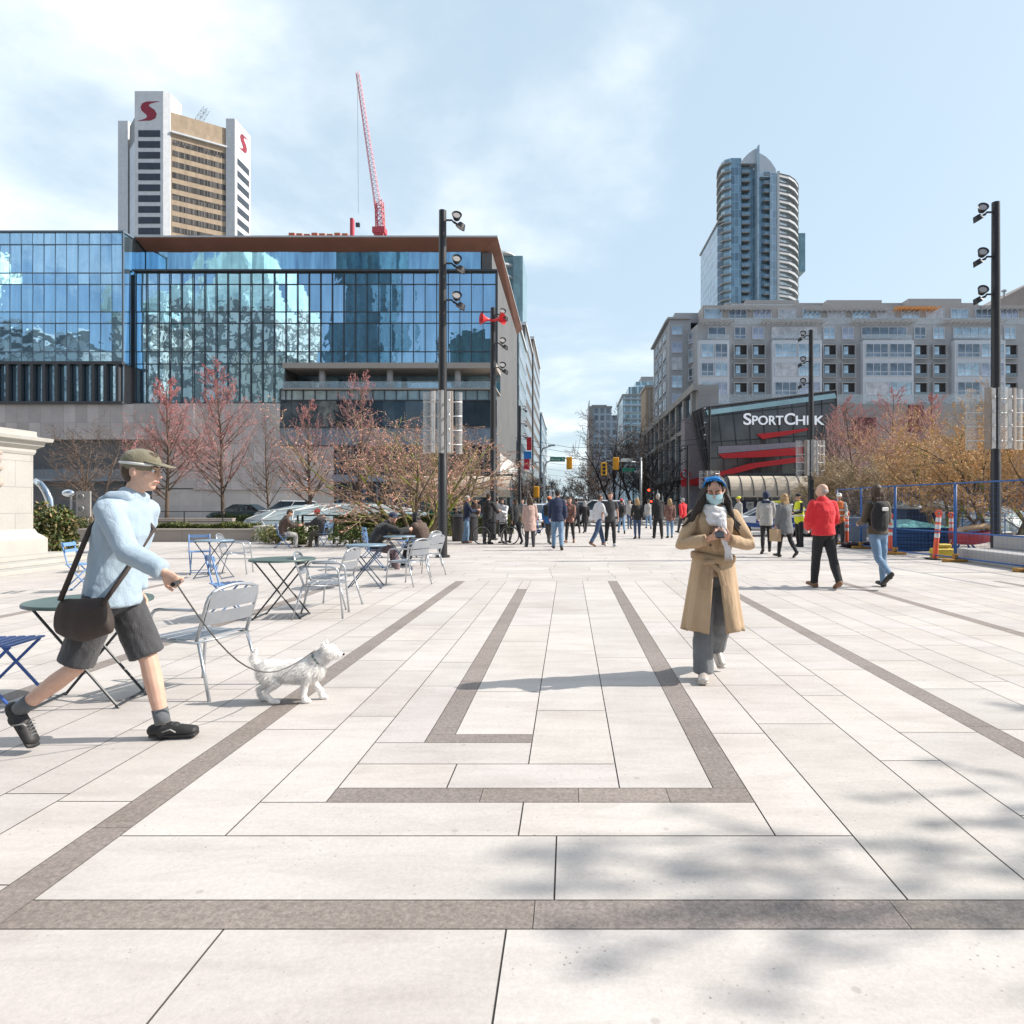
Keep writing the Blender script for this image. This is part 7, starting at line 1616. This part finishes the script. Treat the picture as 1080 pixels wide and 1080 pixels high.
# ---------------------------------------------------------------- the woman in the camel coat
M_camel = cloth('camel', (.50, .35, .215), .07); M_camel2 = cloth('camel_trim', (.42, .285, .17), .06); M_gtr = cloth('grey_wool', (.17, .18, .19)); M_scarf = cloth('white_scarf', (.74, .73, .74), .04); M_mask = cloth('surgical_blue', (.42, .66, .72), .03); M_band = mat('blue_headband', (.01, .22, .62), .5, var=.15, scale=20); M_silv = mat('silver_shoe', (.55, .50, .45), .35, .3); M_hair = hairm('dark_brown_wavy', (.028, .017, .012))
wx, wy = G(752, 716).xy
WP = dict(closed=True, lean=3, hunch=4, nod=24, yaw=-16, legR=(6, 4, 1), legL=(-14, 30, 1), footL=-38, footR=2, armL=(14, 30, 96, 62), armR=(14, 30, 96, 62), shw=.165,
          foreL=V((.82, .48, .22)), foreR=V((-.82, .48, .22)), handL=V((.70, .55, .42)), handR=V((-.70, .55, .42)), palmL=V((.15, -.55, .85)), palmR=V((-.15, -.55, .85)), curlL=50, curlR=50)
def woman_extra(T, J, s, Rm):
    up = J['up']; c = J['head']
    def sc(b): b.v = [v*s for v in b.v]; return b
    # hair in long wavy locks, blown out to one side
    b = MB(); b.ball(c+Rm @ V((0, -.028, .030)), (.088, .104, .098), 18, 12, rot=Rm); b.ball(c+V((0, -.07, -.06)), (.095, .06, .12), 16, 10); rr = random.Random(9)
    for i in range(58):
        a = R(rr.uniform(95, 445)); sx = math.cos(a); sy = math.sin(a)
        if sy > .35: continue
        p = c+V((sx*.078, -.02+sy*.075, rr.uniform(-.01, .06))); pts = [p]; L = rr.uniform(.28, .42); side_ = 1 if sx > 0 else -.55
        for k in range(1, 6): t = k/5; pts.append(p+V((sx*.055*t+(.14*t*t*side_ if abs(sx) > .3 else 0)+.016*math.sin(t*9+i), .035*t*abs(sx)+.012*math.cos(t*8+i), -L*t)))
        b.limb(pts, [.022, .024, .023, .020, .014, .007], 7)
    fuse(sc(b), 'hair', M_hair, T, .0075, 1, .004, (40, 40, 10))
    b = MB(); n = 20
    pts = [c+Rm @ V((.092*math.cos(R(q)), -.005+.01*math.sin(R(q)), .035+.098*math.sin(R(q)))) for q in [10+160*k/n for k in range(n+1)]]
    pts = [p+Rm @ V((0, .036, -.004)) for p in pts]; b.tube(pts, [(.006, .024)]*len(pts), 8, side=tuple(Rm @ V((0, 0, 1)))); 
    for k in range(5): b.limb([c+Rm @ V((-.05+.025*k, .05, .122-.25*abs(-.05+.025*k))), c+Rm @ V((-.03+.025*k, .025, .128-.2*abs(-.03+.025*k)))], [.013, .014], 8)
    sc(b).build('headband', M_band, T, True)
    # mask with pleats
    b = MB(); nu, nv = 14, 9; vs = []
    for j in range(nv):
        for i in range(nu):
            u, v_ = -1+2*i/(nu-1), j/(nv-1); z_ = .000-.105*v_+(.012*abs(u) if v_ > .5 else -.010*abs(u)); dep = .118-.052*abs(u)**1.7-.020*(v_-.42)**2*4+.0025*math.sin(v_*20); vs.append(c+Rm @ V((u*.072*(1-.12*v_), dep, z_)))
    vs2 = [v-Rm @ V((0, .004, 0)) for v in vs]; fs = [(j*nu+i, j*nu+i+1, (j+1)*nu+i+1, (j+1)*nu+i) for j in range(nv-1) for i in range(nu-1)]; b.add(vs, fs); b.add(vs2, [f[::-1] for f in fs]); sc(b).build('face_mask', M_mask, T, True)
    b = MB()
    for k in (-1, 1):
        for z_ in (-.008, -.095): b.tube([c+Rm @ V((k*.068, .064, z_)), c+Rm @ V((k*.080, -.01, -.012 if z_ > -.05 else -.03))], .0018, 4)
    sc(b).build('mask_loop', M_sgn, T)
    # scarf wound round the neck, with a hanging fringed end
    b = MB(); q = J['neck']+V((0, .012, -.012))
    for k, (rx, ry, dz, r_, tl) in enumerate(((.078, .080, .012, .030, .012), (.088, .092, -.022, .033, .03), (.094, .102, -.055, .032, .05))):
        b.tube([q+V((rx*math.cos(a), ry*math.sin(a), dz-tl*math.sin(a)+.012*math.sin(2*a+k))) for a in [2*math.pi*i/22 for i in range(23)]], [r_*(1+.15*math.sin(i*1.7+k)) for i in range(23)], 10, side=(0, 0, 1))
    fuse(sc(b), 'scarf', M_scarf, T, .008, 2, .006, (14, 14, 34))
    b = MB(); e0 = q+V((-.04, .13, -.11))
    pts = [e0+V((.0, -.02, .02)), e0+V((-.01, .02, -.09)), e0+V((-.03, .025, -.18)), e0+V((-.05, .025, -.26))]; b.limb(pts, [(.045, .020), (.036, .018), (.034, .014), (.030, .010)], 14, (1, 0, 0))
    fuse(b.__class__() if 0 else sc(b), 'scarf_end', M_scarf, T, .007, 1, .006, (30, 18, 14))
    b = MB()
    for k in range(12): x_ = -.027+.005*k; b.tube([pts[-1]+V((x_, 0, -.0)), pts[-1]+V((x_*1.2-.006, .005*math.sin(k*2), -.055-.012*math.sin(k*3)))], [.0035, .002], 5)
    sc(b).build('scarf_fringe', M_scarf, T)
    # phone in both hands
    m_ = (J['wrL']+J['wrR'])*.5+V((0, .062, .062)); b = MB(); b.T = Matrix.Translation(m_) @ Matrix.Rotation(R(-38), 4, 'X'); b.box(-.037, .037, -.072, .072, -.005, .005, 0, bev=.004); b.box(-.033, .033, -.066, .066, .0052, .0056, 1); b.T = Matrix(); sc(b).build('phone', [mat('phone_black', (.015, .015, .018), .2), mat('phone_screen', (.03, .035, .045), .08)], T)
    # belt, tie ends, lapels, front edge, pocket flaps
    w0 = J['waist']+V((0, 0, -.01)); b = MB(); b.T = Matrix.Translation(w0); b.lathe([(.184, -.034), (.196, -.026), (.197, .022), (.184, .032)], 30, cap=False); b.T = Matrix(); b.v = [V((v.x, w0.y+(v.y-w0.y)*.82, v.z+.016*math.sin(v.x*9)-.02*(v.y > w0.y)*(1-abs(v.x)/.19))) for v in b.v]; sc(b).build('belt', M_camel2, T, True)
    b = MB(); kx = w0+V((.06, .155, -.035)); b.limb([kx+V((-.035, 0, .006)), kx+V((.035, .006, -.004))], [(.024, .02), (.026, .022)], 10, (0, 0, 1)); sc(b).build('belt_knot', M_camel2, T, True)
    for pts in ([kx, kx+V((.045, .03, -.10)), kx+V((.05, .035, -.235))], [kx, kx+V((-.085, .02, -.08)), kx+V((-.115, .03, -.20))]): b = MB(); b.tube(pts, [(.018, .006), (.022, .005), (.026, .005)], 8, side=(1, 0, 0)); sc(b).build('belt_end', M_camel2, T)
    for k in (-1, 1):
        b = MB(); t0 = J['top']+V((k*.085, .055, .045)); pts = [t0, J['top']+V((k*.105, .115, -.06)), J['chest']+V((k*.09, .155, -.02)), J['chest']+V((k*.02, .162, -.17))]; b.tube(pts, [(.030, .010), (.044, .008), (.040, .008), (.008, .006)], 10, side=(1, 0, 0)); sc(b).build('lapel', M_camel2, T, True)
        K_ = 'LR'[k > 0]; b = MB(); d = J['hd'+K_]; b.tube([J['wr'+K_]-d*.075, J['wr'+K_]-d*.068, J['wr'+K_]-d*.014, J['wr'+K_]-d*.008], [.045, .0515, .0495, .043], 16); sc(b).build('cuff', M_camel2, T, True)
        for j in range(2): b = MB(); b.ball(J['chest']+V((k*.055, .168, -.02-.10*j)), (.011, .006, .011), 10, 6); sc(b).build('button', C['brown'], T, True)
person_w = person('woman in a camel coat with white scarf and blue face mask reading her phone', wx, wy, 180-2, 1.66, 0, WP, (M_camel, 'jacket', .030, .02, 'long'), (M_gtr, 'wide'), M_silv, ('none', None), vx=.009, extra=woman_extra, hands=2, facef=True)
def coat_skirt(T, pose, s):
    """the coat below the belt: two front panels parting over the legs, made as one thick sheet"""
    J = joints(pose); b = MB(); n, rows = 56, 16; w0 = J['waist']+V((0, 0, -.01)); vs, vi = [], []
    for j in range(rows+1):
        t = j/rows; z_ = w0.z-(w0.z-.44)*t-.0
        for i in range(n+1):
            a = R(90+4+352*i/n) if False else R(94)+R(352)*i/n
            op = 0.10*t*(1 if i < n/2 else -1)*math.exp(-((i if i < n/2 else n-i)/7)**2)
            rx, ry = .180+.085*t, .145+.075*t
            fold = 1+.05*t*math.sin(a*9+1.2)+.03*t*math.sin(a*17)
            x_, y_ = rx*math.cos(a+op*.0)*fold, ry*math.sin(a)*fold
            x_ += -op*.55; y_ += -.03*t+(.03*t*math.sin(a) if math.sin(a) > 0 else -.05*t)
            vs.append(w0*0+V((x_, w0.y+y_, z_-.012*math.sin(a*5)*t))); vi.append(V((x_*.955, w0.y+y_*.95, z_)))
    N = len(vs); fs = []
    for j in range(rows):
        for i in range(n): q = j*(n+1)+i; fs += [(q, q+1, q+n+2, q+n+1), (N+q+1, N+q, N+q+n+1, N+q+n+2)]
    for i in range(n): q = rows*(n+1)+i; fs.append((q, q+1, N+q+1, N+q))
    for j in range(rows):
        q = j*(n+1); fs += [(q+n+1, N+q+n+1, N+q, q), (q+n, N+q+n, N+q+2*n+1, q+2*n+1)]
    b.add([v*s for v in vs+vi], fs); return b.build('coat_skirt', M_camel, T, True)
coat_skirt(person_w, WP, 1.66/1.75)

# ---------------------------------------------------------------- the walking man and his dog
M_hood = cloth('ice_blue_hoodie', (.37, .47, .56), .06); M_short = cloth('dark_grey_shorts', (.055, .055, .06)); M_bagc = mat('messenger_bag', (.045, .032, .027), .7, var=.2); M_capc = cloth('olive_cap', (.20, .18, .12)); M_sock = cloth('grey_sock', (.12, .13, .14))
mx, my = .0, 4.05; mx = PX(118, 4.05)
MP = dict(lean=9, hunch=6, nod=6, legR=(-20, 33, 2), legL=(21, 9, 2), footR=-52, footL=2, armR=(32, 10, 34, -6), armL=(-22, 10, 26, 4), handR=V((.1, .75, -.65)), curlR=75, curlL=50, yaw=0)
MJ = joints(MP); MS = 1.80/1.75
def man_extra(T, J, s, Rm):
    def sc(b): b.v = [v*s for v in b.v]; return b
    b = MB(); b.limb([J['top']+V((-.08, -.08, .02)), J['top']+V((0, -.115, -.01)), J['top']+V((.08, -.08, .02))], [.05, .075, .05], 12); b.limb([J['top']+V((-.07, .03, .05)), J['top']+V((-.09, -.05, .05)), J['top']+V((.0, -.09, .05)), J['top']+V((.09, -.05, .05)), J['top']+V((.07, .03, .05))], .04, 10)
    fuse(sc(b), 'hood', M_hood, T, .010, 2, .008, (14, 14, 14))
    c = J['head']; b = MB(); b.ball(c+Rm @ V((0, -.014, .050)), (.090, .112, .082), 20, 12, rot=Rm); b.limb([c+Rm @ V((0, .05, .058)), c+Rm @ V((0, .165, .040))], [(.075, .009), (.055, .006)], 14, Rm @ V((1, 0, 0))); sc(b).build('cap', M_capc, T, True)
    b = MB(); b.T = Matrix.Translation(c) @ Rm.to_4x4(); b.lathe([(.088, .034), (.0925, .036), (.0925, .048), (.088, .05)], 24, cap=False); b.v = [b.T @ V((q.x, q.y*1.22-.014, q.z)) for q in [b.T.inverted() @ v for v in b.v]]; b.T = Matrix(); sc(b).build('cap_band', M_sgn, T, True)
    b = MB(); q = J['pel']+V((.21, -.01, -.13)); b.limb([q+V((0, -.13, .01)), q+V((.015, .0, -.01)), q+V((0, .13, .02))], [(.045, .10), (.06, .125), (.045, .105)], 14, (1, 0, 0), f0=.4, f1=.4); fuse(sc(b), 'messenger_bag', M_bagc, T, .010, 2, .007)
    b = MB(); b.tube([q+V((.02, -.12, .10)), J['chest']+V((.13, -.10, .02)), J['top']+V((-.02, -.02, .085)), J['chest']+V((-.06, .14, .0)), J['waist']+V((.10, .12, -.03)), q+V((.03, .12, .08))], .014, 6, side=(1, 0, 0)); sc(b).build('bag_strap', M_bagc, T, True)
    for k in 'LR': b = MB(); d = (J['ank'+k]-J['knee'+k]).normalized(); b.tube([J['ank'+k]-d*.10, J['ank'+k]-d*.01], [.044, .043], 14); sc(b).build('sock', M_sock, T, True)
    for k in 'LR':
        fd = J['fd'+k]; hp, tp = J['heel'+k], J['toe'+k]; n_ = fd.cross(V((1, 0, 0))).normalized(); n_ = n_ if n_.z > 0 else -n_; b = MB()
        for j in range(5): c_ = hp.lerp(tp, .52+.085*j)+n_*(.064-.007*j); b.tube([c_+V((-.022, 0, -.006)), c_+V((0, 0, .002)), c_+V((.022, 0, -.006))], .003, 5)
        sc(b).build('shoe_lace', C['grey'], T, True)
        b = MB(); c_ = hp.lerp(tp, .45); b.tube([c_+V((.0445, -.03, .0))+n_*.02, c_+V((.046, .02, 0))+n_*.035, c_+V((.045, .05, 0))+n_*.018], .004, 5); sc(b).build('shoe_stripe', C['lgrey'], T, True)
    b = MB(); h_ = J['wrR']+(MP['handR'].normalized())*.10; b.tube([h_+V((-.045, 0, .01)), h_+V((.05, .01, 0))], .013, 8); sc(b).build('leash_handle', C['black'], T)
man = person('walking man in a pale blue hoodie and grey shorts holding a dog leash', mx, my, -90, 1.80, 2, MP, (M_hood, 'jacket', .034, .07, 'long'), (M_short, 'shorts'), mat('black_trainer', (.025, .024, .024), .6, var=.3, scale=20), ('short', HBR), vx=.009, extra=man_extra, hands=2)
# dog
def dog(x, y, rz):
    T = thing('dog', 'small white dog trotting ahead of the walking man on a leash', 'dog', (x, y, .004), R(rz)); b = MB()
    b.limb([(0, -.17, .235), (0, -.06, .225), (0, .08, .225), (0, .17, .25)], [(.072, .082), (.078, .080), (.082, .098), (.066, .085)], 16)
    b.limb([(0, .15, .27), (0, .22, .33), (0, .25, .355)], [(.060, .065), (.052, .055), (.05, .05)], 14)
    b.ball((0, .265, .365), (.058, .062, .054), 14, 10); b.limb([(0, .29, .352), (0, .345, .338)], [(.034, .030), (.022, .020)], 12)
    for s in (-1, 1): b.limb([(s*.035, .245, .40), (s*.048, .235, .445)], [(.020, .010), (.006, .005)], 8); 
    legs = ((-.045, .13, .065, -.02), (.045, .13, -.035, .03)), ((-.045, -.16, -.055, 0), (.045, -.16, .045, 0))
    for sx, y0, sw, _ in legs[0]: b.limb([(sx, y0, .22), (sx*1.05, y0-.012+sw*.4, .13), (sx, y0+sw, .065), (sx, y0+sw+.012, .02)], [(.040, .045), .026, .020, .022], 10); b.limb([(sx, y0+sw, .018), (sx, y0+sw+.035, .015)], .018, 8)
    for sx, y0, sw, _ in legs[1]: b.limb([(sx, y0+.01, .22), (sx*1.1, y0+.045+sw*.5, .145), (sx, y0-.045+sw*.8, .085), (sx, y0-.015+sw, .025)], [(.048, .058), .032, .020, .020], 10); b.limb([(sx, y0-.01+sw, .018), (sx, y0+.03+sw, .015)], .018, 8)
    b.limb([(0, -.22, .27), (0, -.27, .33), (0, -.25, .40)], [.025, .020, .010], 8)
    fuse(b, 'body', mat('white_fur', (.86, .84, .81), .95, var=.05, scale=14, bump=.3, bscale=90, sheen=.3), T, .0065, 2, .004, (20, 14, 20))
    rr = random.Random(3); f = MB(); bm = T.children[0].data if T.children else None
    bm = [o for o in bpy.data.objects if o.parent == T][0].data
    for v in bm.vertices:
        for _r in range(2 if v.co.z > .03 else 0):
            n_ = (v.normal*.5+V((rr.gauss(0, .25), -.55+rr.gauss(0, .2), -.55))).normalized(); L = (.034 if v.co.z > .15 else .016)*rr.uniform(.6, 1.2); side_ = n_.cross(V((rr.gauss(0, 1), rr.gauss(0, 1), rr.gauss(0, 1)))).normalized()*.0013; p = v.co-v.normal*.002
            k = len(f.v); f.v += [p-side_, p+side_, p+n_*L]; f.f.append((k, k+1, k+2)); f.m.append(0)
    f.build('coat_hair', MATS['white_fur'], T)
    for s in (-1, 1): e = MB(); e.ball((s*.030, .305, .378), .008, 8, 6); e.build('eye', M_iris, T, True)
    e = MB(); e.ball((0, .366, .340), (.012, .010, .010), 8, 6); e.build('nose', M_iris, T, True)
    e = MB(); e.T = Matrix.Translation((0, .185, .305)) @ Matrix.Rotation(R(-48), 4, 'X'); e.lathe([(.060, -.009), (.064, 0), (.060, .009)], 20, cap=False); e.build('collar', mat('collar_teal', (.03, .12, .12), .6), T, True); return T
dx, dy = PX(308, 4.93), 4.93; dg_ = dog(dx, dy, -84)
hp = Matrix.Rotation(R(-90), 3, 'Z') @ ((MJ['wrR']+MP['handR'].normalized()*.10)*MS)+V((mx, my, .004)); cp = V((dx-.02+.18, dy+.02, .375))
pts = []
for i in range(17): t = i/16; p = hp.lerp(cp, t); p.z -= .34*math.sin(math.pi*t)*(1-.15*t); p.z = max(p.z, .05); pts.append(p)
b = MB(); b.tube(pts, .0045, 6); solo(b, 'dog_leash', mat('leash_grey', (.09, .085, .08), .7), 'thin grey leash hanging between the walking man and the dog', 'leash', smooth=True)
